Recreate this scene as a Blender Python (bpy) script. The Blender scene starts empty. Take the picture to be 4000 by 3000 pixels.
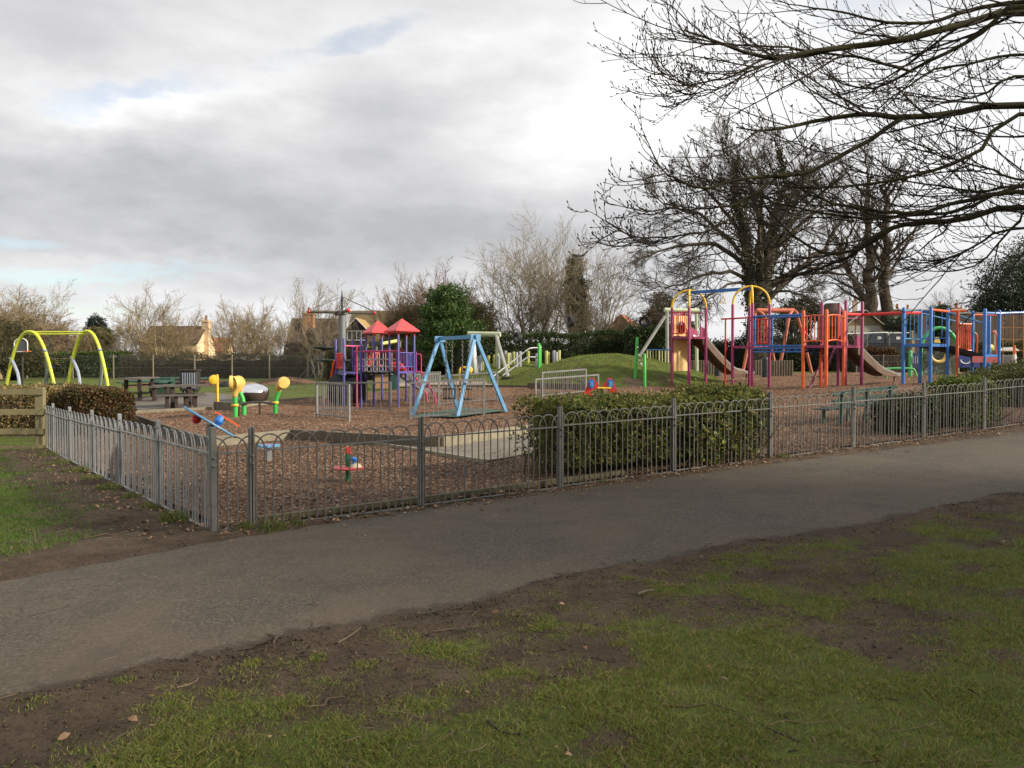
import bpy, math, random
import numpy as np
from mathutils import Vector, Matrix, geometry
SC = bpy.context.scene
COL = SC.collection
R = math.radians
F, U0, V0, HZ, EYE = 3200.0, 2000.0, 1500.0, 1425.0, 1.6
PITCH = math.atan((V0 - HZ) / F)
CP, SP = math.cos(PITCH), math.sin(PITCH)

def V(u, v, d):
    xc, yc = (u - U0) / F * d, (V0 - v) / F * d
    return Vector((xc, d * CP + yc * SP, EYE - d * SP + yc * CP))
def zat(v, d): return V(U0, v, d).z
def XY(u, d):
    p = V(u, HZ, d); return (p.x, p.y)
def sm(a, b, x):
    t = np.clip((np.asarray(x, float) - a) / (b - a), 0, 1); return t * t * (3 - 2 * t)

# ---------- vectorised value noise ----------
def _h(ix, iy, s):
    n = (ix * 374761393 + iy * 668265263 + s * 974634777) & 0x7fffffff
    n = ((n ^ (n >> 13)) * 1274126177) & 0x7fffffff
    return ((n ^ (n >> 16)) & 0xffff) / 65535.0
def vnoise(x, y, s=0):
    x = np.asarray(x, float); y = np.asarray(y, float)
    ix = np.floor(x).astype(np.int64); iy = np.floor(y).astype(np.int64)
    fx = x - ix; fy = y - iy
    fx = fx * fx * (3 - 2 * fx); fy = fy * fy * (3 - 2 * fy)
    a, b = _h(ix, iy, s), _h(ix + 1, iy, s)
    c, d = _h(ix, iy + 1, s), _h(ix + 1, iy + 1, s)
    return (a * (1 - fx) + b * fx) * (1 - fy) + (c * (1 - fx) + d * fx) * fy
def fbm(x, y, s=0, o=4):
    r = 0; a = .5; t = 0
    for i in range(o):
        r = r + a * vnoise(np.asarray(x) * 2 ** i, np.asarray(y) * 2 ** i, s + i * 17); t += a; a *= .5
    return r / t

# ---------- terrain: smooth surface through measured ground points ----------
RAISE = 0.15
_c = []
for (u, v, d, up) in [(835, 2085, 8.25, 0), (3845, 1680, 16.5, 0), (185, 1752, 18.5, 0),
        (1603, 1640, 23, 1), (1783, 1617, 24, 1), (1417, 1587, 29, 1), (700, 1602, 26.5, 1), (917, 1627, 23.8, 1),
        (2627, 1506, 34, 1), (2861, 1515, 33, 1), (3137, 1516, 30, 1), (3366, 1510, 31, 1), (3528, 1500, 29, 1),
        (1930, 1530, 33, 0), (600, 1480, 70, 0), (1150, 1490, 60, 0), (1900, 1478, 48, 0), (2750, 1471, 40, 0),
        (3500, 1468, 42, 0), (100, 1512, 45, 0), (1000, 1560, 31, 0), (2053, 1706, 18.1, 0), (1722, 1757, 15.8, 0)]:
    p = V(u, v, d); _c.append((p.x, p.y, p.z - (RAISE if up else 0)))
_c += [(0, 3.5, 0), (-3, 4, 0), (3, 4, .02), (.4, 6.1, 0), (5.5, 9, .15), (10, 9, .2), (-8, 8, -.12), (0, -3, 0), (7, 2, .05), (-7, 2, -.03),
       (-14, 14, -.3), (-90, 80, .5), (90, 80, 1.25), (0, 140, .9), (-70, 150, .7), (70, 150, 1.1), (70, 20, .8), (-60, 10, -.2), (-40, -25, -.2), (40, -25, .3), (0, -40, 0)]
_c = np.array(_c)
def _U(r2): return np.where(r2 > 1e-9, .5 * r2 * np.log(np.maximum(r2, 1e-9)), 0)
_n = len(_c)
_K = _U(((_c[:, None, :2] - _c[None, :, :2]) ** 2).sum(-1)) + np.eye(_n) * 2.0
_Pm = np.c_[np.ones(_n), _c[:, :2]]
_A = np.block([[_K, _Pm], [_Pm.T, np.zeros((3, 3))]])
_w = np.linalg.solve(_A, np.r_[_c[:, 2], 0, 0, 0])
def T(x, y):
    x = np.asarray(x, float); y = np.asarray(y, float)
    xx, yy = x.ravel(), y.ravel(); out = np.empty(len(xx))
    for i in range(0, len(xx), 20000):
        a, b = xx[i:i + 20000], yy[i:i + 20000]
        r2 = (a[:, None] - _c[None, :, 0]) ** 2 + (b[:, None] - _c[None, :, 1]) ** 2
        out[i:i + 20000] = _U(r2) @ _w[:_n] + _w[_n] + _w[_n + 1] * a + _w[_n + 2] * b
    rr = np.hypot(xx, yy - 20); k = sm(90, 150, rr)
    out = out * (1 - k) + .9 * k
    return np.clip(out, -1.2, 1.45).reshape(x.shape)
def t1(x, y): return float(T(np.array([x]), np.array([y]))[0])
def G(u, v):
    ds = np.concatenate([np.arange(2, 40, .05), np.arange(40, 200, .5)])
    xc = (u - U0) / F * ds; yc = (V0 - v) / F * ds
    x, y, z = xc, ds * CP + yc * SP, EYE - ds * SP + yc * CP
    h = z - T(x, y); i = np.argmax(h < 0)
    if h[i] >= 0: i = len(ds) - 1
    return Vector((x[i], y[i], z[i]))
MOUNDS = [  # centre u, d, rx, ry, height
    (2370, 37.8, 6.3, 5.4, 1.36), (2010, 46.0, 5.2, 4.5, .95)]
def mound_h(x, y):
    r = 0
    for (u, d, rx, ry, h) in MOUNDS:
        cx, cy = XY(u, d)
        q = np.clip(np.sqrt(((np.asarray(x) - cx) / rx) ** 2 + ((np.asarray(y) - cy) / ry) ** 2), 0, 1)
        r = np.maximum(r, h * (.5 + .5 * np.cos(np.pi * q)) ** .8)
    return r

# ---------- materials ----------
MATS = {}
def nodes(name):
    m = bpy.data.materials.new(name); m.use_nodes = True
    nt = m.node_tree; b = nt.nodes['Principled BSDF']
    return m, nt, b
def N(nt, t, **kw):
    n = nt.nodes.new('ShaderNode' + t)
    for k, v in kw.items():
        if k in n.inputs: n.inputs[k].default_value = v
        else: setattr(n, k, v)
    return n
def ramp(nt, fac, stops, interp='LINEAR'):
    r = nt.nodes.new('ShaderNodeValToRGB'); cr = r.color_ramp; cr.interpolation = interp
    while len(cr.elements) < len(stops): cr.elements.new(.5)
    for e, (p, c) in zip(cr.elements, stops):
        e.position = p; e.color = (*c, 1) if len(c) == 3 else c
    nt.links.new(fac, r.inputs[0]); return r.outputs[0]
def mixc(nt, fac, a, b, mode='MIX'):
    m = nt.nodes.new('ShaderNodeMix'); m.data_type = 'RGBA'; m.blend_type = mode
    for i, x in ((0, fac), (6, a), (7, b)):
        if isinstance(x, (int, float)): m.inputs[i].default_value = x
        elif isinstance(x, tuple): m.inputs[i].default_value = (*x, 1)
        else: nt.links.new(x, m.inputs[i])
    return m.outputs[2]
def mathn(nt, op, a, b=None, c=None):
    m = nt.nodes.new('ShaderNodeMath'); m.operation = op
    for i, x in enumerate((a, b, c)):
        if x is None: continue
        if isinstance(x, (int, float)): m.inputs[i].default_value = x
        else: nt.links.new(x, m.inputs[i])
    return m.outputs[0]
def noise(nt, scale, detail=4, rough=.55, coord='Object', dist=0):
    tc = N(nt, 'TexCoord'); n = N(nt, 'TexNoise', Scale=scale, Detail=detail, Roughness=rough, Distortion=dist)
    nt.links.new(tc.outputs[coord], n.inputs['Vector']); return n.outputs['Fac']
def bump(nt, b, h, strength=.3, dist=.02):
    n = N(nt, 'Bump', Strength=strength, Distance=dist); nt.links.new(h, n.inputs['Height'])
    nt.links.new(n.outputs[0], b.inputs['Normal'])
def paint(name, c, rough=.42, metal=0, var=.25, scale=6, spec=.5):
    if name in MATS: return MATS[name]
    m, nt, b = nodes(name)
    f = noise(nt, scale, 6, .65)
    lo = tuple(x * (1 - var) for x in c); hi = tuple(min(1, x * (1 + var * .5)) for x in c)
    col = ramp(nt, f, [(.3, lo), (.55, c), (.75, hi)])
    pale = tuple(x * .72 + .015 + .17 * max(c) for x in c); grime = tuple(x * .45 + .012 for x in c)
    col = mixc(nt, ramp(nt, noise(nt, 34, 5, .75), [(.60, (0, 0, 0)), (.72, (.6, .6, .6))]), col, pale)
    col = mixc(nt, ramp(nt, noise(nt, 11, 6, .8, dist=.8), [(.56, (0, 0, 0)), (.74, (.65, .65, .65))]), col, grime)
    nt.links.new(col, b.inputs['Base Color'])
    f2 = noise(nt, scale * 3.3, 3)
    nt.links.new(ramp(nt, f2, [(.3, (rough * .8,) * 3), (.7, (min(1, rough * 1.35),) * 3)]), b.inputs['Roughness'])
    b.inputs['Metallic'].default_value = metal
    b.inputs['Specular IOR Level'].default_value = spec
    bump(nt, b, f2, .08, .01)
    MATS[name] = m; return m
def leafmat(name, cols, rough=.5, trans=.25):
    if name in MATS: return MATS[name]
    m, nt, b = nodes(name)
    g = N(nt, 'NewGeometry'); n = len(cols)
    col = ramp(nt, g.outputs['Random Per Island'], [((i + .5) / n, c) for i, c in enumerate(cols)])
    nt.links.new(col, b.inputs['Base Color']); b.inputs['Roughness'].default_value = rough
    b.inputs['Specular IOR Level'].default_value = .35
    if trans:
        t = N(nt, 'BsdfTranslucent'); nt.links.new(col, t.inputs[0])
        mx = N(nt, 'MixShader'); mx.inputs[0].default_value = trans
        nt.links.new(b.outputs[0], mx.inputs[1]); nt.links.new(t.outputs[0], mx.inputs[2])
        nt.links.new(mx.outputs[0], nt.nodes['Material Output'].inputs[0])
    MATS[name] = m; return m
def bark(name, c1, c2, scale=3):
    if name in MATS: return MATS[name]
    m, nt, b = nodes(name)
    f = noise(nt, scale, 6, .7)
    nt.links.new(ramp(nt, f, [(.35, c1), (.62, c2)]), b.inputs['Base Color'])
    b.inputs['Roughness'].default_value = .9; b.inputs['Specular IOR Level'].default_value = .2
    bump(nt, b, noise(nt, scale * 8, 4), .4, .02)
    MATS[name] = m; return m

# ---------- mesh builder ----------
class MB:
    def __init__(s): s.v = []; s.f = []
    def add(s, vs, fs):
        o = len(s.v); s.v += [tuple(x) for x in vs]; s.f += [tuple(o + i for i in f) for f in fs]; return s
    def box3(s, c, a, b, d):
        c, a, b, d = Vector(c), Vector(a), Vector(b), Vector(d)
        vs = [c + sx * a + sy * b + sz * d for sz in (-1, 1) for sx, sy in ((-1, -1), (1, -1), (1, 1), (-1, 1))]
        return s.add(vs, [(3, 2, 1, 0), (4, 5, 6, 7), (0, 1, 5, 4), (1, 2, 6, 5), (2, 3, 7, 6), (3, 0, 4, 7)])
    def box(s, c, size, rz=0):
        cr, sr = math.cos(rz), math.sin(rz); x, y, z = (k / 2 for k in size)
        return s.box3(c, (x * cr, x * sr, 0), (-y * sr, y * cr, 0), (0, 0, z))
    def bbox(s, c, size, rz=0, bv=.01):   # box with chamfered vertical and top edges
        cr, sr = math.cos(rz), math.sin(rz); x, y, z = (k / 2 for k in size); b = min(bv, x * .6, y * .6, z * .6)
        ring = [(-x + b, -y), (x - b, -y), (x, -y + b), (x, y - b), (x - b, y), (-x + b, y), (-x, y - b), (-x, -y + b)]
        q = [(-1, -1), (1, -1), (1, -1), (1, 1), (1, 1), (-1, 1), (-1, 1), (-1, -1)]
        vs = []
        for zz, ins in ((-z, b), (-z + b, 0), (z - b, 0), (z, b)):
            for (px, py), (qx, qy) in zip(ring, q):
                px2, py2 = px - qx * ins * .7, py - qy * ins * .7
                vs.append((c[0] + px2 * cr - py2 * sr, c[1] + px2 * sr + py2 * cr, c[2] + zz))
        fs = [tuple(range(7, -1, -1)), tuple(range(24, 32))]
        for k in range(3):
            for i in range(8):
                j = (i + 1) % 8; fs.append((k * 8 + i, k * 8 + j, k * 8 + 8 + j, k * 8 + 8 + i))
        return s.add(vs, fs)
    def beam(s, p0, p1, w, h, up=(0, 0, 1)):
        p0, p1 = Vector(p0), Vector(p1); t = (p1 - p0); L = t.length; t.normalize()
        sd = t.cross(Vector(up))
        if sd.length < 1e-4: sd = t.cross(Vector((1, 0, 0)))
        sd.normalize(); n = sd.cross(t)
        return s.box3((p0 + p1) / 2, t * L / 2, sd * w / 2, n * h / 2)
    def tube(s, pts, r, n=8, cap=True, close=False):
        pts = [Vector(p) for p in pts]; k = len(pts)
        rs = r if isinstance(r, (list, tuple)) else [r] * k
        ref = Vector((0, 0, 1)); vs = []; pv = None
        for i, p in enumerate(pts):
            if close: t = pts[(i + 1) % k] - pts[i - 1]
            else: t = pts[min(i + 1, k - 1)] - pts[max(i - 1, 0)]
            t.normalize()
            if pv is None:
                a = t.cross(ref)
                if a.length < .05: a = t.cross(Vector((1, 0, 0)))
            else: a = pv - t * pv.dot(t)
            a.normalize(); pv = a; b = t.cross(a)
            for j in range(n):
                q = 2 * math.pi * j / n; vs.append(p + (a * math.cos(q) + b * math.sin(q)) * rs[i])
        fs = []
        for i in range(k if close else k - 1):
            i2 = (i + 1) % k
            for j in range(n):
                j2 = (j + 1) % n; fs.append((i * n + j, i * n + j2, i2 * n + j2, i2 * n + j))
        if cap and not close: fs += [tuple(range(n - 1, -1, -1)), tuple(range((k - 1) * n, k * n))]
        return s.add(vs, fs)
    def vpost(s, x, y, z0, z1, r, n=10, dome=False):
        pts = [(x, y, z0), (x, y, z1)]; rs = [r, r]
        if dome: pts += [(x, y, z1 + r * .5), (x, y, z1 + r * .8)]; rs += [r * .8, r * .3]
        return s.tube(pts, rs, n)
    def lathe(s, prof, c, n=20, axis=(0, 0, 1)):
        ax = Vector(axis).normalized(); a = ax.cross(Vector((0, 0, 1)))
        if a.length < .05: a = Vector((1, 0, 0))
        a.normalize(); b = ax.cross(a); c = Vector(c); k = len(prof)
        vs = [c + ax * z + (a * math.cos(2 * math.pi * j / n) + b * math.sin(2 * math.pi * j / n)) * max(r, 1e-4) for r, z in prof for j in range(n)]
        fs = [(i * n + j, i * n + (j + 1) % n, (i + 1) * n + (j + 1) % n, (i + 1) * n + j) for i in range(k - 1) for j in range(n)]
        fs += [tuple(range(n - 1, -1, -1)), tuple(range((k - 1) * n, k * n))]
        return s.add(vs, fs)
    def prism(s, loop, ext):
        loop = [Vector(p) for p in loop]; e = Vector(ext); k = len(loop)
        fs = [tuple(range(k - 1, -1, -1)), tuple(range(k, 2 * k))] + [(i, (i + 1) % k, k + (i + 1) % k, k + i) for i in range(k)]
        return s.add(loop + [p + e for p in loop], fs)
    def arr(s, vs, fs):
        o = len(s.v); s.v += [tuple(x) for x in vs]; s.f += [tuple(int(o + i) for i in f) for f in fs]; return s

def link(o, parent=None):
    COL.objects.link(o)
    if parent is not None: o.parent = parent
    return o
def tag(o, label=None, cat=None, group=None, kind=None):
    for k, v in (('label', label), ('category', cat), ('group', group), ('kind', kind)):
        if v: o[k] = v
    return o
def mkmesh(name, vs, fs, mat, smooth=True, ang=40):
    me = bpy.data.meshes.new(name)
    me.from_pydata([tuple(v) for v in vs], [], fs); me.update()
    if mat: me.materials.append(mat)
    if smooth:
        me.shade_smooth()
        if ang: me.set_sharp_from_angle(angle=R(ang))
    return me
def npmesh(name, v, f, mat, smooth=False):
    """v (N,3), f (M,k) arrays"""
    me = bpy.data.meshes.new(name); v = np.ascontiguousarray(v, np.float32); f = np.ascontiguousarray(f, np.int32)
    M, k = f.shape
    me.vertices.add(len(v)); me.vertices.foreach_set('co', v.ravel())
    me.loops.add(M * k); me.loops.foreach_set('vertex_index', f.ravel())
    me.polygons.add(M); me.polygons.foreach_set('loop_start', np.arange(0, M * k, k, dtype=np.int32))
    me.polygons.foreach_set('loop_total', np.full(M, k, np.int32))
    me.polygons.foreach_set('use_smooth', np.full(M, smooth, bool))
    me.update(calc_edges=True); me.validate()
    if mat: me.materials.append(mat)
    return me
class Thing:
    def __init__(s, name, label, cat, at, group=None):
        s.o = bpy.data.objects.new(name, None); s.o.empty_display_size = .2
        s.at = Vector(at); s.o.location = s.at; link(s.o); tag(s.o, label, cat, group)
    def add(s, name, mb, mat, parent=None, label=None, smooth=True):
        o = bpy.data.objects.new(name, mkmesh(name, [Vector(v) - s.at for v in mb.v], mb.f, mat, smooth))
        link(o, parent or s.o)
        if label: o['label'] = label
        return o
    def addnp(s, name, v, f, mat, parent=None, smooth=False, label=None):
        o = bpy.data.objects.new(name, npmesh(name, np.asarray(v) - np.array(s.at), f, mat, smooth)); link(o, parent or s.o)
        if label: o['label'] = label
        return o
def struct(name, me, loc=(0, 0, 0), kind='structure', label=None, cat=None):
    o = bpy.data.objects.new(name, me); link(o); o.location = loc; return tag(o, label, cat, None, kind)
def inpoly(x, y, poly):
    x = np.asarray(x); y = np.asarray(y); r = np.zeros(x.shape, bool); n = len(poly)
    for i in range(n):
        x0, y0 = poly[i][:2]; x1, y1 = poly[(i + 1) % n][:2]
        c = ((y0 > y) != (y1 > y)) & (x < (x1 - x0) * (y - y0) / ((y1 - y0) or 1e-9) + x0); r ^= c
    return r
def resample(poly, step, closed=True):
    out = []; n = len(poly)
    for i in range(n if closed else n - 1):
        a, b = Vector(poly[i][:2]), Vector(poly[(i + 1) % n][:2]); k = max(1, int((b - a).length / step))
        for j in range(k): out.append(tuple(a.lerp(b, j / k)))
    if not closed: out.append(tuple(poly[-1][:2]))
    return out
def sheet(name, poly, mat, zf, step=.5, kind='structure', estep=None, label=None, cat=None):
    b = resample(poly, estep or step); n = len(b)
    xs = [p[0] for p in b]; ys = [p[1] for p in b]
    gx, gy = np.meshgrid(np.arange(min(xs), max(xs), step), np.arange(min(ys), max(ys), step))
    gx = gx.ravel() + .001; gy = gy.ravel() + .001; k = inpoly(gx, gy, b)
    co = [Vector(p) for p in b] + [Vector((a, c)) for a, c in zip(gx[k], gy[k])]
    r = geometry.delaunay_2d_cdt(co, [(i, (i + 1) % n) for i in range(n)], [], 1, 1e-4)
    v2 = np.array([(p.x, p.y) for p in r[0]]); z = zf(v2[:, 0], v2[:, 1])
    me = mkmesh(name, np.c_[v2, z], [tuple(f) for f in r[2]], mat, True, None)
    # normals up
    if me.polygons and sum(p.normal.z for p in list(me.polygons)[:50]) < 0: me.flip_normals()
    return struct(name, me, kind=kind, label=label, cat=cat)

# ---------- vegetation toolkit ----------
def unit(a): return a / np.maximum(np.linalg.norm(a, axis=-1, keepdims=True), 1e-9)
def grow(rng, P0, D0, L, R0, n=5, wander=.15, up=.05, taper=.35):
    M = len(P0); pts = np.empty((M, n, 3)); pts[:, 0] = P0; d = unit(np.array(D0, float))
    L = np.broadcast_to(L, (M,)); R0 = np.broadcast_to(R0, (M,))
    for i in range(1, n):
        d = unit(d + rng.normal(0, wander, (M, 3)) + np.array([0, 0, up]))
        pts[:, i] = pts[:, i - 1] + d * (L / (n - 1))[:, None]
    rad = R0[:, None] * (1 - (1 - taper) * np.linspace(0, 1, n))[None]
    return pts, rad
def spawn(rng, pts, rad, k, t0, t1, ang, angsd, lf, rf, rmin=.004, flat=0, lsd=.25, dome=False):
    M, n, _ = pts.shape; par = np.repeat(np.arange(M), k)
    t = rng.uniform(t0, t1, M * k)
    # stratify
    t = t0 + (t1 - t0) * ((np.tile(np.arange(k), M) + rng.uniform(0, 1, M * k)) / k)
    s = t * (n - 1); i = np.minimum(s.astype(int), n - 2); fr = (s - i)[:, None]
    p = pts[par, i] * (1 - fr) + pts[par, i + 1] * fr
    d = unit(pts[par, i + 1] - pts[par, i])
    rr = rad[par, i] * (1 - fr[:, 0]) + rad[par, i + 1] * fr[:, 0]
    q = unit(np.cross(d, unit(rng.normal(0, 1, (M * k, 3)) * np.array([1, 1, 1 - flat]))))
    if flat: q[:, 2] *= (1 - flat); q = unit(q)
    a = rng.normal(ang, angsd, M * k)[:, None]
    nd = d * np.cos(a) + q * np.sin(a)
    Lp = np.linalg.norm(pts[:, 1:] - pts[:, :-1], axis=-1).sum(1)[par]
    L = Lp * lf * ((.5 + .6 * np.sin(np.pi * np.clip((t - t0) / (1.12 - t0), 0, 1))) if dome else (1.15 - .7 * t)) * rng.normal(1, lsd, M * k).clip(.4, 1.8)
    return p, nd, L, np.maximum(rr * rf, rmin)
def tubes(groups):
    """groups: list of (pts (M,n,3), rad (M,n), sides) -> verts, quads"""
    VS = []; FS = []; off = 0
    for pts, rad, k in groups:
        M, n, _ = pts.shape
        t = np.empty_like(pts); t[:, 1:-1] = pts[:, 2:] - pts[:, :-2]; t[:, 0] = pts[:, 1] - pts[:, 0]; t[:, -1] = pts[:, -1] - pts[:, -2]
        t = unit(t); ref = np.where(np.abs(t[:, :1, 2:3]) > .9, np.array([1., 0, 0]), np.array([0., 0, 1]))
        a = unit(np.cross(t, ref)); b = np.cross(t, a)
        th = 2 * np.pi * np.arange(k) / k
        ring = pts[:, :, None] + rad[:, :, None, None] * (a[:, :, None] * np.cos(th)[None, None, :, None] + b[:, :, None] * np.sin(th)[None, None, :, None])
        VS.append(ring.reshape(-1, 3))
        base = off + (np.arange(M)[:, None, None] * n + np.arange(n - 1)[None, :, None]) * k
        j = np.arange(k)[None, None]; j2 = (j + 1) % k
        FS.append(np.stack([base + j, base + j2, base + k + j2, base + k + j], -1).reshape(-1, 4)); off += M * n * k
    return np.concatenate(VS), np.concatenate(FS)
def spline(ctrl, n, frac=1.0):
    """Catmull-Rom resample of a list of points"""
    c = np.array([tuple(p) for p in ctrl], float); c = np.vstack([2 * c[0] - c[1], c, 2 * c[-1] - c[-2]])
    m = len(c) - 3; out = []
    for s in np.linspace(0, (m - 1e-6) * frac, n):
        i = int(s); t = s - i; p0, p1, p2, p3 = c[i:i + 4]
        out.append(.5 * ((2 * p1) + (-p0 + p2) * t + (2 * p0 - 5 * p1 + 4 * p2 - p3) * t ** 2 + (-p0 + 3 * p1 - 3 * p2 + p3) * t ** 3))
    return np.array(out)
def cards(rng, pos, L, W, nrm=None, spread=1.0, droop=0):
    """leaf-shaped quads at pos"""
    M = len(pos); d = rng.normal(0, 1, (M, 3))
    if nrm is not None: d = d * spread + nrm * 1.2
    d[:, 2] -= droop; d = unit(d)
    s = unit(np.cross(d, rng.normal(0, 1, (M, 3)))); l = (L * rng.uniform(.6, 1.3, M))[:, None]; w = (W * rng.uniform(.7, 1.3, M))[:, None]
    up = np.cross(s, d) * l * .12
    v = np.stack([pos, pos + d * l * .45 + s * w / 2 + up, pos + d * l, pos + d * l * .45 - s * w / 2 + up], 1).reshape(-1, 3)
    f = np.arange(M * 4).reshape(-1, 4); return v, f
EXPOSURE = 0.32
# ================= camera, sky, sun =================
cam = bpy.data.cameras.new('camera'); co = bpy.data.objects.new('camera', cam); COL.objects.link(co)
cam.sensor_width = 36; cam.lens = F / 4000 * 36; cam.clip_end = 6000; cam.clip_start = .1
co.location = (0, 0, EYE); co.rotation_euler = (R(90) - PITCH, 0, 0); SC.camera = co
SC.view_settings.view_transform = 'Standard'; SC.view_settings.look = 'None'; SC.view_settings.gamma = 1
SC.view_settings.exposure = EXPOSURE
SUN_AZ, SUN_EL = R(104), R(27)
sv = Vector((math.sin(SUN_AZ) * math.cos(SUN_EL), math.cos(SUN_AZ) * math.cos(SUN_EL), math.sin(SUN_EL)))
sl = bpy.data.lights.new('sun', 'SUN'); sl.energy = 4.8; sl.angle = R(5); sl.color = (1, .9, .74)
so = bpy.data.objects.new('sun', sl); COL.objects.link(so); so.rotation_euler = sv.to_track_quat('Z', 'Y').to_euler(); so.location = (40, -10, 40)

W = bpy.data.worlds.new('World'); SC.world = W; W.use_nodes = True; nt = W.node_tree
for n in list(nt.nodes): nt.nodes.remove(n)
out = N(nt, 'OutputWorld'); tc = N(nt, 'TexCoord'); sep = N(nt, 'SeparateXYZ'); nt.links.new(tc.outputs['Generated'], sep.inputs[0])
X, Y, Z = sep.outputs
az = mathn(nt, 'ARCTAN2', X, Y); el = mathn(nt, 'ARCSINE', Z)
# plane projected coordinate so that clouds flatten towards the horizon
den = mathn(nt, 'ADD', mathn(nt, 'MAXIMUM', Z, 0.0), .46)
cx = N(nt, 'CombineXYZ'); nt.links.new(mathn(nt, 'DIVIDE', X, den), cx.inputs[0]); nt.links.new(mathn(nt, 'DIVIDE', Y, den), cx.inputs[1]); nt.links.new(mathn(nt, 'MULTIPLY', Z, 3.0), cx.inputs[2])
def wn(scale, detail, rough=.55, loc=(0, 0, 0), vec=None, dist=0):
    mp = N(nt, 'Mapping'); mp.inputs['Location'].default_value = loc; nt.links.new((vec or cx).outputs[0], mp.inputs[0])
    n = N(nt, 'TexNoise', Scale=scale, Detail=detail, Roughness=rough, Distortion=dist); nt.links.new(mp.outputs[0], n.inputs['Vector'])
    return n
sph = N(nt, 'CombineXYZ'); nt.links.new(mathn(nt, 'MULTIPLY', az, 1.0), sph.inputs[0]); nt.links.new(mathn(nt, 'MULTIPLY', el, 2.2), sph.inputs[1])
wa = wn(5.0, 5, .6, (3, 1, 0), sph); wb = wn(5.0, 5, .6, (9, 4, 2), sph)
azw = mathn(nt, 'ADD', az, mathn(nt, 'MULTIPLY', mathn(nt, 'SUBTRACT', wa.outputs['Fac'], .5), .34))
elw = mathn(nt, 'ADD', el, mathn(nt, 'MULTIPLY', mathn(nt, 'SUBTRACT', wb.outputs['Fac'], .5), .15))
def blob(u, v, su, sv_, amp, rot=0):
    a0 = math.atan((u - U0) / F); e0 = math.atan((HZ - v) / F * math.cos(a0)); sa, se = su / F, sv_ / F
    da = mathn(nt, 'SUBTRACT', azw, a0); de = mathn(nt, 'SUBTRACT', elw, e0)
    if rot:
        c, s = math.cos(R(rot)), math.sin(R(rot))
        da, de = mathn(nt, 'ADD', mathn(nt, 'MULTIPLY', da, c), mathn(nt, 'MULTIPLY', de, s)), mathn(nt, 'SUBTRACT', mathn(nt, 'MULTIPLY', de, c), mathn(nt, 'MULTIPLY', da, s))
    q = mathn(nt, 'ADD', mathn(nt, 'POWER', mathn(nt, 'DIVIDE', da, sa), 2), mathn(nt, 'POWER', mathn(nt, 'DIVIDE', de, se), 2))
    return mathn(nt, 'MULTIPLY', mathn(nt, 'EXPONENT', mathn(nt, 'MULTIPLY', q, -1)), amp)
def total(bs, base):
    r = base
    for b in bs: r = mathn(nt, 'ADD', b, r)
    return r
n1 = wn(2.6, 8, .56, (1.7, .4, 0)); n2 = wn(4.4, 7, .58, (5, 2, 1))
bright = total([blob(750, 860, 1350, 260, -.20, 4), blob(1500, 520, 900, 190, -.08, 14), blob(200, 600, 600, 110, -.08, -6), blob(1850, 960, 800, 150, -.12),
                blob(2450, 330, 480, 280, .27), blob(3300, 420, 900, 420, .20), blob(420, 450, 380, 100, .18, 15), blob(800, 300, 520, 110, .10, 12), blob(300, 60, 900, 160, -.06), blob(3500, 950, 700, 240, .04), blob(2500, 820, 400, 160, -.10),
                blob(250, 1010, 700, 40, .10), blob(300, 1120, 600, 45, .08), blob(1700, 1260, 2400, 90, .06)], .655)
bright = mathn(nt, 'ADD', bright, mathn(nt, 'MULTIPLY', mathn(nt, 'SUBTRACT', n1.outputs['Fac'], .5), .66))
bright = mathn(nt, 'ADD', bright, mathn(nt, 'MULTIPLY', mathn(nt, 'SUBTRACT', n2.outputs['Fac'], .5), .32))
ccol = ramp(nt, bright, [(.12, (.33, .34, .36)), (.38, (.43, .435, .45)), (.60, (.61, .61, .62)), (.82, (.80, .803, .81)), (1.0, (.99, .99, .985))])
blue = total([blob(430, 350, 260, 80, .85, 24), blob(1330, 190, 480, 85, .80, 16), blob(330, 1065, 700, 34, 1.0, 1), blob(30, 890, 200, 50, .8), blob(180, 1180, 460, 45, .75, 0),
              blob(3450, 60, 350, 120, .62)], mathn(nt, 'MULTIPLY', mathn(nt, 'SUBTRACT', n2.outputs['Fac'], .56), 1.3))
blue = ramp(nt, blue, [(.28, (0, 0, 0)), (.95, (.62, .62, .62))])
sky = N(nt, 'TexSky'); sky.sky_type = 'NISHITA'; sky.sun_disc = False; sky.sun_elevation = SUN_EL; sky.sun_rotation = SUN_AZ; sky.air_density = 1; sky.dust_density = 1.2
bg1 = N(nt, 'Background', Strength=.15); nt.links.new(sky.outputs[0], bg1.inputs[0])
bg2 = N(nt, 'Background', Strength=1.0); nt.links.new(ccol, bg2.inputs[0])
mx = N(nt, 'MixShader'); nt.links.new(blue, mx.inputs[0]); nt.links.new(bg2.outputs[0], mx.inputs[1]); nt.links.new(bg1.outputs[0], mx.inputs[2])
nt.links.new(mx.outputs[0], out.inputs[0])

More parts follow.
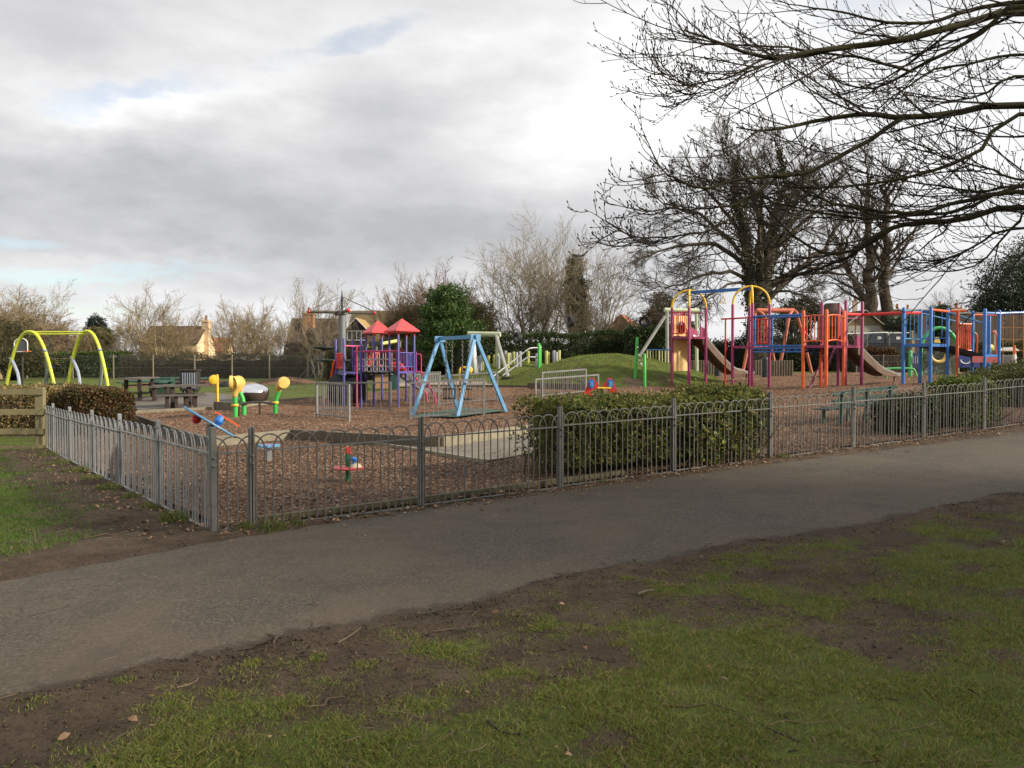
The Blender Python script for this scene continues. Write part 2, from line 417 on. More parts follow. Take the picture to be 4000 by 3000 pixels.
# ================= ground =================
def gpath(pts, step=None): return [G(u, v) for u, v in pts]
_near = gpath([(0, 2745), (500, 2625), (1013, 2505), (1808, 2360), (2224, 2260), (2600, 2185), (3056, 2107), (3500, 2028), (4000, 1926)])
_far = gpath([(0, 2260), (420, 2182), (850, 2107), (1255, 2043), (1655, 1980), (2150, 1917), (2658, 1853), (3100, 1795), (3550, 1740), (4000, 1682)])
dirp = Vector((.83, .56, 0))
_near = [_near[0] - Vector((6.5, 4.0, 0))] + _near + [_near[-1] + dirp * 8, _near[-1] + dirp * 22]
_far = [_far[0] - Vector((5.6, 3.9, 0))] + _far + [_far[-1] + dirp * 6, _far[-1] + dirp * 20]
def rough_edge(pts, amp, step, seed):
    r = resample(pts, step, False); o = []
    for i, (x, y) in enumerate(r):
        q = (fbm(np.array([x * 1.7]), np.array([y * 1.7]), seed, 4)[0] - .5) * amp * 2 + (vnoise(np.array([x * 9.]), np.array([y * 9.]), seed + 5)[0] - .5) * amp * .7
        o.append((x + .56 * q, y - .83 * q))
    return o
NEAR_E = rough_edge(_near, .16, .07, 3); FAR_E = rough_edge(_far, .10, .09, 8)
PATH = NEAR_E + FAR_E[::-1]
A0, D0 = np.array([_near[3].x, _near[3].y]), np.array([.80, .60])
nx_ = np.array([p[0] for p in NEAR_E]); ny_ = np.array([p[1] for p in NEAR_E])
fx_ = np.array([p[0] for p in FAR_E]); fy_ = np.array([p[1] for p in FAR_E])
CORNER = V(835, 2085, 8.25); FR_END = V(3845, 1680, 16.5); FL_END = V(185, 1752, 18.5)
FR_DIR = Vector((FR_END.x - CORNER.x, FR_END.y - CORNER.y, 0)).normalized()
FL_DIR = Vector((FL_END.x - CORNER.x, FL_END.y - CORNER.y, 0)).normalized()
def grassness(x, y):
    """0 bare mud .. 1 full grass"""
    s = (np.interp(x, nx_, ny_) - y) * .82           # metres on the camera's side of the path
    n = fbm(x * .9, y * .9, 41, 4); m = fbm(x * 2.6, y * 2.6, 77, 3)
    g = sm(.10, .95, np.minimum(s - .35, 2.4) * .22 + (n - .5) * 2.2 + (m - .5) * 1.7 + .41 + .035 * x + .13 * sm(1.2, 2.4, s))
    g = g * sm(.05, .5, s)
    # beyond the path, left of the play area
    s2 = (y - np.interp(x, fx_, fy_)) * .82
    d = (x - CORNER.x) * FL_DIR.y - (y - CORNER.y) * FL_DIR.x   # >0 inside the play area
    left = sm(1.1, 2.0, s2 + (n - .5) * 2.2) * sm(-.45, -1.7, d + (m - .5) * 1.3)
    g2 = np.where(d < 0, left, 0.12 * n)
    far = sm(17.5, 20, y) * (d < -.0) ; g2 = np.maximum(g2, far)
    g2 = np.where((y > 24) , 1.0, g2)
    e = (x - CORNER.x) * FR_DIR.y - (y - CORNER.y) * FR_DIR.x   # >0 on the path side of the front fence
    return np.where(s > 0, g, np.where((d < 0) | (y > 24) | (e > 0), np.where(e > 0, np.where(d < 0, g2, .05), g2), .12))
def microrelief(x, y):
    return (fbm(x * 1.3, y * 1.3, 5, 4) - .5) * .10 + (fbm(x * 7, y * 7, 9, 3) - .5) * .05 * (1 - .6 * grassness(x, y))
def onpath(x, y):
    yn = np.interp(x, nx_, ny_); yf = np.interp(x, fx_, fy_)
    return sm(-.05, .30, y - yn) * sm(-.05, .30, yf - y)
def zground(x, y):
    r = np.hypot(x, y); near = sm(26, 14, r)
    return T(x, y) + microrelief(x, y) * near * (1 - onpath(x, y)) - .035 * onpath(x, y) - 0.0
def ground_mesh():
    def axis(lo, hi, fine_lo, fine_hi, fine, mid):
        a = list(np.arange(fine_lo, fine_hi, fine)); x = fine_lo; s = fine; L = []
        while x > lo: s = min(s * 1.12, 400); x -= s; L.append(x)
        x = a[-1]; s = fine; H = []
        while x < hi: s = min(s * 1.12, 400); x += s; H.append(x)
        return np.array(L[::-1] + a + H)
    xs = axis(-2500, 2500, -7.5, 9.5, .07, 0); ys = axis(-600, 3000, 2.2, 13, .07, 0)
    gx, gy = np.meshgrid(xs, ys); z = zground(gx, gy); nx, ny = len(xs), len(ys)
    v = np.c_[gx.ravel(), gy.ravel(), z.ravel()]
    i = (np.arange(ny - 1)[:, None] * nx + np.arange(nx - 1)[None]).ravel()
    f = np.c_[i, i + 1, i + nx + 1, i + nx]
    m, nt, b = nodes('grass_and_mud')
    at = N(nt, 'Attribute', attribute_name='grass')
    mud = ramp(nt, noise(nt, 3.2, 8, .7), [(.28, (.026, .018, .012)), (.5, (.070, .049, .033)), (.72, (.135, .098, .068))])
    mud = mixc(nt, ramp(nt, noise(nt, 75, 6, .8), [(.40, (0, 0, 0)), (.60, (.9, .9, .9))]), mud, mixc(nt, .5, mud, (.15, .105, .068)))
    mud = mixc(nt, ramp(nt, noise(nt, 32, 6, .8), [(.50, (0, 0, 0)), (.66, (.85, .85, .85))]), mud, (.022, .015, .010))
    mud = mixc(nt, ramp(nt, noise(nt, 1.1, 5, .6), [(.50, (0, 0, 0)), (.72, (.55, .55, .55))]), mud, (.15, .11, .078))
    grs = ramp(nt, noise(nt, 1.4, 8, .75), [(.3, (.062, .080, .016)), (.5, (.11, .14, .026)), (.7, (.16, .19, .042))])
    grs = mixc(nt, ramp(nt, noise(nt, 40, 5, .8), [(.4, (0, 0, 0)), (.7, (.8, .8, .8))]), grs, (.03, .036, .013))
    wide = noise(nt, .18, 4, .6); grs = mixc(nt, ramp(nt, wide, [(.45, (0, 0, 0)), (.7, (.5, .5, .5))]), grs, (.12, .13, .035))
    fac = mathn(nt, 'ADD', at.outputs['Fac'], mathn(nt, 'MULTIPLY', mathn(nt, 'SUBTRACT', noise(nt, 14, 6, .75), .5), 1.1))
    nt.links.new(mixc(nt, ramp(nt, fac, [(.42, (0, 0, 0)), (.68, (1, 1, 1))]), mud, grs), b.inputs['Base Color'])
    b.inputs['Roughness'].default_value = .92; b.inputs['Specular IOR Level'].default_value = .18
    h = mathn(nt, 'ADD', noise(nt, 22, 8, .75), mathn(nt, 'MULTIPLY', noise(nt, 90, 4, .7), .35))
    bump(nt, b, h, .9, .035)
    me = npmesh('ground', v, f, m, True)
    a = me.attributes.new('grass', 'FLOAT', 'POINT'); gg = grassness(gx, gy); gg = np.where(gy < 13, gg * .66, gg); a.data.foreach_set('value', gg.ravel().astype(np.float32))
    struct('ground', me)
ground_mesh()

# tarmac path
def tarmac():
    m, nt, b = nodes('tarmac')
    sp = N(nt, 'TexVoronoi', Scale=75); tcx = N(nt, 'TexCoord'); nt.links.new(tcx.outputs['Object'], sp.inputs['Vector'])
    base = ramp(nt, sp.outputs['Color'], [(.15, (.044, .036, .027)), (.5, (.075, .061, .046)), (.8, (.105, .086, .064)), (.97, (.15, .128, .10))])
    st = noise(nt, .75, 6, .62, dist=.6); base = mixc(nt, ramp(nt, st, [(.42, (0, 0, 0)), (.68, (.7, .7, .7))]), base, (.112, .086, .056))
    dk = noise(nt, 1.9, 6, .6); base = mixc(nt, ramp(nt, dk, [(.52, (0, 0, 0)), (.75, (.55, .55, .55))]), base, (.042, .035, .029))
    spk = noise(nt, 130, 2, .5); base = mixc(nt, ramp(nt, spk, [(.62, (0, 0, 0)), (.75, (.5, .5, .5))]), base, (.13, .092, .054))
    pch = noise(nt, 2.6, 7, .72, dist=1.2); base = mixc(nt, ramp(nt, pch, [(.60, (0, 0, 0)), (.70, (.55, .55, .55))]), base, (.165, .132, .09))
    ve = N(nt, 'TexVoronoi', Scale=.9, feature='DISTANCE_TO_EDGE'); wv = N(nt, 'TexNoise', Scale=2.2, Detail=6); nt.links.new(tcx.outputs['Object'], wv.inputs['Vector'])
    nt.links.new(mixc(nt, .35, tcx.outputs['Object'], wv.outputs['Color']), ve.inputs['Vector'])
    base = mixc(nt, mathn(nt, 'MULTIPLY', ramp(nt, ve.outputs['Distance'], [(.0, (1, 1, 1)), (.007, (0, 0, 0))]), ramp(nt, noise(nt, .5, 3), [(.50, (0, 0, 0)), (.62, (.7, .7, .7))])), base, (.018, .015, .012))
    ea = N(nt, 'Attribute', attribute_name='edge'); ef = mathn(nt, 'ADD', ea.outputs['Fac'], mathn(nt, 'MULTIPLY', mathn(nt, 'SUBTRACT', noise(nt, 9, 8, .8), .5), 1.5))
    base = mixc(nt, ramp(nt, ef, [(.60, (0, 0, 0)), (.80, (.95, .95, .95))]), base, (.046, .033, .022))
    nt.links.new(base, b.inputs['Base Color']); b.inputs['Roughness'].default_value = .85; b.inputs['Specular IOR Level'].default_value = .3
    bump(nt, b, mathn(nt, 'ADD', noise(nt, 120, 3, .6), mathn(nt, 'MULTIPLY', noise(nt, 2, 3), 2.5)), .35, .012)
    return m
pa = sheet('tarmac_path', PATH, tarmac(), lambda x, y: T(x, y) + .006 - .022 * (1 - sm(0, .16, np.minimum(y - np.interp(x, nx_, ny_), np.interp(x, fx_, fy_) - y) * .8)) , .28)

pv = np.array([v.co for v in pa.data.vertices]); pe = np.minimum(pv[:, 1] - np.interp(pv[:, 0], nx_, ny_), np.interp(pv[:, 0], fx_, fy_) - pv[:, 1]) * .82
at_ = pa.data.attributes.new('edge', 'FLOAT', 'POINT'); at_.data.foreach_set('value', (1 - sm(0, .30, pe)).astype(np.float32))
# bark play surfaces
def barkmat(name, k=1.0):
    m, nt, b = nodes(name)
    tcx = N(nt, 'TexCoord'); mp = N(nt, 'Mapping'); mp.inputs['Scale'].default_value = (1, 1, .3); nt.links.new(tcx.outputs['Object'], mp.inputs[0])
    vo = N(nt, 'TexVoronoi', Scale=17); nt.links.new(mp.outputs[0], vo.inputs['Vector'])
    v2 = N(nt, 'TexVoronoi', Scale=38); nt.links.new(mp.outputs[0], v2.inputs['Vector'])
    st = [(.1, (.045 * k, .022 * k, .012 * k)), (.4, (.13 * k, .067 * k, .037 * k)), (.68, (.23 * k, .13 * k, .075 * k)), (.9, (.42 * k, .28 * k, .18 * k))]
    c = mixc(nt, .5, ramp(nt, vo.outputs['Color'], st), ramp(nt, v2.outputs['Color'], st))
    w = noise(nt, .55, 6, .65); c = mixc(nt, ramp(nt, w, [(.48, (0, 0, 0)), (.72, (.75, .75, .75))]), c, (.055 * k, .030 * k, .019 * k))
    nt.links.new(c, b.inputs['Base Color']); b.inputs['Roughness'].default_value = .9; b.inputs['Specular IOR Level'].default_value = .2
    bump(nt, b, mathn(nt, 'ADD', vo.outputs['Distance'], mathn(nt, 'MULTIPLY', noise(nt, 6, 5), .8)), .8, .05)
    return m
BARK = barkmat('bark_chippings'); BARK2 = barkmat('old_bark_chippings', .72)
E = [XY(517, 24.0), XY(808, 17.7), XY(1138, 19.2), XY(1722, 15.8), XY(2053, 18.1)]
BED = E + [XY(2600, 20.5), XY(3100, 20.5), XY(3500, 20), XY(3900, 20.5), (19, 24), (30, 34), (28, 44), XY(3300, 41.5), XY(2790, 40.5), XY(2640, 35.2), XY(2400, 32.6), XY(2000, 33.3), XY(1640, 35), XY(1266, 30.7), XY(1087, 29.2), XY(914, 27.2), XY(526, 25.5)]
def raise_(x, y): return RAISE * (1 - .85 * sm(2.5, 5, x) * sm(28, 21.5, y))
def zbed(x, y): return T(x, y) + raise_(x, y) + (fbm(x * .8, y * .8, 21, 4) - .5) * .14
sheet('bark_bed', BED, BARK, zbed, .35, cat=None)
ins = .10
def off(p, a): return (p[0] + a[0], p[1] + a[1])
nrm_f = Vector((-FR_DIR.y, FR_DIR.x, 0)); nrm_l = Vector((FL_DIR.y, -FL_DIR.x, 0))
c2 = Vector((CORNER.x, CORNER.y, 0)) + nrm_f * .12 + nrm_l * .12
def fp(t, o=.12): p = Vector((CORNER.x, CORNER.y, 0)) + FR_DIR * t + nrm_f * o; return (p.x, p.y)
def lp(t, o=.12): p = Vector((CORNER.x, CORNER.y, 0)) + FL_DIR * t + nrm_l * o; return (p.x, p.y)
FRONTBED = [(c2.x, c2.y)] + [fp(t) for t in (3, 6, 9, 12, 15, 19)] + [(19, 24.2), XY(3900, 20.7), XY(3500, 20.2), XY(3100, 20.7), XY(2600, 20.7), E[4], E[3], E[2], E[1], E[0]] + [lp(12), lp(8), lp(4)]
sheet('front_bark_bed', FRONTBED, BARK2, lambda x, y: T(x, y) + .03 + (fbm(x * 1.1, y * 1.1, 31, 3) - .5) * .05, .3)

# concrete path between the two beds
conc = paint('old_concrete', (.175, .15, .115), .9, 0, .35, 1.7)
SLAB = [G(1140, 1690), G(1500, 1748), G(1894, 1815), G(1990, 1800), G(2120, 1772), G(2330, 1740), G(2300, 1690), G(2100, 1700), G(1740, 1759), G(1500, 1716)]
sheet('concrete_path', [(p.x, p.y) for p in SLAB], conc, lambda x, y: T(x, y) + .062, .5)
tan = paint('tan_tarmac', (.30, .235, .175), .9, 0, .2, .9)
sheet('tan_path', [XY(1560, 36.5), XY(1700, 36), XY(2040, 34.3), XY(2300, 33.6), XY(2300, 35), XY(2080, 37), XY(1700, 41), XY(1560, 41)], tan, lambda x, y: T(x, y) + .05 + RAISE * 0, .6)
sheet('picnic_pad', [XY(500, 25.4), XY(910, 27.0), XY(950, 30.5), XY(820, 32), XY(480, 30)], paint('pad_concrete', (.14, .12, .10), .9, 0, .3, 1.2), lambda x, y: T(x, y) + RAISE + .03, .6)

# grass mounds in the play area
def mound(u, d, rx, ry, h):
    cx, cy = XY(u, d); gx, gy = np.meshgrid(np.linspace(-1, 1, 70), np.linspace(-1, 1, 60))
    x, y = cx + gx * rx * 1.02, cy + gy * ry * 1.02
    z = T(x, y) + mound_h(x, y) - .06 + (fbm(x * 1.2, y * 1.2, 4, 4) - .5) * .10 + (fbm(x * .4, y * .4, 14, 3) - .5) * .15 * np.clip(mound_h(x, y), 0, 1)
    i = (np.arange(59)[:, None] * 70 + np.arange(69)[None]).ravel()
    me = npmesh('mound', np.c_[x.ravel(), y.ravel(), z.ravel()], np.c_[i, i + 1, i + 71, i + 70], bpy.data.materials['grass_and_mud'], True)
    a = me.attributes.new('grass', 'FLOAT', 'POINT')
    g = np.ones(x.shape)
    for (pu, pd, pr) in [(2485, 33.6, .85), (2215, 34.2, .45), (2440, 33.9, .35), (2330, 33, .3), (2250, 35.5, .3), (2590, 34.5, .4)]:
        px, py = XY(pu, pd); g = np.minimum(g, sm(.1, 1, np.hypot(x - px, (y - py) * .6) / pr + (fbm(x * 2, y * 2, 3) - .5)))
    a.data.foreach_set('value', g.ravel().astype(np.float32)); struct('grass_mound', me)
for a in MOUNDS: mound(*a)
# low bark mounds behind
def low_mound(u, d, rx, ry, h, mat, nm):
    cx, cy = XY(u, d); gx, gy = np.meshgrid(np.linspace(-1, 1, 40), np.linspace(-1, 1, 30)); q = np.clip(np.hypot(gx, gy), 0, 1)
    x, y = cx + gx * rx, cy + gy * ry; z = T(x, y) - .05 + h * (.5 + .5 * np.cos(np.pi * q))
    i = (np.arange(29)[:, None] * 40 + np.arange(39)[None]).ravel()
    struct(nm, npmesh(nm, np.c_[x.ravel(), y.ravel(), z.ravel()], np.c_[i, i + 1, i + 41, i + 40], mat, True))
RB = barkmat('reddish_bark', .95)
low_mound(1120, 44, 2.6, 2.5, .42, RB, 'bark_mound'); low_mound(740, 43, 4.6, 2.5, .42, RB, 'bark_mound')

# timber and concrete edging of the beds
timber = paint('weathered_timber', (.12, .095, .062), .85, 0, .4, 4)
lit_t = paint('pale_edging', (.24, .21, .145), .85, 0, .3, 4)
def edging(name, pts, z0, z1, w, mat, label, cat='edging', group='edgings of the bark beds'):
    P = [Vector((x, y, 0)) for x, y in pts]; t = Thing(name, label, cat, (P[0].x, P[0].y, t1(P[0].x, P[0].y)), group)
    for i, (a, b) in enumerate(zip(P[:-1], P[1:])):
        mb = MB(); k = max(1, int((b - a).length / 1.0)); dd = (b - a) / k; side = dd.normalized().cross(Vector((0, 0, 1))) * w / 2
        loop = []
        for q in range(k + 1):
            p = a + dd * q; z = t1(p.x, p.y); loop.append((p, z))
        for (p, za), (q, zb) in zip(loop[:-1], loop[1:]):
            g = (q - p) * .004
            mb.add([Vector((p.x, p.y, za + z0)) - side + g, Vector((q.x, q.y, zb + z0)) - side - g, Vector((q.x, q.y, zb + z0)) + side - g, Vector((p.x, p.y, za + z0)) + side + g,
                    Vector((p.x, p.y, za + z1)) - side + g, Vector((q.x, q.y, zb + z1)) - side - g, Vector((q.x, q.y, zb + z1)) + side - g, Vector((p.x, p.y, za + z1)) + side + g],
                   [(3, 2, 1, 0), (4, 5, 6, 7), (0, 1, 5, 4), (1, 2, 6, 5), (2, 3, 7, 6), (3, 0, 4, 7)])
        t.add('board', mb, mat, smooth=False)
edging('timber_edging', [E[0], E[1]], -.05, .26, .10, timber, 'dark timber edging of the bark bed beside the left railings')
edging('timber_edging', [E[1], E[2]], -.05, .24, .16, lit_t, 'pale timber edging behind the tilted blue disc')
edging('timber_edging', [E[2], E[3]], -.05, .25, .14, timber, 'dark timber edging running along the narrow concrete path')
edging('timber_edging', [E[3], E[4], XY(2300, 19.2)], -.05, .25, .14, lit_t, 'pale concrete edging between bark bed and paved corner by the shrub')
a, b = fp(.5, .2), fp(5.6, .2)
edging('timber_edging', [a, b], -.04, .085, .07, paint('mossy_timber', (.12, .105, .055), .9, 0, .45, 5), 'mossy low board lying along the foot of the front railings')
q = [(p.x, p.y) for p in (SLAB[0], SLAB[1], SLAB[2])]
edging('kerb_edging', q, -.02, .085, .07, lit_t, 'thin pale kerb between front bark and concrete path')
edging('timber_edging', [XY(526, 25.3), XY(914, 26.9)], 0, RAISE + .10, .10, lit_t, 'pale kerb in front of the picnic tables')
edging('timber_edging', [XY(838, 26.4), XY(925, 25.9)], .05, RAISE + .28, .12, paint('grey_sleeper', (.17, .145, .105), .85, 0, .35, 4), 'short grey sleeper end beside the green talking tube posts')
edging('timber_edging', [XY(914, 27.4), XY(1087, 29.4), XY(1266, 30.9)], 0, RAISE + .09, .10, lit_t, 'low pale kerb behind the mirror dome')
edging('timber_edging', [XY(1640, 35.2), XY(2000, 33.5), XY(2070, 33.2)], 0, RAISE + .06, .09, timber, 'dark low kerb along the front of the tan path')
edging('timber_edging', [XY(2062, 32.6), XY(2330, 31.6)], 0, RAISE + .22, .12, timber, 'dark sleeper seen through the pair of grey swing barriers')
edging('timber_edging', [XY(1960, 37.2), XY(2180, 35.6), XY(2280, 33.9)], 0, .32, .10, paint('dark_sleeper', (.05, .038, .028), .85, 0, .3, 4), 'dark curved edging at the foot of the grass mound')
sheet('rubber_mat', [XY(1606, 23.6), XY(1783, 22.6), XY(1985, 24), XY(1800, 26)], paint('green_rubber', (.055, .105, .08), .9, 0, .25, 3), lambda x, y: T(x, y) + RAISE + .045, .4)
# ================= fences =================
galv = paint('galvanised_steel', (.155, .150, .138), .5, .3, .35, 5)
galv_l = paint('bright_galvanised_steel', (.25, .255, .255), .45, .35, .25, 5)
def gz(x, y): return t1(x, y)
def bow_fence(name, label, start, direction, ts, mat, first_short=False, H=1.05, sp=.0915, follow=.72):
    d = direction; side = Vector((-d.y, d.x, 0)); t = Thing(name, label, 'fence', (start.x, start.y, t1(start.x, start.y)))
    P = lambda q: Vector((start.x, start.y, 0)) + d * q
    for i, (a, b) in enumerate(zip(ts[:-1], ts[1:])):
        pa, pb = P(a), P(b); za, zb = t1(pa.x, pa.y), t1(pb.x, pb.y); zm = (za + zb) / 2; sl = (zb - za) * follow
        L = b - a; g = .045
        zf = lambda s: zm + sl * (s / L - .5)
        k = max(2, int(round((L - 2 * g) / sp))); st = (L - 2 * g) / k
        mb = MB()
        for h in range(0, k + 1, 2):          # interlaced hoops: each spans three bar spacings
            s0, s1 = g + h * st, g + (h + 3) * st
            yo = side * (.009 if (h // 2) % 2 else -.009)
            pts = []; r = 1.5 * st; c = (s0 + s1) / 2
            lo = -.02
            if s0 >= g - .001 and s0 <= L - g + .001: pts.append((s0, lo))
            for q in range(0, 13):
                an = math.pi - math.pi * q / 12; s = c + r * math.cos(an)
                if s > L - .012: break
                pts.append((s, .815 + (.965 - .815) * math.sin(an)))
            if s1 <= L - g + .001: pts.append((s1, lo))
            mb.tube([pa + d * s + yo + Vector((0, 0, zf(s) + z)) for s, z in pts], .0082, 6)
            if h == 0:
                pts = [(g + st, lo)] + [(g - .5 * st + 1.5 * st * math.cos(an), .815 + .15 * math.sin(an)) for an in [math.pi * q / 12 for q in range(0, 13)] if g - .5 * st + 1.5 * st * math.cos(an) > .012]
                mb.tube([pa + d * s - yo + Vector((0, 0, zf(s) + z)) for s, z in pts], .0082, 6)
        pn = t.add('railing_panel', mb, mat)
        for z in (.80, .012):
            r = MB(); r.beam(pa + d * .03 + Vector((0, 0, zf(.03) + z)), pb - d * .03 + Vector((0, 0, zf(L - .03) + z)), .036, .014)
            t.add('rail', r, mat, pn, smooth=False)
    for i, a in enumerate(ts):
        p = P(a); z = t1(p.x, p.y); mb = MB(); rz = math.atan2(d.y, d.x); big = first_short and i == 0
        w = .058 if big else .022; hh = H + (.02 if big else 0)
        if big: mb.bbox((p.x, p.y, z + hh / 2 - .15), (w, w, hh + .3), rz, .005)
        else:
            for o in (-.016, .016):
                q = p + d * o; mb.bbox((q.x, q.y, z + hh / 2 - .15 + o * .3), (w, .052, hh + .3), rz, .003)
        po = t.add('post', mb, mat, smooth=False)
        for zz in (.80, .72):
            bm = MB(); bm.lathe([(.012, 0), (.012, .03), (.006, .034)], p - side * .026 + Vector((0, 0, z + zz - .04)), 8, -side); t.add('bolt', bm, mat, po)
LEN = (Vector((FR_END.x, FR_END.y)) - Vector((CORNER.x, CORNER.y))).length
def tfor(u, dirv):
    r = (u - U0) / F; return (CORNER.x - r * CORNER.y) / (r * dirv.y - dirv.x)
fts = [.0] + [tfor(u, FR_DIR) for u in (980, 1643, 2188, 2631, 3009, 3334, 3609, 3845)]
fts += [fts[-1] + 2.15, fts[-1] + 4.3]
bow_fence('bow_top_railings', 'long grey bow top railings following the tarmac path in front of the play area', CORNER, FR_DIR, fts, galv, True)
lts = [.04] + [tfor(u, FL_DIR) for u in (615, 465, 357, 270, 205, 172)]
bow_fence('bow_top_railings', 'silvery bow top railings receding on the left beside the muddy grass', CORNER, FL_DIR, lts, galv_l)

# timber post and rail fence at the far left
wood = paint('greenish_wood', (.20, .17, .085), .85, 0, .35, 3); 
def rail_fence():
    p1 = V(160, 1750, 18.6); z = t1(p1.x, p1.y); t = Thing('post_and_rail_fence', 'wooden post and rail fence with wire mesh meeting the railings at the far left', 'fence', (p1.x, p1.y, z))
    d = Vector((-1, -.12, 0)).normalized(); sd = Vector((-d.y, d.x, 0))
    for q in (0, 1.9, 3.8):
        p = p1 + d * q; zz = t1(p.x, p.y); m = MB(); m.bbox((p.x, p.y, zz + .62), (.19, .15, 1.5), math.atan2(d.y, d.x), .012); t.add('post', m, wood, smooth=False)
    for h, off in ((1.275, .0), (.82, .0), (.38, .0), (-.02, .02)):
        m = MB(); a = p1 - d * (.16 if h < 1 else .1) ; b = p1 + d * 4.6; s = sd * .094
        m.beam(a + s + Vector((0, 0, t1(a.x, a.y) + h + off - a.z)), b + s + Vector((0, 0, t1(b.x, b.y) + h + .03 - b.z)), .045, .13)
        t.add('rail', m, wood, smooth=False)
    m = MB()
    for k in range(0, 10):
        h = .02 + k * .13; a, b = p1, p1 + d * 4.4
        m.tube([a - sd * .08 + Vector((0, 0, z + h - a.z)), b - sd * .08 + Vector((0, 0, z + h - b.z))], .003, 4)
    for k in range(0, 29):
        a = p1 + d * (k * .155) - sd * .08; m.tube([(a.x, a.y, z), (a.x, a.y, z + 1.2)], .0025, 4)
    t.add('wire_mesh', m, galv)
rail_fence()

# chain link fence across the back left
def chain_mat():
    m, nt, b = nodes('chain_link'); b.inputs['Base Color'].default_value = (.16, .16, .15, 1); b.inputs['Roughness'].default_value = .6
    tcx = N(nt, 'TexCoord'); s = N(nt, 'SeparateXYZ'); nt.links.new(tcx.outputs['Object'], s.inputs[0])
    a = mathn(nt, 'FRACT', mathn(nt, 'MULTIPLY', mathn(nt, 'ADD', s.outputs[0], s.outputs[2]), 9.0)); c = mathn(nt, 'FRACT', mathn(nt, 'MULTIPLY', mathn(nt, 'SUBTRACT', s.outputs[0], s.outputs[2]), 9.0))
    w = mathn(nt, 'MAXIMUM', mathn(nt, 'LESS_THAN', a, .085), mathn(nt, 'LESS_THAN', c, .085))
    tr = N(nt, 'BsdfTransparent'); mx = N(nt, 'MixShader'); nt.links.new(w, mx.inputs[0]); nt.links.new(tr.outputs[0], mx.inputs[1]); nt.links.new(b.outputs[0], mx.inputs[2])
    nt.links.new(mx.outputs[0], nt.nodes['Material Output'].inputs[0]); return m
CHAIN = chain_mat(); pole_w = paint('grey_wood_post', (.20, .17, .12), .9, 0, .3, 3)
def chain_fence(name, label, pts, H, nposts_u=None):
    t = Thing(name, label, 'fence', (pts[0][0], pts[0][1], t1(*pts[0])))
    m = MB(); w = MB()
    for (xa, ya), (xb, yb) in zip(pts[:-1], pts[1:]):
        za, zb = t1(xa, ya), t1(xb, yb)
        m.add([(xa, ya, za), (xb, yb, zb), (xb, yb, zb + H), (xa, ya, za + H)], [(0, 1, 2, 3)])
        for h in (.05, H * .5, H): w.tube([(xa, ya + .02, za + h), (xb, yb + .02, zb + h)], .012, 5)
    t.add('mesh', m, CHAIN, smooth=False); t.add('line_wire', w, galv)
    for x, y in pts:
        q = MB(); z = t1(x, y); q.vpost(x, y, z - .1, z + H + .12, .065, 8); t.add('post', q, pole_w)
us = [-250, -120, 0, 105, 284, 443, 598, 760, 906, 1052, 1202, 1350, 1500]
chain_fence('chain_link_fence', 'long chain link fence with wooden posts behind the picnic tables and grass', [XY(u, 68 - (u - 600) * .004) for u in us], 1.95)

galv_b = paint('dull_grey_steel', (.205, .205, .20), .55, .3, .3, 5)
# grey swing barriers
def barrier_fence(label, ua, va, da, ub, vb, db, top_a, n=16, cat='barrier'):
    a, b = V(ua, va, da), V(ub, vb, db)
    za = t1(a.x, a.y) + RAISE; zb = t1(b.x, b.y) + RAISE; a.z, b.z = za, zb
    t = Thing('swing_barrier', label, cat, a, 'grey barriers round the swings'); H = top_a
    for p in (a, b):
        m = MB(); m.bbox((p.x, p.y, p.z + H / 2 - .05), (.06, .06, H + .1), math.atan2(b.y - a.y, b.x - a.x), .004); t.add('post', m, galv_b, smooth=False)
    up = Vector((0, 0, 1)); m = MB(); m.beam(a + up * (H - .02), b + up * (H - .02), .048, .05); t.add('top_rail', m, galv_b, smooth=False)
    m = MB(); m.beam(a + up * .08, b + up * .08, .04, .03); t.add('bottom_rail', m, galv_b, smooth=False)
    m = MB()
    for i in range(1, n):
        p = a.lerp(b, i / n); m.tube([p + up * .07, p + up * (H - .03)], .0085, 6)
    t.add('bars', m, galv_b)
barrier_fence('grey barrier of close bars seen obliquely left of the purple play unit', 1238, 1622, 24.2, 1364, 1638, 22.9, 1.02, 16)
barrier_fence('long grey barrier standing right in front of the purple play unit', 1263, 1590, 26.5, 1525, 1587, 26.2, .95, 14)
barrier_fence('grey barrier in front of the blue cradle swing, nearest the railings', 1603, 1640, 22.8, 1890, 1617, 23.2, 1.05, 16)
barrier_fence('grey barrier behind the blue cradle swing', 1715, 1575, 27.8, 1942, 1558, 28.4, 1.02, 14)
barrier_fence('nearer of two overlapping grey barriers left of the red rocker', 2092, 1552, 27.3, 2336, 1532, 28.6, .78, 14)
barrier_fence('farther of two overlapping grey barriers with many bars, below the mound', 2118, 1543, 29.0, 2288, 1532, 30.2, .90, 22)
# ================= playground things =================
UP = Vector((0, 0, 1))
lblue = paint('light_blue_paint', (.105, .29, .50), .45); blue = paint('blue_paint', (.026, .155, .48), .4); red = paint('red_paint', (.62, .03, .022), .42)
orange = paint('orange_paint', (.78, .115, .012), .42); magenta = paint('magenta_paint', (.30, .026, .105), .42); pink = paint('pink_paint', (.52, .05, .15), .42)
yellow = paint('yellow_paint', (.78, .50, .035), .42); pyellow = paint('pale_yellow_plastic', (.70, .50, .13), .5, 0, .2); green = paint('green_paint', (.05, .42, .075), .42)
bgreen = paint('bright_green_paint', (.05, .42, .05), .42); purple = paint('purple_paint', (.085, .075, .32), .42); violet = paint('violet_paint', (.19, .05, .27), .42)
black = paint('black_rubber', (.014, .014, .016), .7, 0, .3); dark = paint('dark_steel', (.045, .043, .045), .55, .3); chainm = paint('chain_steel', (.10, .095, .09), .5, .6)
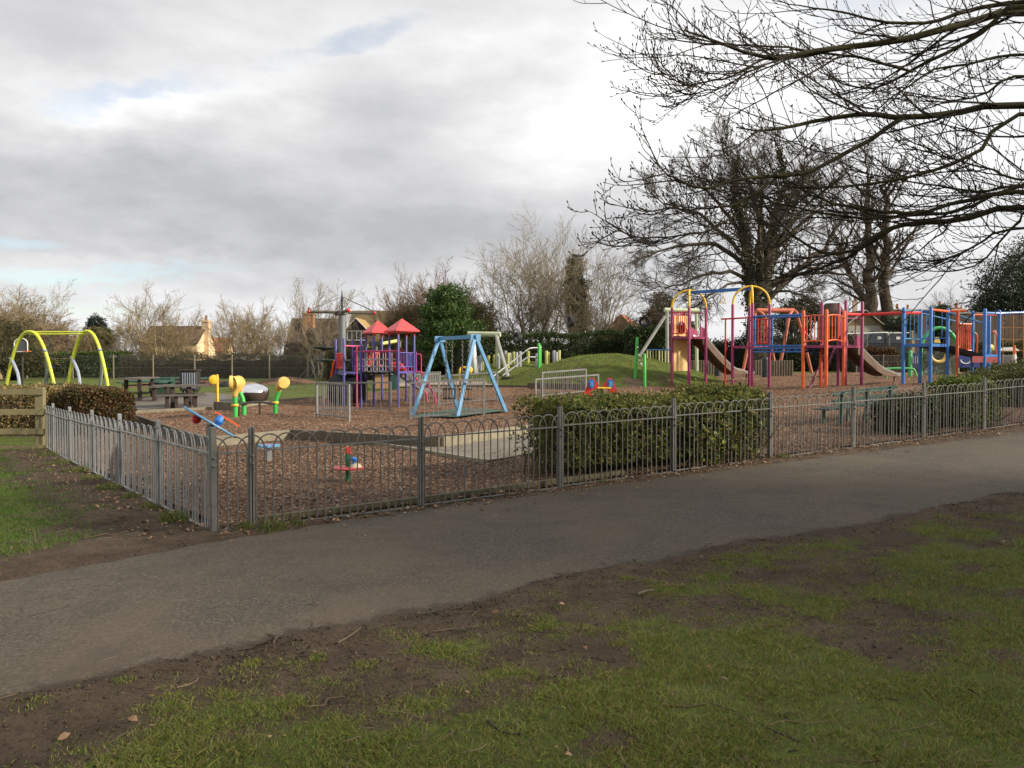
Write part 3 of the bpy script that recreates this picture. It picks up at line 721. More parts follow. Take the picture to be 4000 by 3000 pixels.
lime = paint('lime_yellow_paint', (.62, .66, .06), .42); silver = paint('silver_paint', (.42, .46, .52), .35, .4, .15); steel = paint('stainless_steel', (.62, .61, .58), .28, .9, .12)
chair_w = paint('white_paint', (.75, .74, .70), .5, 0, .15); dgreen = paint('dark_green_paint', (.025, .075, .055), .5); brown = paint('dark_brown_wood', (.045, .03, .024), .75, 0, .35, 3)
pwood = paint('pale_green_timber', (.50, .54, .36), .75, 0, .2, 3); gwood = paint('grey_timber', (.34, .34, .31), .8, 0, .25, 3); ltop = paint('worn_grey_wood', (.105, .09, .08), .75, 0, .35, 3)
roofred = paint('red_roof_plastic', (.72, .06, .065), .45, 0, .1); rope = paint('pale_rope', (.42, .40, .36), .9); creamp = paint('cream_panel', (.78, .52, .20), .55, 0, .12, 2)
def gb(x, y): return t1(x, y) + float(raise_(np.array([x]), np.array([y]))[0])
def base(u, d, bed=True):
    x, y = XY(u, d); return Vector((x, y, gb(x, y) if bed else t1(x, y)))
def post_to(t, name, u, d, vtop, r, mat, bed=True, dome=False, dx=0, parent=None, n=10):
    p = base(u, d, bed); zt = zat(vtop, d); m = MB(); m.tube([p - UP * .15, Vector((p.x + dx, p.y, zt))] , r, n)
    if dome: m.lathe([(r, 0), (r * .8, r * .5), (r * .3, r * .8)], (p.x + dx, p.y, zt), n)
    return t.add(name, m, mat, parent)
def chain(mb, a, b, r=.012, link=.055):
    a, b = Vector(a), Vector(b); L = (b - a).length; k = max(3, int(L / link)); d = (b - a) / L
    s = d.cross(Vector((.3, 1, .2))).normalized(); w = d.cross(s)
    for i in range(k):
        c = a + d * (L * (i + .5) / k); e = s if i % 2 else w
        pts = [c + d * (math.cos(q) * link * .75) + e * (math.sin(q) * link * .36) for q in [math.pi * j / 3 for j in range(6)]]
        mb.tube(pts, r * .65, 4, close=True)

# --- blue cradle swing ---
def cradle_swing():
    t = Thing('cradle_swing_frame', 'light blue A shaped cradle swing frame on a green rubber mat', 'swing frame', base(1790, 24.2))
    A1, A2 = V(1717, 1322, 25.2), V(1856, 1316, 23.6); zt = (A1.z + A2.z) / 2; A1.z = A2.z = zt
    legs = [(A1, base(1607, 24.4), .0), (A1, base(1789, 26.1), 0), (A2, base(1783, 22.9), 0), (A2, base(1980, 24.3), 0)]
    for a, f, _ in legs:
        m = MB(); m.beam(f - UP * .1, a + UP * .05 + (f - a) * .0, .075, .095, (A2 - A1).normalized().cross(UP)); t.add('leg', m, lblue, smooth=False)
    m = MB(); d = (A2 - A1).normalized(); m.beam(A1 - d * .1, A2 + d * .1, .07, .11); t.add('crossbar', m, lblue, smooth=False)
    for a in (A1, A2):
        m = MB(); s = d.cross(UP); m.box3(a - UP * .02, s * .17, d * .035, UP * .09); t.add('bracket', m, lblue, smooth=False)
    for i, (f, sc) in enumerate(((.28, V(1749, 1500, 24.9)), (.74, V(1832, 1500, 24.0)))):
        c = A1.lerp(A2, f); z0 = gb(c.x, c.y) + .42; c2 = Vector((c.x, c.y, z0)); s = d.cross(UP)
        ct = Thing('toddler_cradle', ('dark toddler cradle seat hanging on chains, left one in the blue frame', 'dark toddler cradle seat with brownish bars, right one in the blue frame')[i], 'swing cradle', c2, 'cradle seats in the blue frame')
        w = .19; mat = (dark, paint('brown_bars', (.30, .13, .03), .6))[i]
        ring = lambda z, k: [c2 + d * (math.cos(q) * w * k) + s * (math.sin(q) * w * k) + UP * z for q in [2 * math.pi * j / 12 for j in range(12)]]
        m = MB(); m.tube(ring(.30, 1.0), .025, 6, close=True); ct.add('top_ring', m, black)
        m = MB(); m.lathe([(w * 1.05, -.02), (w * 1.1, .01), (w * .9, .035)], c2, 14); ct.add('seat_base', m, black)
        m = MB()
        for j in range(12):
            q = 2 * math.pi * j / 12; e = d * math.cos(q) + s * math.sin(q); m.tube([c2 + e * w * .98 + UP * .02, c2 + e * w + UP * .3], .012, 6)
        ct.add('bars', m, mat)
        for sg in (-1, 1):
            k = MB(); top = Vector((c.x, c.y, zt - .06)) + s * sg * .0 + d * sg * .17; y = c2 + d * sg * .17 + UP * .75
            chain(k, top, y, .018, .07)
            for e in (-1, 1): chain(k, y, c2 + d * sg * w * .8 + s * e * w * .6 + UP * .3, .015, .06)
            ct.add('chain', k, chainm)
cradle_swing()

# --- picnic tables ---
def picnic(label, u0, u1, vt, d, lean, n_leg, benches, group='wooden picnic tables'):
    a, b = base(u0, d[0]), base(u1, d[1]); t = Thing('picnic_table', label, 'picnic table', (a + b) / 2, group)
    ax = (b - a); ax.z = 0; ax.normalize(); s = Vector((-ax.y, ax.x, 0)); z0 = (a.z + b.z) / 2 + .03
    a.z = b.z = z0
    def slab(nm, off, h, w, th, ext):
        m = MB(); k = 3 if w > .5 else 2
        for i in range(k):
            o = s * (off + (i - (k - 1) / 2) * w / k); m.beam(a + o - ax * ext + UP * h, b + o + ax * ext + UP * h, w / k - .012, th)
        return t.add(nm, m, ltop, smooth=False)
    slab('table_top', 0, .73, .75, .06, .35)
    for p in (a + ax * .25, b - ax * .25):
        for sg in (-1, 1):
            m = MB(); q = p + s * sg * .22; m.bbox((q.x, q.y, z0 + .30), (.12, .12, .82), math.atan2(ax.y, ax.x), .008); t.add('leg', m, brown, smooth=False)
    for sg in benches:
        be = slab('bench', sg * .72, .44, .30, .055, .25)
        for p in (a + ax * .22, b - ax * .22):
            for e in (-1, 1):
                m = MB(); q = p + s * (sg * .72) + ax * e * .13; m.bbox((q.x, q.y, z0 + .16), (.11, .11, .54), math.atan2(ax.y, ax.x), .008); t.add('leg', m, brown, be, smooth=False)
picnic('dark wooden picnic table with long benches nearest the bark edge', 640, 770, 1512, (26.6, 27.0), 0, 3, (-1, 1))
picnic('dark wooden picnic table standing behind left, partly hidden by the nearer one', 512, 575, 1508, (28.6, 31.2), 0, 2, (-1,))
def steel_table(label, u, d, vt, r, box):
    p = base(u, d, False); t = Thing('round_metal_table', label, 'picnic table', p, 'green metal picnic tables'); z = zat(vt, d)
    m = MB(); m.lathe([(r, -.03), (r, .02), (r * .97, .03)], (p.x, p.y, z), 8); t.add('table_top', m, dgreen, smooth=False)
    m = MB(); m.vpost(p.x, p.y, p.z - .05, z - .03, .07); t.add('pedestal', m, dark)
    for k in range(4):
        q = math.pi / 4 + k * math.pi / 2; c = p + Vector((math.cos(q), math.sin(q), 0)) * r * 1.15; m = MB(); m.lathe([(.26, -.02), (.26, .02), (.24, .03)], (c.x, c.y, p.z + .45), 8)
        s = t.add('seat', m, dgreen, smooth=False); m = MB(); m.tube([p + UP * .35, c + UP * .33 - UP * 0 , Vector((c.x, c.y, p.z + .42))], .03, 6); t.add('arm', m, dark, s)
    if box:
        c = p + Vector((.45, .2, 0)); m = MB(); m.bbox((c.x, c.y, p.z + .33), (.85, .5, .66), .1, .02); t.add('side_panel', m, dgreen, smooth=False)
steel_table('dark green metal picnic table with boxed side behind the wooden tables', 588, 35, 1488, 1.0, True)
steel_table('round green metal picnic table on a central leg, in front of the chain link fence', 736, 41, 1478, .95, False)
def bin_():
    p = base(742, 30.2, True); t = Thing('slatted_bin', 'dark litter bin with pale vertical slats seen behind the picnic table', 'litter bin', p)
    m = MB(); m.bbox((p.x, p.y, p.z + .62), (.62, .5, .72), .08, .03); t.add('body', m, dark, smooth=False)
    m = MB()
    for i in range(6):
        m.beam(Vector((p.x - .16 + i * .085, p.y - .27, p.z + .36)), Vector((p.x - .16 + i * .085, p.y - .27, p.z + .92)), .035, .025, (0, 1, 0))
    t.add('slats', m, silver, smooth=False)
    m = MB(); m.bbox((p.x, p.y, p.z + 1.02), (.7, .56, .05), .08, .01); t.add('lid', m, brown, smooth=False)
    for sx in (-.2, .2):
        for sy in (-.15, .15):
            m = MB(); m.vpost(p.x + sx, p.y + sy, p.z - .05, p.z + .28, .035, 6); t.add('leg', m, brown)
bin_()
def talk_post():
    p = base(848, 27.6); t = Thing('play_post', 'bright yellow pole with round yellow dish near its top', 'play pole', p)
    post_to(t, 'pole', 848, 27.6, 1467, .048, yellow, dome=True); z = zat(1483, 27.6)
    m = MB(); m.lathe([(.02, -.14), (.11, -.13), (.155, -.09), (.165, -.02), (.155, .04), (.10, .06)], (p.x - .10, p.y - .03, z), 18, (.35, -1, .0)); t.add('dish', m, yellow)
talk_post()

# --- talking tubes ---
def talk_tubes():
    t = Thing('talking_tubes', 'three green posts topped with pale yellow speaking horns, joined by a dark bench rail', 'talking tubes', base(940, 23.8))
    def horn(u, d, vtop_post, bend, pts, face, R_=.155):
        p = base(u, d); zt = zat(vtop_post, d); m = MB()
        top = Vector((p.x + bend, p.y, zt)); m.tube([p - UP * .15, p + UP * (zt - p.z) * .45, p + UP * (zt - p.z) * .7 + Vector((bend * .3, 0, 0)), top], .072, 12)
        po = t.add('post', m, green)
        m = MB(); zc = p.z + .36; m.lathe([(.10, -.035), (.115, 0), (.10, .035)], (p.x, p.y, zc), 12); t.add('collar', m, yellow, po)
        P = [V(*q) for q in pts]; c = P[-1]
        m = MB(); sp = spline([top - (P[0] - top) * .1] + P, 12); rr = list(np.interp(np.linspace(0, 1, 12), [0, .3, .65, 1], [.085, .095, .14, R_])); m.tube(sp, rr, 14, cap=False)
        f = Vector(face).normalized(); m.tube([c + f * .0, c + f * .05, c + f * .10, c + f * .12, c + f * .10, c + f * .03, c - f * .12], [R_, R_ * 1.08, R_ * 1.05, R_ * .92, R_ * .78, R_ * .70, R_ * .3], 18, cap=True)
        t.add('horn', m, pyellow)
    horn(917, 23.5, 1546, .0, [(917, 1538, 23.5), (926, 1515, 23.5), (930, 1494, 23.5), (912, 1496, 23.4)], (-1, -.25, .0), .20)
    horn(951, 24.1, 1527, -.13, [(936, 1520, 24.1), (926, 1506, 24.0), (929, 1494, 23.7)], (.5, -1, -.1), .19)
    horn(1074, 24.9, 1527, .12, [(1088, 1517, 24.9), (1098, 1504, 24.8), (1107, 1494, 24.7)], (.45, -.85, -.02), .165)
    A, B = base(924, 23.7) + UP * .36, base(1066, 24.8) + UP * .33
    m = MB(); m.tube([A, A.lerp(B, .15) + UP * .03, A.lerp(B, .4) + UP * .06, A.lerp(B, .7) + UP * .05, B], .035, 8); t.add('bench_rail', m, black)
    for f in (.06, .62):
        q = A.lerp(B, f); m = MB(); m.vpost(q.x, q.y, gb(q.x, q.y) - .1, q.z + .03, .03, 8); t.add('leg', m, brown)
talk_tubes()
def mirror_dome():
    p = base(990, 29.0); t = Thing('mirror_dome', 'shiny crumpled silver dome on a brown bowl behind the talking tubes', 'play dome', p)
    m = MB(); m.lathe([(.34, -.05), (.46, .12), (.52, .26), (.53, .36), (.50, .38)], p, 24); t.add('bowl', m, paint('brown_bowl', (.10, .07, .055), .4, .3))
    k = 28; pr = [(.53 * math.cos(a), .36 + .30 * math.sin(a)) for a in [math.pi / 2 * i / 9 for i in range(10)]]
    m = MB(); m.lathe(pr, p, k); rr = random.Random(4)
    m.v = [(x + rr.uniform(-.012, .012), y + rr.uniform(-.012, .012), z + rr.uniform(-.012, .012)) for x, y, z in m.v]
    t.add('dome', m, paint('polished_steel', (.85, .86, .88), .12, 1, .05))
mirror_dome()
def boulder(label, u, v, d, s, seed, mat, cat='boulder'):
    p = base(u, d, False); m = MB(); rr = np.random.default_rng(seed); n = 14; pr = [(s * math.cos(a), s * .62 * math.sin(a)) for a in [math.pi / 2 * i / 7 - .2 for i in range(9)]]
    m.lathe(pr, p, n); m.v = [(x + rr.normal(0, s * .05), y + rr.normal(0, s * .05), z + rr.normal(0, s * .04)) for x, y, z in m.v]
    o = bpy.data.objects.new('boulder', mkmesh('boulder', [Vector(v) - p for v in m.v], m.f, mat)); o.location = p; link(o); tag(o, label, cat)
boulder('tan rounded boulder between the yellow horn and the silver dome', 972, 1540, 35, .62, 2, paint('tan_stone', (.26, .19, .13), .9, 0, .3, 2))
boulder('dark flat stone on the bark mound left of the yellow horns', 888, 1512, 40, .42, 5, black)

# --- tilted disc spinner, stool and disc seesaw in the front bed ---
def front_items():
    p = G(823, 1890); p.z = t1(p.x, p.y) + .03; dd = p.y
    t = Thing('tilted_spinner_disc', 'tilted light blue spinner disc on grey post rising behind the corner fence post', 'spinner', p)
    z = zat(1664, dd); m = MB(); m.vpost(p.x, p.y, p.z - .1, z + .02, .055, 10); t.add('post', m, galv_l)
    c = Vector((p.x, p.y, z + .05)); ax = Vector((.50, .24, .84)).normalized()
    m = MB(); m.lathe([(.42, -.015), (.43, 0), (.42, .018)], c, 28, ax); dsk = t.add('disc', m, lblue)
    s = Vector((.86, -.1, -.50)).normalized()
    m = MB(); q = c - s * .20 - ax * .06; m.lathe([(.01, -.07), (.05, -.05), (.07, 0), (.05, .05), (.01, .07)], q, 12, ax); t.add('ball', m, red)
    m = MB(); q = c + s * .10 + ax * .10; m.lathe([(.03, -.08), (.07, -.02), (.055, .05), (.02, .08)], q, 12, ax); t.add('hand_grip', m, blue)
    m = MB(); q = c + s * .20 + ax * .17; m.beam(q - s * .22, q + s * .20, .05, .025, ax); t.add('handle_bar', m, orange, smooth=False)
    # blue topped stool
    p = G(1050, 1808); p.z = t1(p.x, p.y) + .03
    t = Thing('flower_top_stool', 'light blue flower shaped seat top with red spots on a square grey post', 'play stool', p)
    m = MB(); zt = zat(1745, p.y); m.bbox((p.x, p.y, (p.z + zt) / 2 - .05), (.085, .085, zt - p.z + .1), .5, .006); t.add('post', m, galv_l, smooth=False)
    m = MB(); loop = [(p.x + (.185 + .016 * math.cos(9 * q)) * math.cos(q), p.y + (.185 + .016 * math.cos(9 * q)) * math.sin(q), zt) for q in [2 * math.pi * j / 72 for j in range(72)]]; m.prism(loop, (0, 0, .035)); top = t.add('seat', m, lblue)
    for k in range(7):
        q = k * 2.4; r = .04 + .018 * k; m = MB(); m.lathe([(.02, 0), (.02, .003)], (p.x + r * math.cos(q), p.y + r * math.sin(q), zt + .036), 10); t.add('spot', m, red, top)
    # green post with red disc
    p = G(1360, 1890); p.z = t1(p.x, p.y) + .03
    t = Thing('stand_on_spinner', 'dark green post with red cap and red standing disc in the front bark bed', 'spinner', p)
    zt = zat(1753, p.y); gp = paint('deep_green_paint', (.012, .15, .055), .42)
    m = MB(); m.vpost(p.x, p.y, p.z - .1, zt - .06, .038, 14); t.add('post', m, gp)
    m = MB(); m.vpost(p.x, p.y, zt - .07, zt, .039, 14, True); t.add('cap', m, red)
    zd = zat(1829, p.y); m = MB(); m.lathe([(.16, -.018), (.225, -.012), (.235, .004), (.22, .016), (.10, .02)], (p.x - .0, p.y, zd), 28); t.add('disc', m, paint('dull_red_paint', (.42, .05, .05), .5))
    q = Vector((p.x + .12, p.y - .04, zd + .018)); m = MB(); m.lathe([(.085, 0), (.07, .025), (.035, .05), (.02, .055)], q, 16); cd = t.add('dome', m, paint('cream_plastic', (.62, .50, .36), .5))
    m = MB(); m.lathe([(.02, .05), (.022, .08), (.045, .095), (.05, .12), (.03, .14)], q + Vector((-.035, 0, 0)), 12, (.1, 0, 1)); t.add('knob', m, blue, cd)
front_items()

# --- yellow arch swing at the far left ---
def arch_swing():
    t = Thing('arch_swing_frame', 'tall lime yellow double arch swing frame with silver struts at far left', 'swing frame', base(220, 41, False))
    tops = []
    for (ul, ur, ut, vt, d) in ((20, 215, 108, 1296, 40.5), (262, 423, 338, 1294, 40.5)):
        l, r = base(ul, d + .3, False), base(ur, d - .3, False); l.z = t1(l.x, l.y); zt = zat(vt, d); k = 22; pts = []
        for j in range(k + 1):
            s = -1 + 2 * j / k; h = 1 - abs(s) ** 2.3; p = l.lerp(r, j / k); pts.append(Vector((p.x, p.y, p.z - .1 + (zt - p.z + .1) * h)))
        m = MB(); m.tube(pts, .085, 10); t.add('arch', m, lime); tops.append(pts[k // 2])
        for j, (f, du) in enumerate(((.17, 28), (.83, -12))):
            a = pts[int(k * f)] + UP * .05; b = base(ul + (ur - ul) * f + du * .8, d - 1.0 if j == 0 else d + 1.0, False)
            mid = a.lerp(b, .5) + Vector((.12 if j == 0 else .1, 0, 0)); m = MB(); m.tube(spline([a + Vector((-.08, 0, .08)), a, mid, b - UP * .1], 9), .075, 10); t.add('strut', m, silver)
    for o in (-.06, .05):
        m = MB(); m.tube([tops[0] + UP * (o - .06), tops[1] + UP * (o - .08)], .04, 8); t.add('crossbeam', m, lime)
    c = tops[0].lerp(tops[1], .5); z = gb(c.x, c.y) + .1
    st = Thing('nest_basket', 'round basket swing seat on ropes inside the lime yellow arches', 'swing basket', (c.x, c.y, z))
    m = MB(); m.tube([Vector((c.x + .5 * math.cos(q), c.y + .5 * math.sin(q), z)) for q in [math.pi * j / 10 for j in range(20)]], .04, 6, close=True); st.add('ring', m, black)
    for sx in (-1, 1):
        m = MB()
        for q in (.6, -.6): m.tube([c + Vector((sx * .45, 0, -.1)), Vector((c.x + sx * .5 * math.cos(q), c.y + .5 * math.sin(q), z))], .014, 5)
        st.add('rope', m, dark)
arch_swing()
def hoop_board():
    p = base(84, 52, False); t = Thing('basketball_hoop', 'grey backboard with orange hoop behind the left yellow arch', 'basketball hoop', p); z = zat(1348, 52)
    m = MB(); m.vpost(p.x, p.y + .1, p.z - .1, z - .2, .06); t.add('post', m, dark)
    loop = [(p.x - .42, p.y, z - .42), (p.x + .42, p.y, z - .42)] + [(p.x + .42 * math.cos(q), p.y, z + .1 + .33 * math.sin(q)) for q in [math.pi * j / 8 for j in range(9)]]
    m = MB(); m.prism(loop, (0, -.03, 0)); bo = t.add('backboard', m, paint('grey_board', (.10, .10, .11), .6))
    m = MB(); m.tube([Vector(q) + Vector((0, -.035, 0)) for q in loop], .035, 6, close=True); t.add('border', m, chair_w, bo)
    m = MB(); m.tube([(p.x + .55 + .23 * math.cos(q), p.y - .3 + .23 * math.sin(q), z - .4) for q in [math.pi * j / 8 for j in range(16)]], .02, 6, close=True); m.tube([(p.x + .3, p.y - .06, z - .4), (p.x + .4, p.y - .2, z - .4)], .02, 6); t.add('hoop', m, orange)
hoop_board()

# --- carousel mast ---
def mast():
    d = 42; p = base(1337, d, False); t = Thing('rotating_mast', 'tall grey mast with four wooden cross arms tipped red and black hanging discs', 'climbing mast', p); wb = paint('weathered_beam', (.10, .085, .066), .8, 0, .35, 2)
    zt = zat(1222, d); m = MB(); m.tube([p - UP * .1, Vector((p.x, p.y, zt))], .19, 14); t.add('pole', m, paint('mast_grey', (.20, .205, .21), .5, .3))
    zs = zat(1135, d); m = MB(); m.tube([(p.x, p.y, zt), (p.x, p.y, zat(1160, d)), (p.x, p.y, zs)], [.06, .045, .015], 8); sp = t.add('spire', m, dark)
    m = MB(); m.lathe([(.3, -.06), (.3, .10), (.12, .16)], (p.x, p.y, zt - .02), 12); t.add('hub', m, galv)
    L = 1.62
    for a in (8, 98, 188, 278):
        e = Vector((math.cos(R(a + 14)), math.sin(R(a + 14)) , 0)); q0 = Vector((p.x, p.y, zt + .02)) + e * .2; q1 = Vector((p.x, p.y, zt + .02)) + e * L
        m = MB(); m.tube([q0, q1], .078, 9); ar = t.add('arm', m, wb); m = MB(); m.lathe([(.09, 0), (.105, .05), (.08, .10), (.03, .13)], q1, 10, e); t.add('end_cap', m, red, ar)
        m = MB()
        for w in (-.1, .1): m.tube([(p.x, p.y, zat(1160, d)), q1 + e.cross(UP) * w + UP * .1], .014, 5)
        t.add('stay_wire', m, dark, ar)
    for (u, v, dd, r) in ((1270, 1358, 42.3, .62), (1302, 1408, 41, .85), (1385, 1352, 43, .5), (1400, 1408, 42, .5)):
        c = V(u, v, dd); m = MB(); m.lathe([(.05, -.18), (r * .4, -.12), (r, -.015), (r, .03), (r * .9, .05)], c, 18); ds = t.add('hanging_disc', m, paint('bluish_black_rubber', (.022, .03, .033), .6))
        m = MB()
        for k in range(3):
            q = k * 2.1; m.tube([c + Vector((r * .8 * math.cos(q), r * .8 * math.sin(q), .03)), Vector((c.x + (p.x - c.x) * .25, c.y, zt - .05))], .007, 4)
        t.add('rope', m, dark, ds)
    m = MB()
    for (u, v) in ((1120, 1530), (1150, 1528), (1180, 1535), (1215, 1530)):
        g = G(u, v); m.tube([V(1270, 1362, 42.3), g], .008, 4)
    t.add('guy_rope', m, dark)
mast()
def beam_swing():
    d = 39; p = base(1468, d, False); t = Thing('yellow_beam_frame', 'pale yellow sloping beam on thin grey posts seen between the purple unit roofs', 'play frame', p)
    a, b = V(1433, 1353, d), V(1556, 1331, d + 1); m = MB(); m.tube([a, b], .085, 10); t.add('beam', m, paint('pale_lime_paint', (.66, .66, .20), .5))
    for u, v, dd in ((1470, 1345, d), (1562, 1332, d + 1)):
        post_to(t, 'post', u, dd, v, .07, galv, False)
    m = MB(); c = V(1466, 1343, d); m.bbox(c, (.6, .2, .22), 0, .03); t.add('trolley', m, dark, smooth=False)
    m = MB(); chain(m, c - UP * .1, c - UP * 1.25, .02, .09); t.add('chain', m, silver)
beam_swing()

# --- cableway with hanging tyres ---
def cableway():
    t = Thing('cableway', 'pale timber cableway with frames at both ends of the mound', 'zip wire', base(1950, 45, False))
    d = 45; A = V(1836, 1304, d); B = V(1955, 1306, d - .5); zt = A.z
    m = MB(); m.tube([A - Vector((.1, 0, 0)), B], .14, 10); t.add('beam', m, pwood)
    def leg(u0, v0, d0, u1, d1, mat=pwood, r=.10, zb=None):
        a = V(u0, v0, d0); x, y = XY(u1, d1); g = Vector((x, y, t1(x, y) + float(mound_h(np.array([x]), np.array([y]))[0]) - .1)); m = MB(); m.tube([a, g], r, 9); t.add('post', m, mat)
    leg(1840, 1306, d, 1846, 45.2, chair_w); leg(1845, 1306, d, 1862, 43.8, chair_w, .12); leg(1943, 1308, d - .5, 1943, 44.4); leg(1938, 1310, d - .5, 1985, 42.6, gwood, .10)
    d2 = 39; m = MB(); m.tube([V(2596, 1211, d2), V(2729, 1214, d2 + .3)], .11, 10); t.add('beam', m, pwood)
    leg(2605, 1214, d2, 2607, d2, gwood, .085); leg(2720, 1216, d2 + .3, 2722, d2 + .3, pwood, .08); leg(2598, 1235, d2 - .1, 2493, 38.6, gwood, .075)
    c0, c1 = V(1900, 1304, d), V(2640, 1213, d2); pts = [c0.lerp(c1, k / 24) - UP * (.22 * 4 * (k / 24) * (1 - k / 24)) for k in range(25)]
    m = MB(); m.tube(pts, .007, 5); t.add('cable', m, dark)
    for i, (u, v, d, R_, ry, lab) in enumerate(((2022, 1320, 44.2, .30, 1.0, 'black tyre in front of the long hedge, over the handrails'), (2231, 1256, 46, .30, 1.35, 'black tyre seen nearly edge on among the pale tree trunks'), (2518, 1257, 39.6, .28, .35, 'black tyre with a clear round hole beside the right cableway frame'))):
        c = V(u, v, d); o = Thing('hanging_tyre', lab, 'tyre', c - UP * R_, 'tyres hung along the cableway'); ax = Vector((math.sin(ry), math.cos(ry), 0))
        m = MB(); m.lathe([(R_ * .58, -.10), (R_ * .8, -.13), (R_ * .97, -.12), (R_, -.08), (R_, .08), (R_ * .97, .12), (R_ * .8, .13), (R_ * .58, .10), (R_ * .52, .0), (R_ * .575, -.099)], c, 26, ax)
        m.f = m.f[:-2]; o.add('tread', m, black)
        k = min(pts, key=lambda q: (q - c).length); m = MB(); m.tube([c + UP * R_ * .97, Vector((c.x, c.y, max(k.z, c.z + R_ * 1.1)))], .008, 5); o.add('hanger', m, dark)
cableway()

# --- stepping posts on the bank ---
sy = paint('yellow_post_paint', (.38, .38, .09), .6, 0, .25, 3); sg = paint('grey_post_wood', (.30, .31, .32), .8, 0, .25, 3)
rows = [(1854, 'y', 1385), (1869, 'g', 1392), (1878, 'g', 1386), (1887, 'y', 1396), (1909, 'y', 1388), (1933, 'y', 1385), (1948, 'g', 1390), (1956, 'y', 1380), (1973, 'g', 1370), (1984, 'y', 1378), (1992, 'g', 1378), (2008, 'y', 1374), (2018, 'g', 1376), (2031, 'g', 1372), (2062, 'y', 1371), (2096, 'g', 1380), (2135, 'y', 1370), (2142, 'y', 1376), (2165, 'g', 1369), (2173, 'g', 1375), (2183, 'y', 1368)]
nms = ['short', 'slim', 'stout', 'leaning', 'tall']
for i, (u, c, v) in enumerate(rows):
    d = 44.5 + .5 * math.sin(i * 1.9); x, y = XY(u, d); g = t1(x, y) + float(mound_h(np.array([x]), np.array([y]))[0])
    side = 'leftmost, by the cableway leg' if i == 0 else 'rightmost, at the end of the row' if i == len(rows) - 1 else None
    lab = ('yellow' if c == 'y' else 'grey') + ' stepping post ' + (side or ('%s of the row on the bank' % {1: 'second', 2: 'third', 3: 'fourth', 4: 'fifth', 5: 'sixth', 6: 'seventh', 7: 'eighth', 8: 'ninth', 9: 'tenth', 10: 'eleventh', 11: 'twelfth', 12: 'thirteenth', 13: 'fourteenth', 14: 'fifteenth', 15: 'sixteenth', 16: 'seventeenth', 17: 'fourth from the right end', 18: 'third from the right end', 19: 'second from the right end'}[i] if i < 17 else '%s of the row on the bank' % {17: 'fourth from the right', 18: 'third from the right', 19: 'second from the right'}[i]))
    m = MB(); zt = zat(v, d); m.tube([(x, y, g - .3), (x + .02 * math.sin(i), y, zt - .02), (x + .02 * math.sin(i), y, zt)], [.088, .088, .072], 9)
    o = bpy.data.objects.new('stepping_post', mkmesh('stepping_post', [Vector(q) - Vector((x, y, g)) for q in m.v], m.f, sy if c == 'y' else sg)); o.location = (x, y, g); link(o); tag(o, lab, 'stepping post', 'stepping posts on the grass bank')

# --- handrails up the mound ---
def handrails():
    d = 38; t = Thing('handrail', 'pair of grey steel handrails climbing to a bright green post on the mound', 'handrail', base(1960, 36, False))
    m = MB(); m.tube(spline([V(1914, 1480, 35.2), V(2000, 1413, 36.5), V(2055, 1370, 37.6), V(2075, 1360, 37.9), V(2112, 1359, 38.2)], 20), .036, 8); t.add('rail', m, galv_l)
    m = MB(); m.tube(spline([V(1962, 1468, 34.6), V(2020, 1425, 35.8), V(2056, 1399, 36.8), V(2070, 1395, 37.1), V(2108, 1396, 37.4)], 20), .036, 8); t.add('rail', m, galv_l)
    for (u, dd, v) in ((2105, 37.3, 1344), (2110, 38.4, 1352)):
        x, y = XY(u, dd); g = t1(x, y) + float(mound_h(np.array([x]), np.array([y]))[0]); m = MB(); m.vpost(x, y, g - .3, zat(v, dd), .065, 10, True); t.add('post', m, bgreen)
handrails()
def chain_climb():
    t = Thing('chain_climb', 'two bright green posts joined by a sagging white beaded chain on the mound side', 'climbing chain', base(2500, 33.5, False)); tops = []
    for (u, d, v, du) in ((2480, 34.4, 1316, 9), (2519, 32.6, 1380, -2)):
        x, y = XY(u, d); g = t1(x, y) + float(mound_h(np.array([x]), np.array([y]))[0]); zt = zat(v, d); dx = du / F * d; m = MB(); m.tube([(x, y, g - .2), (x + dx, y, zt - .05), (x + dx, y, zt)], [.065, .062, .03], 10); t.add('post', m, bgreen); tops.append(Vector((x + dx, y, zt)))
    a, b = tops[0] - UP * .25, tops[1] - UP * .2; m = MB(); bd = MB()
    pts = [a.lerp(b, k / 14) - UP * (.55 * 4 * (k / 14) * (1 - k / 14)) for k in range(15)]; m.tube(pts, .012, 5); c = t.add('chain', m, dark)
    for p in pts[1:-1:2]: bd.lathe([(.01, -.04), (.035, -.02), (.035, .02), (.01, .04)], p, 8)
    t.add('beads', bd, chair_w, c)
chain_climb()
def yrail():
    a, b = XY(2528, 39.5), XY(2622, 38.5); za = t1(*a); t = Thing('slatted_railing', 'pale yellow slatted railing with dark top rail right of the mound', 'railing', (*a, za)); A = Vector((*a, zat(1425, 39.5))); B = Vector((*b, zat(1431, 38.5)))
    m = MB(); m.tube([A + UP * .72, B + UP * .78], .03, 8); t.add('top_rail', m, blue); m = MB(); m.beam(A - UP * .05, B - UP * .05, .1, .08); t.add('deck_edge', m, dark, smooth=False)
    for k in range(9):
        p = A.lerp(B, k / 8); m = MB(); m.tube([Vector((p.x, p.y, t1(p.x, p.y) - .1)) if k in (0, 4, 8) else p - UP * .05, p + UP * .74], .03 if k % 4 else .045, 6); t.add('baluster', m, paint('pale_yellow_slat', (.50, .47, .22), .6))
yrail()
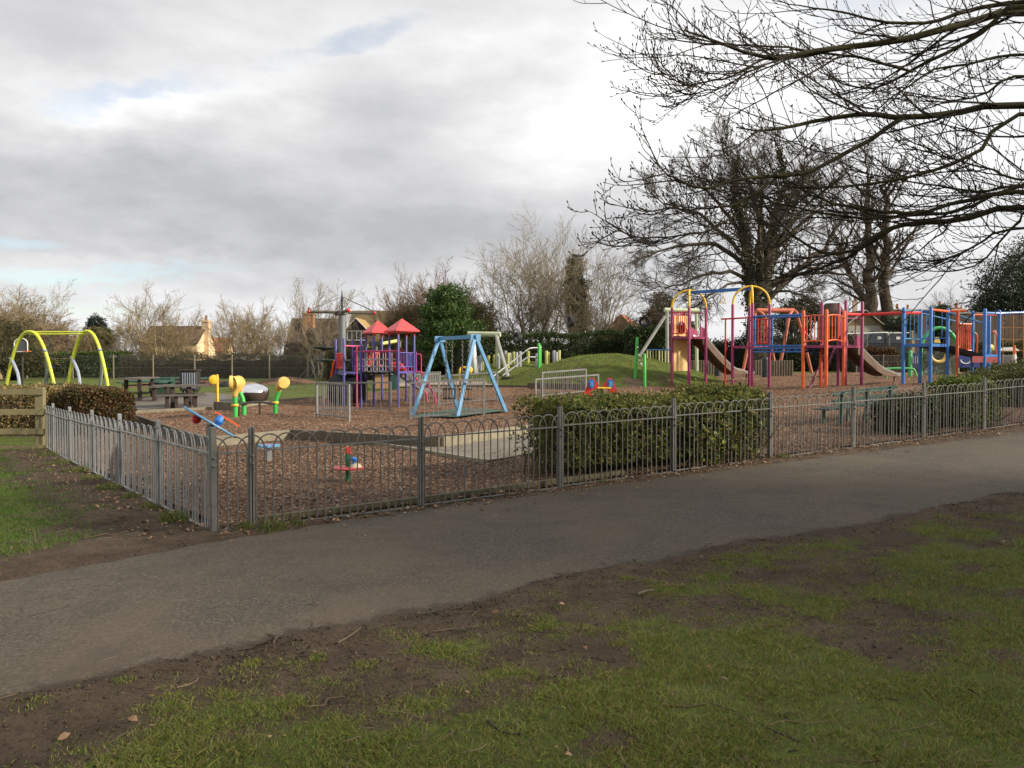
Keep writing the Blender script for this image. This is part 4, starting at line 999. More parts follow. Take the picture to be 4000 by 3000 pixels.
# --- red rocker ---
def rocker():
    p = base(2345, 27.5); t = Thing('seesaw_rocker', 'red two sided rocker with blue oval centres, half hidden behind the shrub', 'rocker', p); s = 27.5 / F
    for i, (u0, fl) in enumerate(((2308, 1), (2387, -1))):
        d = 27.4 + .5 * i
        prof = [(-28, 1545), (-22, 1525), (-14, 1505), (-12, 1490), (-4, 1478), (6, 1475), (14, 1480), (19, 1490), (26, 1496), (32, 1500), (30, 1510), (24, 1517), (16, 1518), (8, 1525), (6, 1560), (-26, 1560)]
        loop = [V(u0 + fl * a, v, d) for a, v in prof]; m = MB(); m.prism(loop, (0, .05, 0)); pn = t.add('side_panel', m, red, smooth=False)
        c = V(u0 + fl * 2, 1499, d - .07); m = MB(); k = [(c.x + .11 * math.cos(q), c.y, c.z + .165 * math.sin(q)) for q in [2 * math.pi * j / 20 for j in range(20)]]; m.prism(k, (0, .06, 0)); ov = t.add('oval', m, blue, pn)
        m = MB(); m.bbox((c.x, c.y - .012, c.z - .01), (.10, .03, .17), 0, .02); t.add('inset', m, lblue, ov, smooth=False)
    m = MB(); m.bbox((p.x, p.y + .2, p.z + .36), (.75, .3, .06), 0, .02); t.add('seat', m, yellow, smooth=False)
    m = MB(); m.tube([Vector((p.x + .12 * math.cos(q * .7), p.y + .2 + .12 * math.sin(q * .7), p.z + .33 * q / 40)) for q in range(41)], .018, 6); t.add('spring', m, dark)
rocker()
def hook():
    d = 30.5; p = base(1797, d); t = Thing('yellow_hook_pole', 'bent yellow tube ending in a curled scoop, seen through the cradle swing', 'play pole', p)
    m = MB(); m.tube(spline([p - UP * .1, V(1797, 1500, d), V(1796, 1450, d), V(1800, 1437, d), V(1812, 1435, d), V(1832, 1438, d)], 18), .038, 8); t.add('pole', m, yellow)
    m = MB(); m.tube(spline([V(1830, 1436, d), V(1837, 1441, d - .05), V(1836, 1452, d - .1), V(1828, 1458, d - .1)], 10), [.05, .07, .085, .09, .09, .085, .08, .07, .05, .03], 8); t.add('scoop', m, yellow)
hook()
def small_back():
    # timber play house glimpsed under the purple unit, green box
    p = base(1492, 36, False); t = Thing('timber_play_hut', 'small tan timber hut with pale roof glimpsed under the purple play unit', 'play hut', p)
    z = zat(1463, 36); m = MB(); m.bbox((p.x, p.y, (p.z + z) / 2), (.75, .6, z - p.z), .1, .01); t.add('wall', m, paint('tan_boards', (.42, .25, .11), .8, 0, .25, 4), smooth=False)
    m = MB(); m.bbox((p.x, p.y, z + .05), (.95, .8, .09), .1, .01); t.add('roof', m, gwood, smooth=False)
    p = base(1537, 35, False); t = Thing('green_cabinet', 'dark green metal cabinet behind the steel slide of the purple unit', 'cabinet', p); z = zat(1467, 35)
    m = MB(); m.bbox((p.x, p.y, (p.z + z) / 2), (.32, .3, z - p.z), .1, .015); t.add('body', m, dgreen, smooth=False); m = MB(); m.bbox((p.x, p.y, z + .015), (.36, .34, .04), .1, .01); t.add('lid', m, dgreen, smooth=False)
    a, b = XY(1560, 40), XY(1720, 40); t = Thing('picket_fence', 'low pale picket fence behind the purple unit ladder', 'fence', (*a, t1(*a)))
    m = MB()
    for k in range(26):
        q = Vector((*a, 0)).lerp(Vector((*b, 0)), k / 25); z = t1(q.x, q.y); m.beam((q.x, q.y, z), (q.x, q.y, z + .55), .05, .02, (0, 1, 0))
    t.add('pickets', m, gwood, smooth=False); m = MB(); m.beam((*a, t1(*a) + .42), (*b, t1(*b) + .42), .03, .06); t.add('rail', m, gwood, smooth=False)
small_back()
# --- green bench near the railings ---
def bench():
    a = V(3249, 1660, 17.8); b = V(3495, 1640, 19.4); a.z = t1(a.x, a.y) + .0; b.z = t1(b.x, b.y) + .0
    t = Thing('park_bench', 'dark green slatted bench facing the climbing frame, behind the front railings', 'bench', a); ax = (b - a).normalized(); s = Vector((-ax.y, ax.x, 0)).normalized(); bg = paint('bench_green', (.018, .055, .042), .4)
    for k in range(4):
        m = MB(); o = s * (.08 + k * .11); m.beam(a + o + UP * .38, b + o + UP * .38, .085, .035); t.add('seat_slat', m, bg, smooth=False)
    for h in (.55, .72):
        m = MB(); m.beam(a - s * .03 + UP * h, b - s * .03 + UP * h, .035, .10); t.add('back_slat', m, bg, smooth=False)
    for f in (.12, .5, .88):
        p = a.lerp(b, f); m = MB(); m.beam(p - s * .0 - UP * .1, p - s * .06 + UP * .76, .07, .06, ax); m.beam(p + s * .42 - UP * .1, p + s * .40 + UP * .42, .06, .05, ax); t.add('leg', m, dgreen, smooth=False)
bench()
# ================= climbing units =================
def cxy(u, d): x, y = XY(u, d); return Vector((x, y, gb(x, y)))
def tpost(t, c, zt, r, mat, z0=None):
    m = MB(); m.vpost(c.x, c.y, (c.z - .15) if z0 is None else z0, zt, r, 12, True); return t.add('post', m, mat)
def deck(t, cs, z, mat, th=.09, name='platform', top=None):
    m = MB(); m.prism([Vector((c.x, c.y, z - th)) for c in cs], (0, 0, th)); return t.add(name, m, mat, smooth=False)
def barrier(t, a, b, z0, z1, mat, n, r=.017, arch=0.0, inset=.06, name='barrier_panel'):
    a, b = Vector((a.x, a.y, 0)), Vector((b.x, b.y, 0)); d = (b - a).normalized(); a += d * inset; b -= d * inset; m = MB()
    f = lambda s: arch * (1 - (2 * s - 1) ** 2)
    for z in (z0, z1): m.tube([a.lerp(b, s) + UP * (z + f(s)) for s in np.linspace(0, 1, 9 if arch else 2)], r * 1.15, 8)
    for k in range(n):
        s = (k + .5) / n if n > 1 else .5; p = a.lerp(b, s); m.tube([p + UP * (z0 + f(s)), p + UP * (z1 + f(s))], r * .82, 6)
    return t.add(name, m, mat)
def arch(t, a, b, zb, za, r, mat):
    pts = [Vector((a.x + (b.x - a.x) * (.5 - .5 * math.cos(q)), a.y + (b.y - a.y) * (.5 - .5 * math.cos(q)), zb + (za - zb) * math.sin(q) ** .85)) for q in [math.pi * k / 20 for k in range(21)]]
    pts = [Vector((a.x, a.y, zb - .05))] + pts + [Vector((b.x, b.y, zb - .05))]
    m = MB(); m.tube(pts, r, 10); return t.add('arch', m, mat)
def slide(t, path, w, mat_chute, mat_side, side_depth=.28, wing=None):
    P = spline(path, 22); P = [Vector(p) for p in P]; d = (P[-1] - P[0]); d.z = 0; d.normalize(); s = Vector((-d.y, d.x, 0)) * w / 2; L = len(P)
    m = MB(); vs = []; h = .10
    for p in P: vs += [p + s + UP * h, p + s * .96, p - s * .96, p - s + UP * h, p - s * 1.05 + UP * h, p - s * 1.02 - UP * .03, p + s * 1.02 - UP * .03, p + s * 1.05 + UP * h]
    fs = [(i * 8 + j, i * 8 + (j + 1) % 8, i * 8 + 8 + (j + 1) % 8, i * 8 + 8 + j) for i in range(L - 1) for j in range(8)] + [(0, 1, 6, 7), (1, 2, 5, 6), (2, 3, 4, 5)]
    e = (L - 1) * 8; fs += [(e + 7, e + 6, e + 1, e), (e + 6, e + 5, e + 2, e + 1), (e + 5, e + 4, e + 3, e + 2)]
    m.add(vs, fs); ch = t.add('slide', m, mat_chute)
    for sg in (-1, 1):
        m = MB(); Q = P[:int(L * .80)]; top = [p + s * sg * 1.08 + UP * .015 for p in Q]; bot = [p + s * sg * 1.08 - UP * side_depth * (1 - .95 * (i / (len(Q) - 1)) ** 2.6) for i, p in enumerate(Q)]
        o = s.normalized() * sg * .03
        vs = []
        for a, b in zip(top, bot): vs += [a, b, b + o, a + o]
        fs = [(i * 4 + j, i * 4 + (j + 1) % 4, i * 4 + 4 + (j + 1) % 4, i * 4 + 4 + j) for i in range(len(Q) - 1) for j in range(4)] + [(0, 1, 2, 3), (len(Q) * 4 - 1, len(Q) * 4 - 2, len(Q) * 4 - 3, len(Q) * 4 - 4)]
        m.add(vs, fs); t.add('slide_side', m, mat_side, ch)
    q = P[-3]; m = MB(); m.vpost(q.x, q.y, gb(q.x, q.y) - .1, q.z - .02, .03, 8); t.add('slide_foot', m, galv, ch)
    if wing:
        for sg in (-1, 1):
            a = P[0] + s * sg * 1.08; m = MB(); m.prism([a - d * .15 + UP * .0, a + d * .35 - UP * .1, a + d * .3 + UP * .25, a - d * .12 + UP * .45], s.normalized() * .03); m.tube([a - d * .12 + UP * .4, a - d * .1 + UP * .85, a - d * .12 + UP * .92, a - d * .2 + UP * .95], .016, 6); t.add('slide_wing', m, wing, ch, smooth=False)
    return ch
sidebrown = paint('slide_side_brown', (.125, .070, .040), .6, 0, .25, 2)
def climbing_frame():
    t = Thing('climbing_frame', 'large magenta, orange and blue climbing frame with yellow arches, bridges and two steel slides', 'climbing frame', base(3000, 32))
    RP = .060
    # tower A
    L, Nn, Rr, Ff = cxy(2624, 34), cxy(2691, 33.2), cxy(2757, 33.9), cxy(2692, 34.7); zt = zat(1204, 33.6); zp = zat(1315, 33.6); A = (L, Nn, Rr, Ff)
    for c in A: tpost(t, c, zt, RP, magenta)
    deck(t, A, zp, magenta); za = zat(1134, 33.8); arch(t, L, Rr, zt, za, .042, yellow); arch(t, Nn, Ff, zt, za + .01, .042, yellow)
    barrier(t, L, Nn, zat(1302, 33.6), zat(1220, 33.6), red, 7, .020)
    d = (Ff - L); d.z = 0; n = Vector((d.y, -d.x, 0)).normalized()
    zl, zu = zat(1312, 34), zat(1232, 34); k = 24; q0 = L + d * .08; q1 = L + d * .92; ce = q0.lerp(q1, .5); hh = zu - zl
    ring = [(.5 + .30 * math.cos(2 * math.pi * j / k), .42 + .30 * math.sin(2 * math.pi * j / k) * ((q1 - q0).length / hh)) for j in range(k)]
    sq = []
    for j in range(k):
        c, s = math.cos(2 * math.pi * j / k), math.sin(2 * math.pi * j / k); mm = max(abs(c), abs(s)); sq.append((.5 + .5 * c / mm, .5 + .5 * s / mm))
    def pt(uv, o): p = q0.lerp(q1, uv[0]); return Vector((p.x, p.y, zl + hh * uv[1])) + n * o
    vs = [pt(x, o) for o in (0, .03) for x in ring] + [pt(x, o) for o in (0, .03) for x in sq]; fs = []
    for j in range(k):
        j2 = (j + 1) % k; fs += [(2 * k + j, 2 * k + j2, j2, j), (k + j, k + j2, 3 * k + j2, 3 * k + j), (j, j2, k + j2, k + j), (3 * k + j, 3 * k + j2, 2 * k + j2, 2 * k + j)]
    m = MB(); m.add(vs, fs); t.add('hole_panel', m, creamp, smooth=False)
    m = MB(); m.beam(q0 + UP * (.28), Vector((q0.x, q0.y, zp - .12)), .02, .02)
    m = MB(); b0, b1 = Vector((q0.x, q0.y, zat(1449, 34))), Vector((q1.x, q1.y, zat(1449, 34))); m.prism([b0, b1, b1 + n * .03, b0 + n * .03], (0, 0, zp - .1 - b0.z)); t.add('climbing_wall', m, creamp, smooth=False)
    m = MB(); m.tube([Vector((Nn.x, Nn.y, zat(1226, 33.5))), Vector((Rr.x, Rr.y, zat(1222, 33.6)))], .02, 8); t.add('grab_rail', m, magenta)
    st = (Ff + Rr) / 2; nd = Vector((.82, .57, 0)); gz_ = gb(*(st + nd * 3.2).xy)
    path = [Vector((st.x, st.y, zp + .01)), Vector((st.x, st.y, zp - .06)) + nd * .25, Vector((st.x, st.y, zp - .62)) + nd * .95, Vector((st.x, st.y, zp - 1.30)) + nd * 1.95, Vector((st.x, st.y, gz_ + .42)) + nd * 2.55, Vector((st.x, st.y, gz_ + .33)) + nd * 2.95, Vector((st.x, st.y, gz_ + .32)) + nd * 3.35]
    slide(t, path, .5, steel, sidebrown, .34, magenta)
    # tower B
    L2, N2, R2, F2 = cxy(2861, 33), cxy(2938, 32.3), cxy(3005, 33), cxy(2927, 33.7); zt2 = zat(1191, 32.8); zp2 = zat(1351, 32.7); B = (L2, N2, R2, F2)
    for c in B: tpost(t, c, zt2, RP, magenta)
    deck(t, B, zp2, magenta); za2 = zat(1119, 33); arch(t, L2, R2, zt2, za2, .042, yellow); arch(t, N2, F2, zt2, za2 + .01, .042, yellow)
    barrier(t, F2, R2, zat(1340, 33), zat(1247, 33), red, 6, .024)
    ap, bp = (L + Rr) / 2, (L2 + R2) / 2; ap.z = za - .09; bp.z = za2 - .09; m = MB(); m.beam(ap, bp, .07, .13); t.add('trapeze_beam', m, blue, smooth=False)
    h = ap.lerp(bp, .55); hz = zat(1155, 33.4); m = MB(); m.tube([h, Vector((h.x, h.y, hz))], .010, 5); tri = [Vector((h.x, h.y, hz)), Vector((h.x - .13, h.y, hz - .32)), Vector((h.x + .13, h.y, hz - .32))]; m.tube(tri, .022, 6, close=True); t.add('trapeze_handle', m, yellow)
    def tpole(c0, c1, u, d, vb, mat, ext):
        z = zat(vb, d); a = Vector((c0.x, c0.y, z)); b = Vector((c1.x, c1.y, z)); e = (a - b).normalized() * ext; m = MB(); m.tube([b, a + e], .034, 8); ba = t.add('pole_bracket', m, mat)
        q = a + e * .62; m = MB(); m.vpost(q.x, q.y, gb(q.x, q.y) - .1, z, .032, 10); t.add('fire_pole', m, mat)
    tpole(L2, N2, 2852, 32.2, 1240, red, .55)
    # orange unit C
    L3, N3, R3, F3 = cxy(3137, 30), cxy(3227, 29.4), cxy(3295, 30.1), cxy(3206, 30.7); zt3 = zat(1216, 29.8); zp3 = zat(1349, 29.8)
    for c in (L3, N3, R3): tpost(t, c, zt3, RP, orange)
    tpost(t, F3, zp3, RP, orange); deck(t, (L3, N3, R3, F3), zp3, magenta)
    barrier(t, L3, N3, zat(1336, 29.7), zat(1237, 29.7), orange, 5, .022, .05); barrier(t, N3, R3, zat(1334, 29.7), zat(1236, 29.7), orange, 5, .022, .06)
    for v in (1360, 1371):
        m = MB(); m.tube([Vector((L3.x, L3.y, zat(v, 30))), Vector((F3.x, F3.y, zat(v, 30.5)))], .026, 8); t.add('step_bar', m, black)
    # magenta unit D
    L4, N4, R4, F4 = cxy(3209, 30.75), cxy(3302, 30.15), cxy(3366, 30.8), cxy(3275, 31.4); zt4 = zat(1181, 30.6); zp4 = zat(1349, 30.6)
    for c in (L4, N4, R4, F4): tpost(t, c, zt4, RP, magenta)
    deck(t, (L4, N4, R4, F4), zp4 - .004, magenta)
    m = MB(); m.tube([Vector((N4.x, N4.y, zat(1245, 30.4))), Vector((R4.x, R4.y, zat(1243, 30.6)))], .018, 8); t.add('grab_rail', m, magenta)
    st = (F4 + R4) / 2; nd = Vector((.80, .60, 0)); gz_ = gb(*(st + nd * 3.4).xy)
    path = [Vector((st.x, st.y, zp4 + .01)), Vector((st.x, st.y, zp4 - .06)) + nd * .25, Vector((st.x, st.y, zp4 - .42)) + nd * .9, Vector((st.x, st.y, zp4 - .86)) + nd * 1.8, Vector((st.x, st.y, gz_ + .36)) + nd * 2.65, Vector((st.x, st.y, gz_ + .29)) + nd * 3.05, Vector((st.x, st.y, gz_ + .28)) + nd * 3.5]
    slide(t, path, .5, steel, sidebrown, .34, magenta)
    for (a0, a1) in (((3158, 1498, 30.2), (3238, 1352, 31.3)), ((3200, 1494, 30.9), (3264, 1352, 31.7))):
        a, b = V(*a0), V(*a1); a.z = gb(a.x, a.y) - .1; m = MB(); m.tube([a, b], .040, 8); t.add('ladder_rail', m, magenta)
    a0, b0, a1, b1 = V(3158, 1498, 30.2), V(3238, 1352, 31.3), V(3200, 1494, 30.9), V(3264, 1352, 31.7)
    for k in range(1, 6):
        m = MB(); m.tube([a0.lerp(b0, k / 6.2), a1.lerp(b1, k / 6.2)], .020, 6); t.add('rung', m, dark)
    # blue bridge between B and C
    zb0, zb1 = zat(1238, 32.4), zat(1229, 30)
    for (p, q) in ((N2, L3), (R2, F3)):
        m = MB(); m.tube([Vector((p.x, p.y, zb0)), Vector((q.x, q.y, zb1))], .036, 8); t.add('bridge_rail', m, blue)
        m = MB()
        for v in (1350, 1361, 1374): m.beam(Vector((p.x, p.y, zat(v, 32.4))), Vector((q.x, q.y, zat(v - 1, 30))), .03, .05)
        for k in range(0, 9):
            s = Vector((p.x, p.y, 0)).lerp(Vector((q.x, q.y, 0)), (k + .1) / 8.2); m.beam(s + UP * zat(1376, 31.2), s + UP * zat(1349, 31.2), .03, .04, (1, 0, 0))
        t.add('bridge_side', m, blue, smooth=False)
        m = MB()
        for k in range(1, 6):
            s = Vector((p.x, p.y, 0)).lerp(Vector((q.x, q.y, 0)), k / 6); m.tube([s + UP * zat(1350, 31), s + UP * (zb0 + (zb1 - zb0) * k / 6)], .009, 5)
        for hh in (.34, .68):
            m.tube([Vector((p.x, p.y, 0)).lerp(Vector((q.x, q.y, 0)), k / 12) + UP * (zat(1350, 31) + hh - .06 * abs(math.sin(k * math.pi / 2))) for k in range(13)], .009, 5)
        t.add('bridge_net', m, dark)
    for p in (N2, R2):
        m = MB(); o = Vector((.085, -.02, 0)); m.tube([p + o + UP * (zp2 - p.z), Vector((p.x, p.y, zb0)) + o], .048, 8); t.add('bridge_frame', m, blue)
    m = MB()
    for k in range(14):
        s = (k + .5) / 14; p = N2.lerp(L3, s); q = R2.lerp(F3, s); p.z = q.z = zat(1356, 31.3); m.beam(p, q, .13, .03)
    t.add('bridge_planks', m, dark, smooth=False)
    # blue tower E
    L5, N5, R5, F5 = cxy(3528, 29), cxy(3634, 28.4), cxy(3700, 29.4), cxy(3594, 30); zt5 = zat(1205, 28.9); zp5 = zat(1343, 28.9); E5 = (L5, N5, R5, F5)
    for c in E5: tpost(t, c, zt5, RP, blue)
    deck(t, E5, zp5, blue, .10)
    barrier(t, L5, F5, zat(1324, 29.4), zat(1215, 29.4), paint('teal_paint', (.03, .19, .33), .45), 4, .024); barrier(t, F5, R5, zat(1322, 29.6), zat(1214, 29.6), blue, 3, .018)
    b0, b1 = Vector((R4.x, R4.y, zat(1228, 30.6))), Vector((F5.x, F5.y, zat(1221, 29.8)));
    m = MB(); m.tube([Vector((N4.x, N4.y, zat(1227, 30.2))), Vector((R4.x, R4.y, zat(1229, 30.7))), Vector((L5.x, L5.y, zat(1222, 29))), Vector((F5.x, F5.y, zat(1221, 29.8)))], .055, 8); t.add('monkey_beam', m, red)
    m = MB(); z = zat(1214, 29); m.tube([Vector((N5.x, N5.y, z)), Vector((R5.x, R5.y, z)), Vector((R5.x, R5.y, z)).lerp(V(3774, 1214, 29.2), 1.0)], .045, 8); t.add('pole_bracket', m, orange)
    q = cxy(3738, 29.1); m = MB(); m.vpost(q.x, q.y, q.z - .1, z, .055, 10); t.add('fire_pole', m, paint('red_orange_paint', (.60, .085, .03), .42))
    # lower blue tower
    N6, R6, F6, H6 = cxy(3845, 28.7), cxy(3901, 29.4), cxy(3797, 29.9), cxy(3862, 30.6); zt6 = zat(1213, 29); zp6 = zat(1385, 29)
    for c in (N6, R6, F6, H6): tpost(t, c, zt6, RP, blue)
    deck(t, (F6, N6, R6, H6), zp6, blue, .08)
    for p, q, v in ((F5, F6, 1220), (R5, N6, 1220)):
        m = MB(); m.tube([Vector((p.x, p.y, zat(v, 29.5))), Vector((q.x, q.y, zat(1268, 29.3)))], .030, 8); t.add('sloping_handrail', m, lblue)
    m = MB(); m.prism([Vector((R5.x, R5.y, zp5 - .02)), Vector((F5.x, F5.y, zp5 - .02)), Vector((F6.x, F6.y, zp6)), Vector((N6.x, N6.y, zp6))], (0, 0, -.10)); t.add('ramp', m, black, smooth=False)
    c0, c1 = cxy(3746, 29.6), cxy(3793, 29.8)
    barrier(t, c0, c1, zat(1369, 29.7), zat(1266, 29.7), orange, 6, .024, inset=0)
    m = MB(); a = Vector((N6.x, N6.y, 0)); b = Vector((R6.x, R6.y, 0)); m.prism([a.lerp(b, -.8) + UP * zat(1416, 29), b + UP * zat(1416, 29), b + UP * zat(1392, 29), a.lerp(b, -.8) + UP * zat(1392, 29)], (0, .03, 0)); t.add('side_panel', m, paint('dark_red_panel', (.19, .012, .012), .5), smooth=False)
    for (u, d, v0) in ((3812, 30.2, 1300), (3888, 30.4, 1296)):
        m = MB(); m.tube(spline([V(u - 12, v0 + 2, d), V(u - 4, v0, d), V(u + 4, v0 + 12, d), V(u + 5, v0 + 40, d), V(u + 3, 1383, d)], 12), .028, 8); t.add('hoop_rail', m, orange)
    e = V(4120, 1217, 29.6); m = MB(); m.tube([Vector((N6.x, N6.y, zat(1224, 28.8))), Vector((R6.x, R6.y, zat(1225, 29.4))), e], .05, 8); t.add('monkey_beam', m, blue)
    q = cxy(4120, 29.6); tpost(t, q, zt6, RP, blue)
    m = MB(); m.tube([V(3803, 1230, 29.9), V(3895, 1231, 30.0)], .032, 8); t.add('grab_rail', m, orange)
    m = MB()
    for u in (3918, 3958, 3998, 4040): m.tube([V(u, 1226, 30.5), cxy(u, 30.5)], .014, 5)
    for v in (1278, 1324, 1368): m.tube([V(u, v + (4 if i % 2 else 0), 30.5) for i, u in enumerate(range(3905, 4060, 10))], .012, 5)
    t.add('climbing_net', m, paint('orange_rope', (.42, .16, .03), .8))
climbing_frame()

def purple_unit():
    t = Thing('tower_play_unit', 'purple play unit with two red pyramid roofs, pink rope bridge, ladder and steel slide', 'play unit', base(1450, 29)); r = .040
    # left tower
    L, Nn, Rr, Ff = cxy(1312, 29.3), cxy(1343, 28.3), cxy(1410, 28.7), cxy(1379, 29.7); zt, zp = zat(1327, 28.9), zat(1452, 28.9)
    for c in (L, Nn, Rr, Ff): tpost(t, c, zt, r, purple)
    deck(t, (L, Nn, Rr, Ff), zp, purple, .07)
    barrier(t, L, Nn, zat(1438, 28.8), zat(1382, 28.8), red, 5, .026); 
    m = MB(); z = zat(1352, 28.4); a = Vector((Nn.x, Nn.y, z)); b = Vector((Rr.x, Rr.y, z)); m.tube([a, b + (b - a) * .06], .030, 8); t.add('pole_bracket', m, pink)
    q = cxy(1394, 28.1); m = MB(); m.tube([Vector((q.x, q.y, q.z - .1)), Vector((q.x, q.y, z))], .030, 8); t.add('fire_pole', m, pink)
    # climbing slope to the left with red and violet rails and a black tunnel under the deck
    for k, (u0, u1, mt) in enumerate(((1270, 1306, orange), (1280, 1318, violet), (1292, 1300, orange), (1304, 1311, violet))):
        a, b = base(u0, 29.6 + .2 * k), V(u1, 1408 + 6 * k, 29.2 + .2 * k); m = MB(); m.beam(a - UP * .1, b, .055, .10, (0, 1, 0)); t.add('slope_rail', m, mt, smooth=False)
    for k in range(4):
        m = MB(); p = V(1288 + 6 * k, 1540 - 28 * k, 29.6); m.beam(p - Vector((.1, 0, 0)), p + Vector((.22, .5, 0)), .12, .04); t.add('slope_step', m, red, smooth=False)
    m = MB(); a, b = L.lerp(Nn, .1), Ff.lerp(Rr, .75); c = (L + Nn + Rr + Ff) / 4
    m.tube([Vector((c.x - .55, c.y + .2, zp - .62)), Vector((c.x + .45, c.y - .1, zp - .62))], .50, 20); t.add('crawl_tunnel', m, black)
    m = MB(); a, b = V(1350, 1449, 29.2), V(1376, 1400, 29.6); m.beam(a, b, .04, .06); t.add('brace', m, dark, smooth=False)
    # rope bridge
    T1 = (cxy(1430, 29.9), cxy(1460, 29.1), cxy(1521, 29.5), cxy(1492, 30.4)); T2 = (cxy(1521, 28.9), cxy(1556, 27.9), cxy(1618, 28.5), cxy(1587, 29.5))
    zp2 = zat(1450, 28.7)
    for (a, b) in ((Rr, T2[1]), (Ff, T2[0])):
        z = zat(1372, 28.4); m = MB(); m.tube([Vector((a.x, a.y, z)), Vector((b.x, b.y, z))], .028, 8); t.add('bridge_rail', m, pink)
        for p in (a, b):
            o = (b - a).normalized() * (.07 if p is a else -.07); m = MB(); m.tube([p + o + UP * (zp - p.z), Vector((p.x, p.y, z)) + o], .024, 6); t.add('bridge_post', m, violet)
        m = MB(); n = 6
        for k in range(1, n):
            s = k / n; top = Vector((a.x, a.y, z)).lerp(Vector((b.x, b.y, z)), s); m.tube([top, Vector((top.x, top.y, zp2 - .02 + .05 * math.sin(k)))], .014, 5)
        for hh in (.20, .45, .02):
            m.tube([Vector((a.x, a.y, zp2 + hh)).lerp(Vector((b.x, b.y, zp2 + hh)), k / 24) - UP * .05 * abs(math.sin(k * math.pi * n / 24)) for k in range(25)], .014, 5)
        t.add('bridge_net', m, rope)
    m = MB(); n = 16
    for k in range(n):
        s = (k + .5) / n; p = Rr.lerp(T2[1], s); q = Ff.lerp(T2[0], s); z = zp2 - .07 * math.sin(math.pi * s); p.z = q.z = z; m.beam(p, q, (p - q).length * 0 + .085, .07)
    t.add('bridge_planks', m, black, smooth=False)
    # roofed towers
    def roofed(cs, vt, ve, va, ov, d):
        zt = zat(vt, d); ze = zat(ve, d)
        for c in cs:
            tpost(t, c, zt, r, purple); m = MB(); m.vpost(c.x, c.y, zt - .02, ze + .04, r * .9, 10); t.add('roof_post', m, red)
        deck(t, cs, zp2, purple, .07); ce = (cs[0] + cs[1] + cs[2] + cs[3]) / 4
        co = [ce + (c - ce) * ov for c in cs]; m = MB(); za = zat(va, d)
        vs = [Vector((c.x, c.y, ze - .04)) for c in co] + [Vector((c.x, c.y, ze)) for c in co] + [Vector((ce.x, ce.y, za))] + [Vector((ce.x, ce.y, ze + .02))]
        m.add(vs, [(0, 1, 5, 4), (1, 2, 6, 5), (2, 3, 7, 6), (3, 0, 4, 7), (4, 5, 8), (5, 6, 8), (6, 7, 8), (7, 4, 8), (1, 0, 9), (2, 1, 9), (3, 2, 9), (0, 3, 9)]); t.add('roof', m, roofred, smooth=False)
    roofed(T1, 1317, 1299, 1252, 1.36, 29.7); roofed(T2, 1313, 1293, 1244, 1.46, 28.7)
    barrier(t, T1[0], T1[3], zat(1430, 30.2), zat(1380, 30.2), red, 4, .05)
    m = MB(); a, b = T1[3], T2[3]
    for k in range(2):
        p0 = Vector((a.x, a.y, 0)).lerp(Vector((b.x, b.y, 0)), k * .5); p1 = Vector((a.x, a.y, 0)).lerp(Vector((b.x, b.y, 0)), k * .5 + .48)
        loop = [p0.lerp(p1, s) + UP * (zat(1428, 30) + .16 * math.sin(math.pi * s)) for s in np.linspace(0, 1, 9)] + [p0.lerp(p1, s) + UP * (zat(1378, 30) + .20 * math.sin(math.pi * s)) for s in np.linspace(1, 0, 9)]; m.prism(loop, (0, .03, 0))
    t.add('wave_panel', m, paint('brown_red_panel', (.22, .035, .02), .5), smooth=False)
    m = MB(); c = V(1548, 1450, 29.6); m.tube(spline([V(1515, 1447, 29.8), V(1530, 1437, 29.6), V(1560, 1436, 29.4), V(1583, 1447, 29.3)], 12), [.05, .12, .16, .19, .2, .2, .2, .19, .17, .14, .1, .06], 14); t.add('red_tunnel', m, paint('tunnel_red', (.62, .05, .05), .45))
    barrier(t, T2[1], T2[2], zat(1433, 28.2), zat(1378, 28.2), purple, 5, .018); barrier(t, T2[3], T2[2], zat(1433, 29), zat(1378, 29), blue, 5, .018)
    for p in (T2[3], T2[2]):
        m = MB(); o = Vector((.06, 0, 0)); m.tube([p + o + UP * (zp2 - p.z), Vector((p.x + .06, p.y, zat(1375, 29)))], .035, 8); t.add('ladder_post', m, violet)
    # pink ladder on the right
    for (p, uf, df, um) in ((T2[2], 1702, 28.3, 1648), (T2[3], 1668, 29.6, 1640)):
        z = zp2 - .02; q = Vector((p.x + (um - 1618) / F * df * .9, p.y, z)); ft = base(uf, df); kn = Vector((ft.x - .02, ft.y, ft.z + .26))
        m = MB(); m.tube([p + UP * (z - p.z), q, kn, ft - UP * .1], .036, 8); t.add('ladder_side', m, pink)
        m = MB(); zz = zat(1384, df); m.tube(spline([Vector((p.x, p.y, zz)), Vector((q.x - .08, q.y, zz)), Vector((q.x, q.y, zz - .06)), q], 12), .022, 8); t.add('hoop_rail', m, pink)
    a0, a1 = V(1655, 1460, 28.4), V(1692, 1528, 28.3); b0, b1 = V(1646, 1460, 29.5), V(1662, 1512, 29.6)
    for k in range(4):
        m = MB(); m.tube([a0.lerp(a1, k / 3.4), b0.lerp(b1, k / 3.4)], .02, 6); t.add('rung', m, dark)
    st = V(1538, 1452, 29.6); st.z = zp2; nd = Vector((.93, .36, 0)); g = gb(*(st + nd * 1.6).xy)
    slide(t, [st, st + nd * .2 - UP * .08, st + nd * .6 - UP * .36, st + nd * 1.05 - UP * .70, Vector((st.x, st.y, g + .30)) + nd * 1.5, Vector((st.x, st.y, g + .24)) + nd * 1.8], .42, steel, galv_l, .10)
purple_unit()

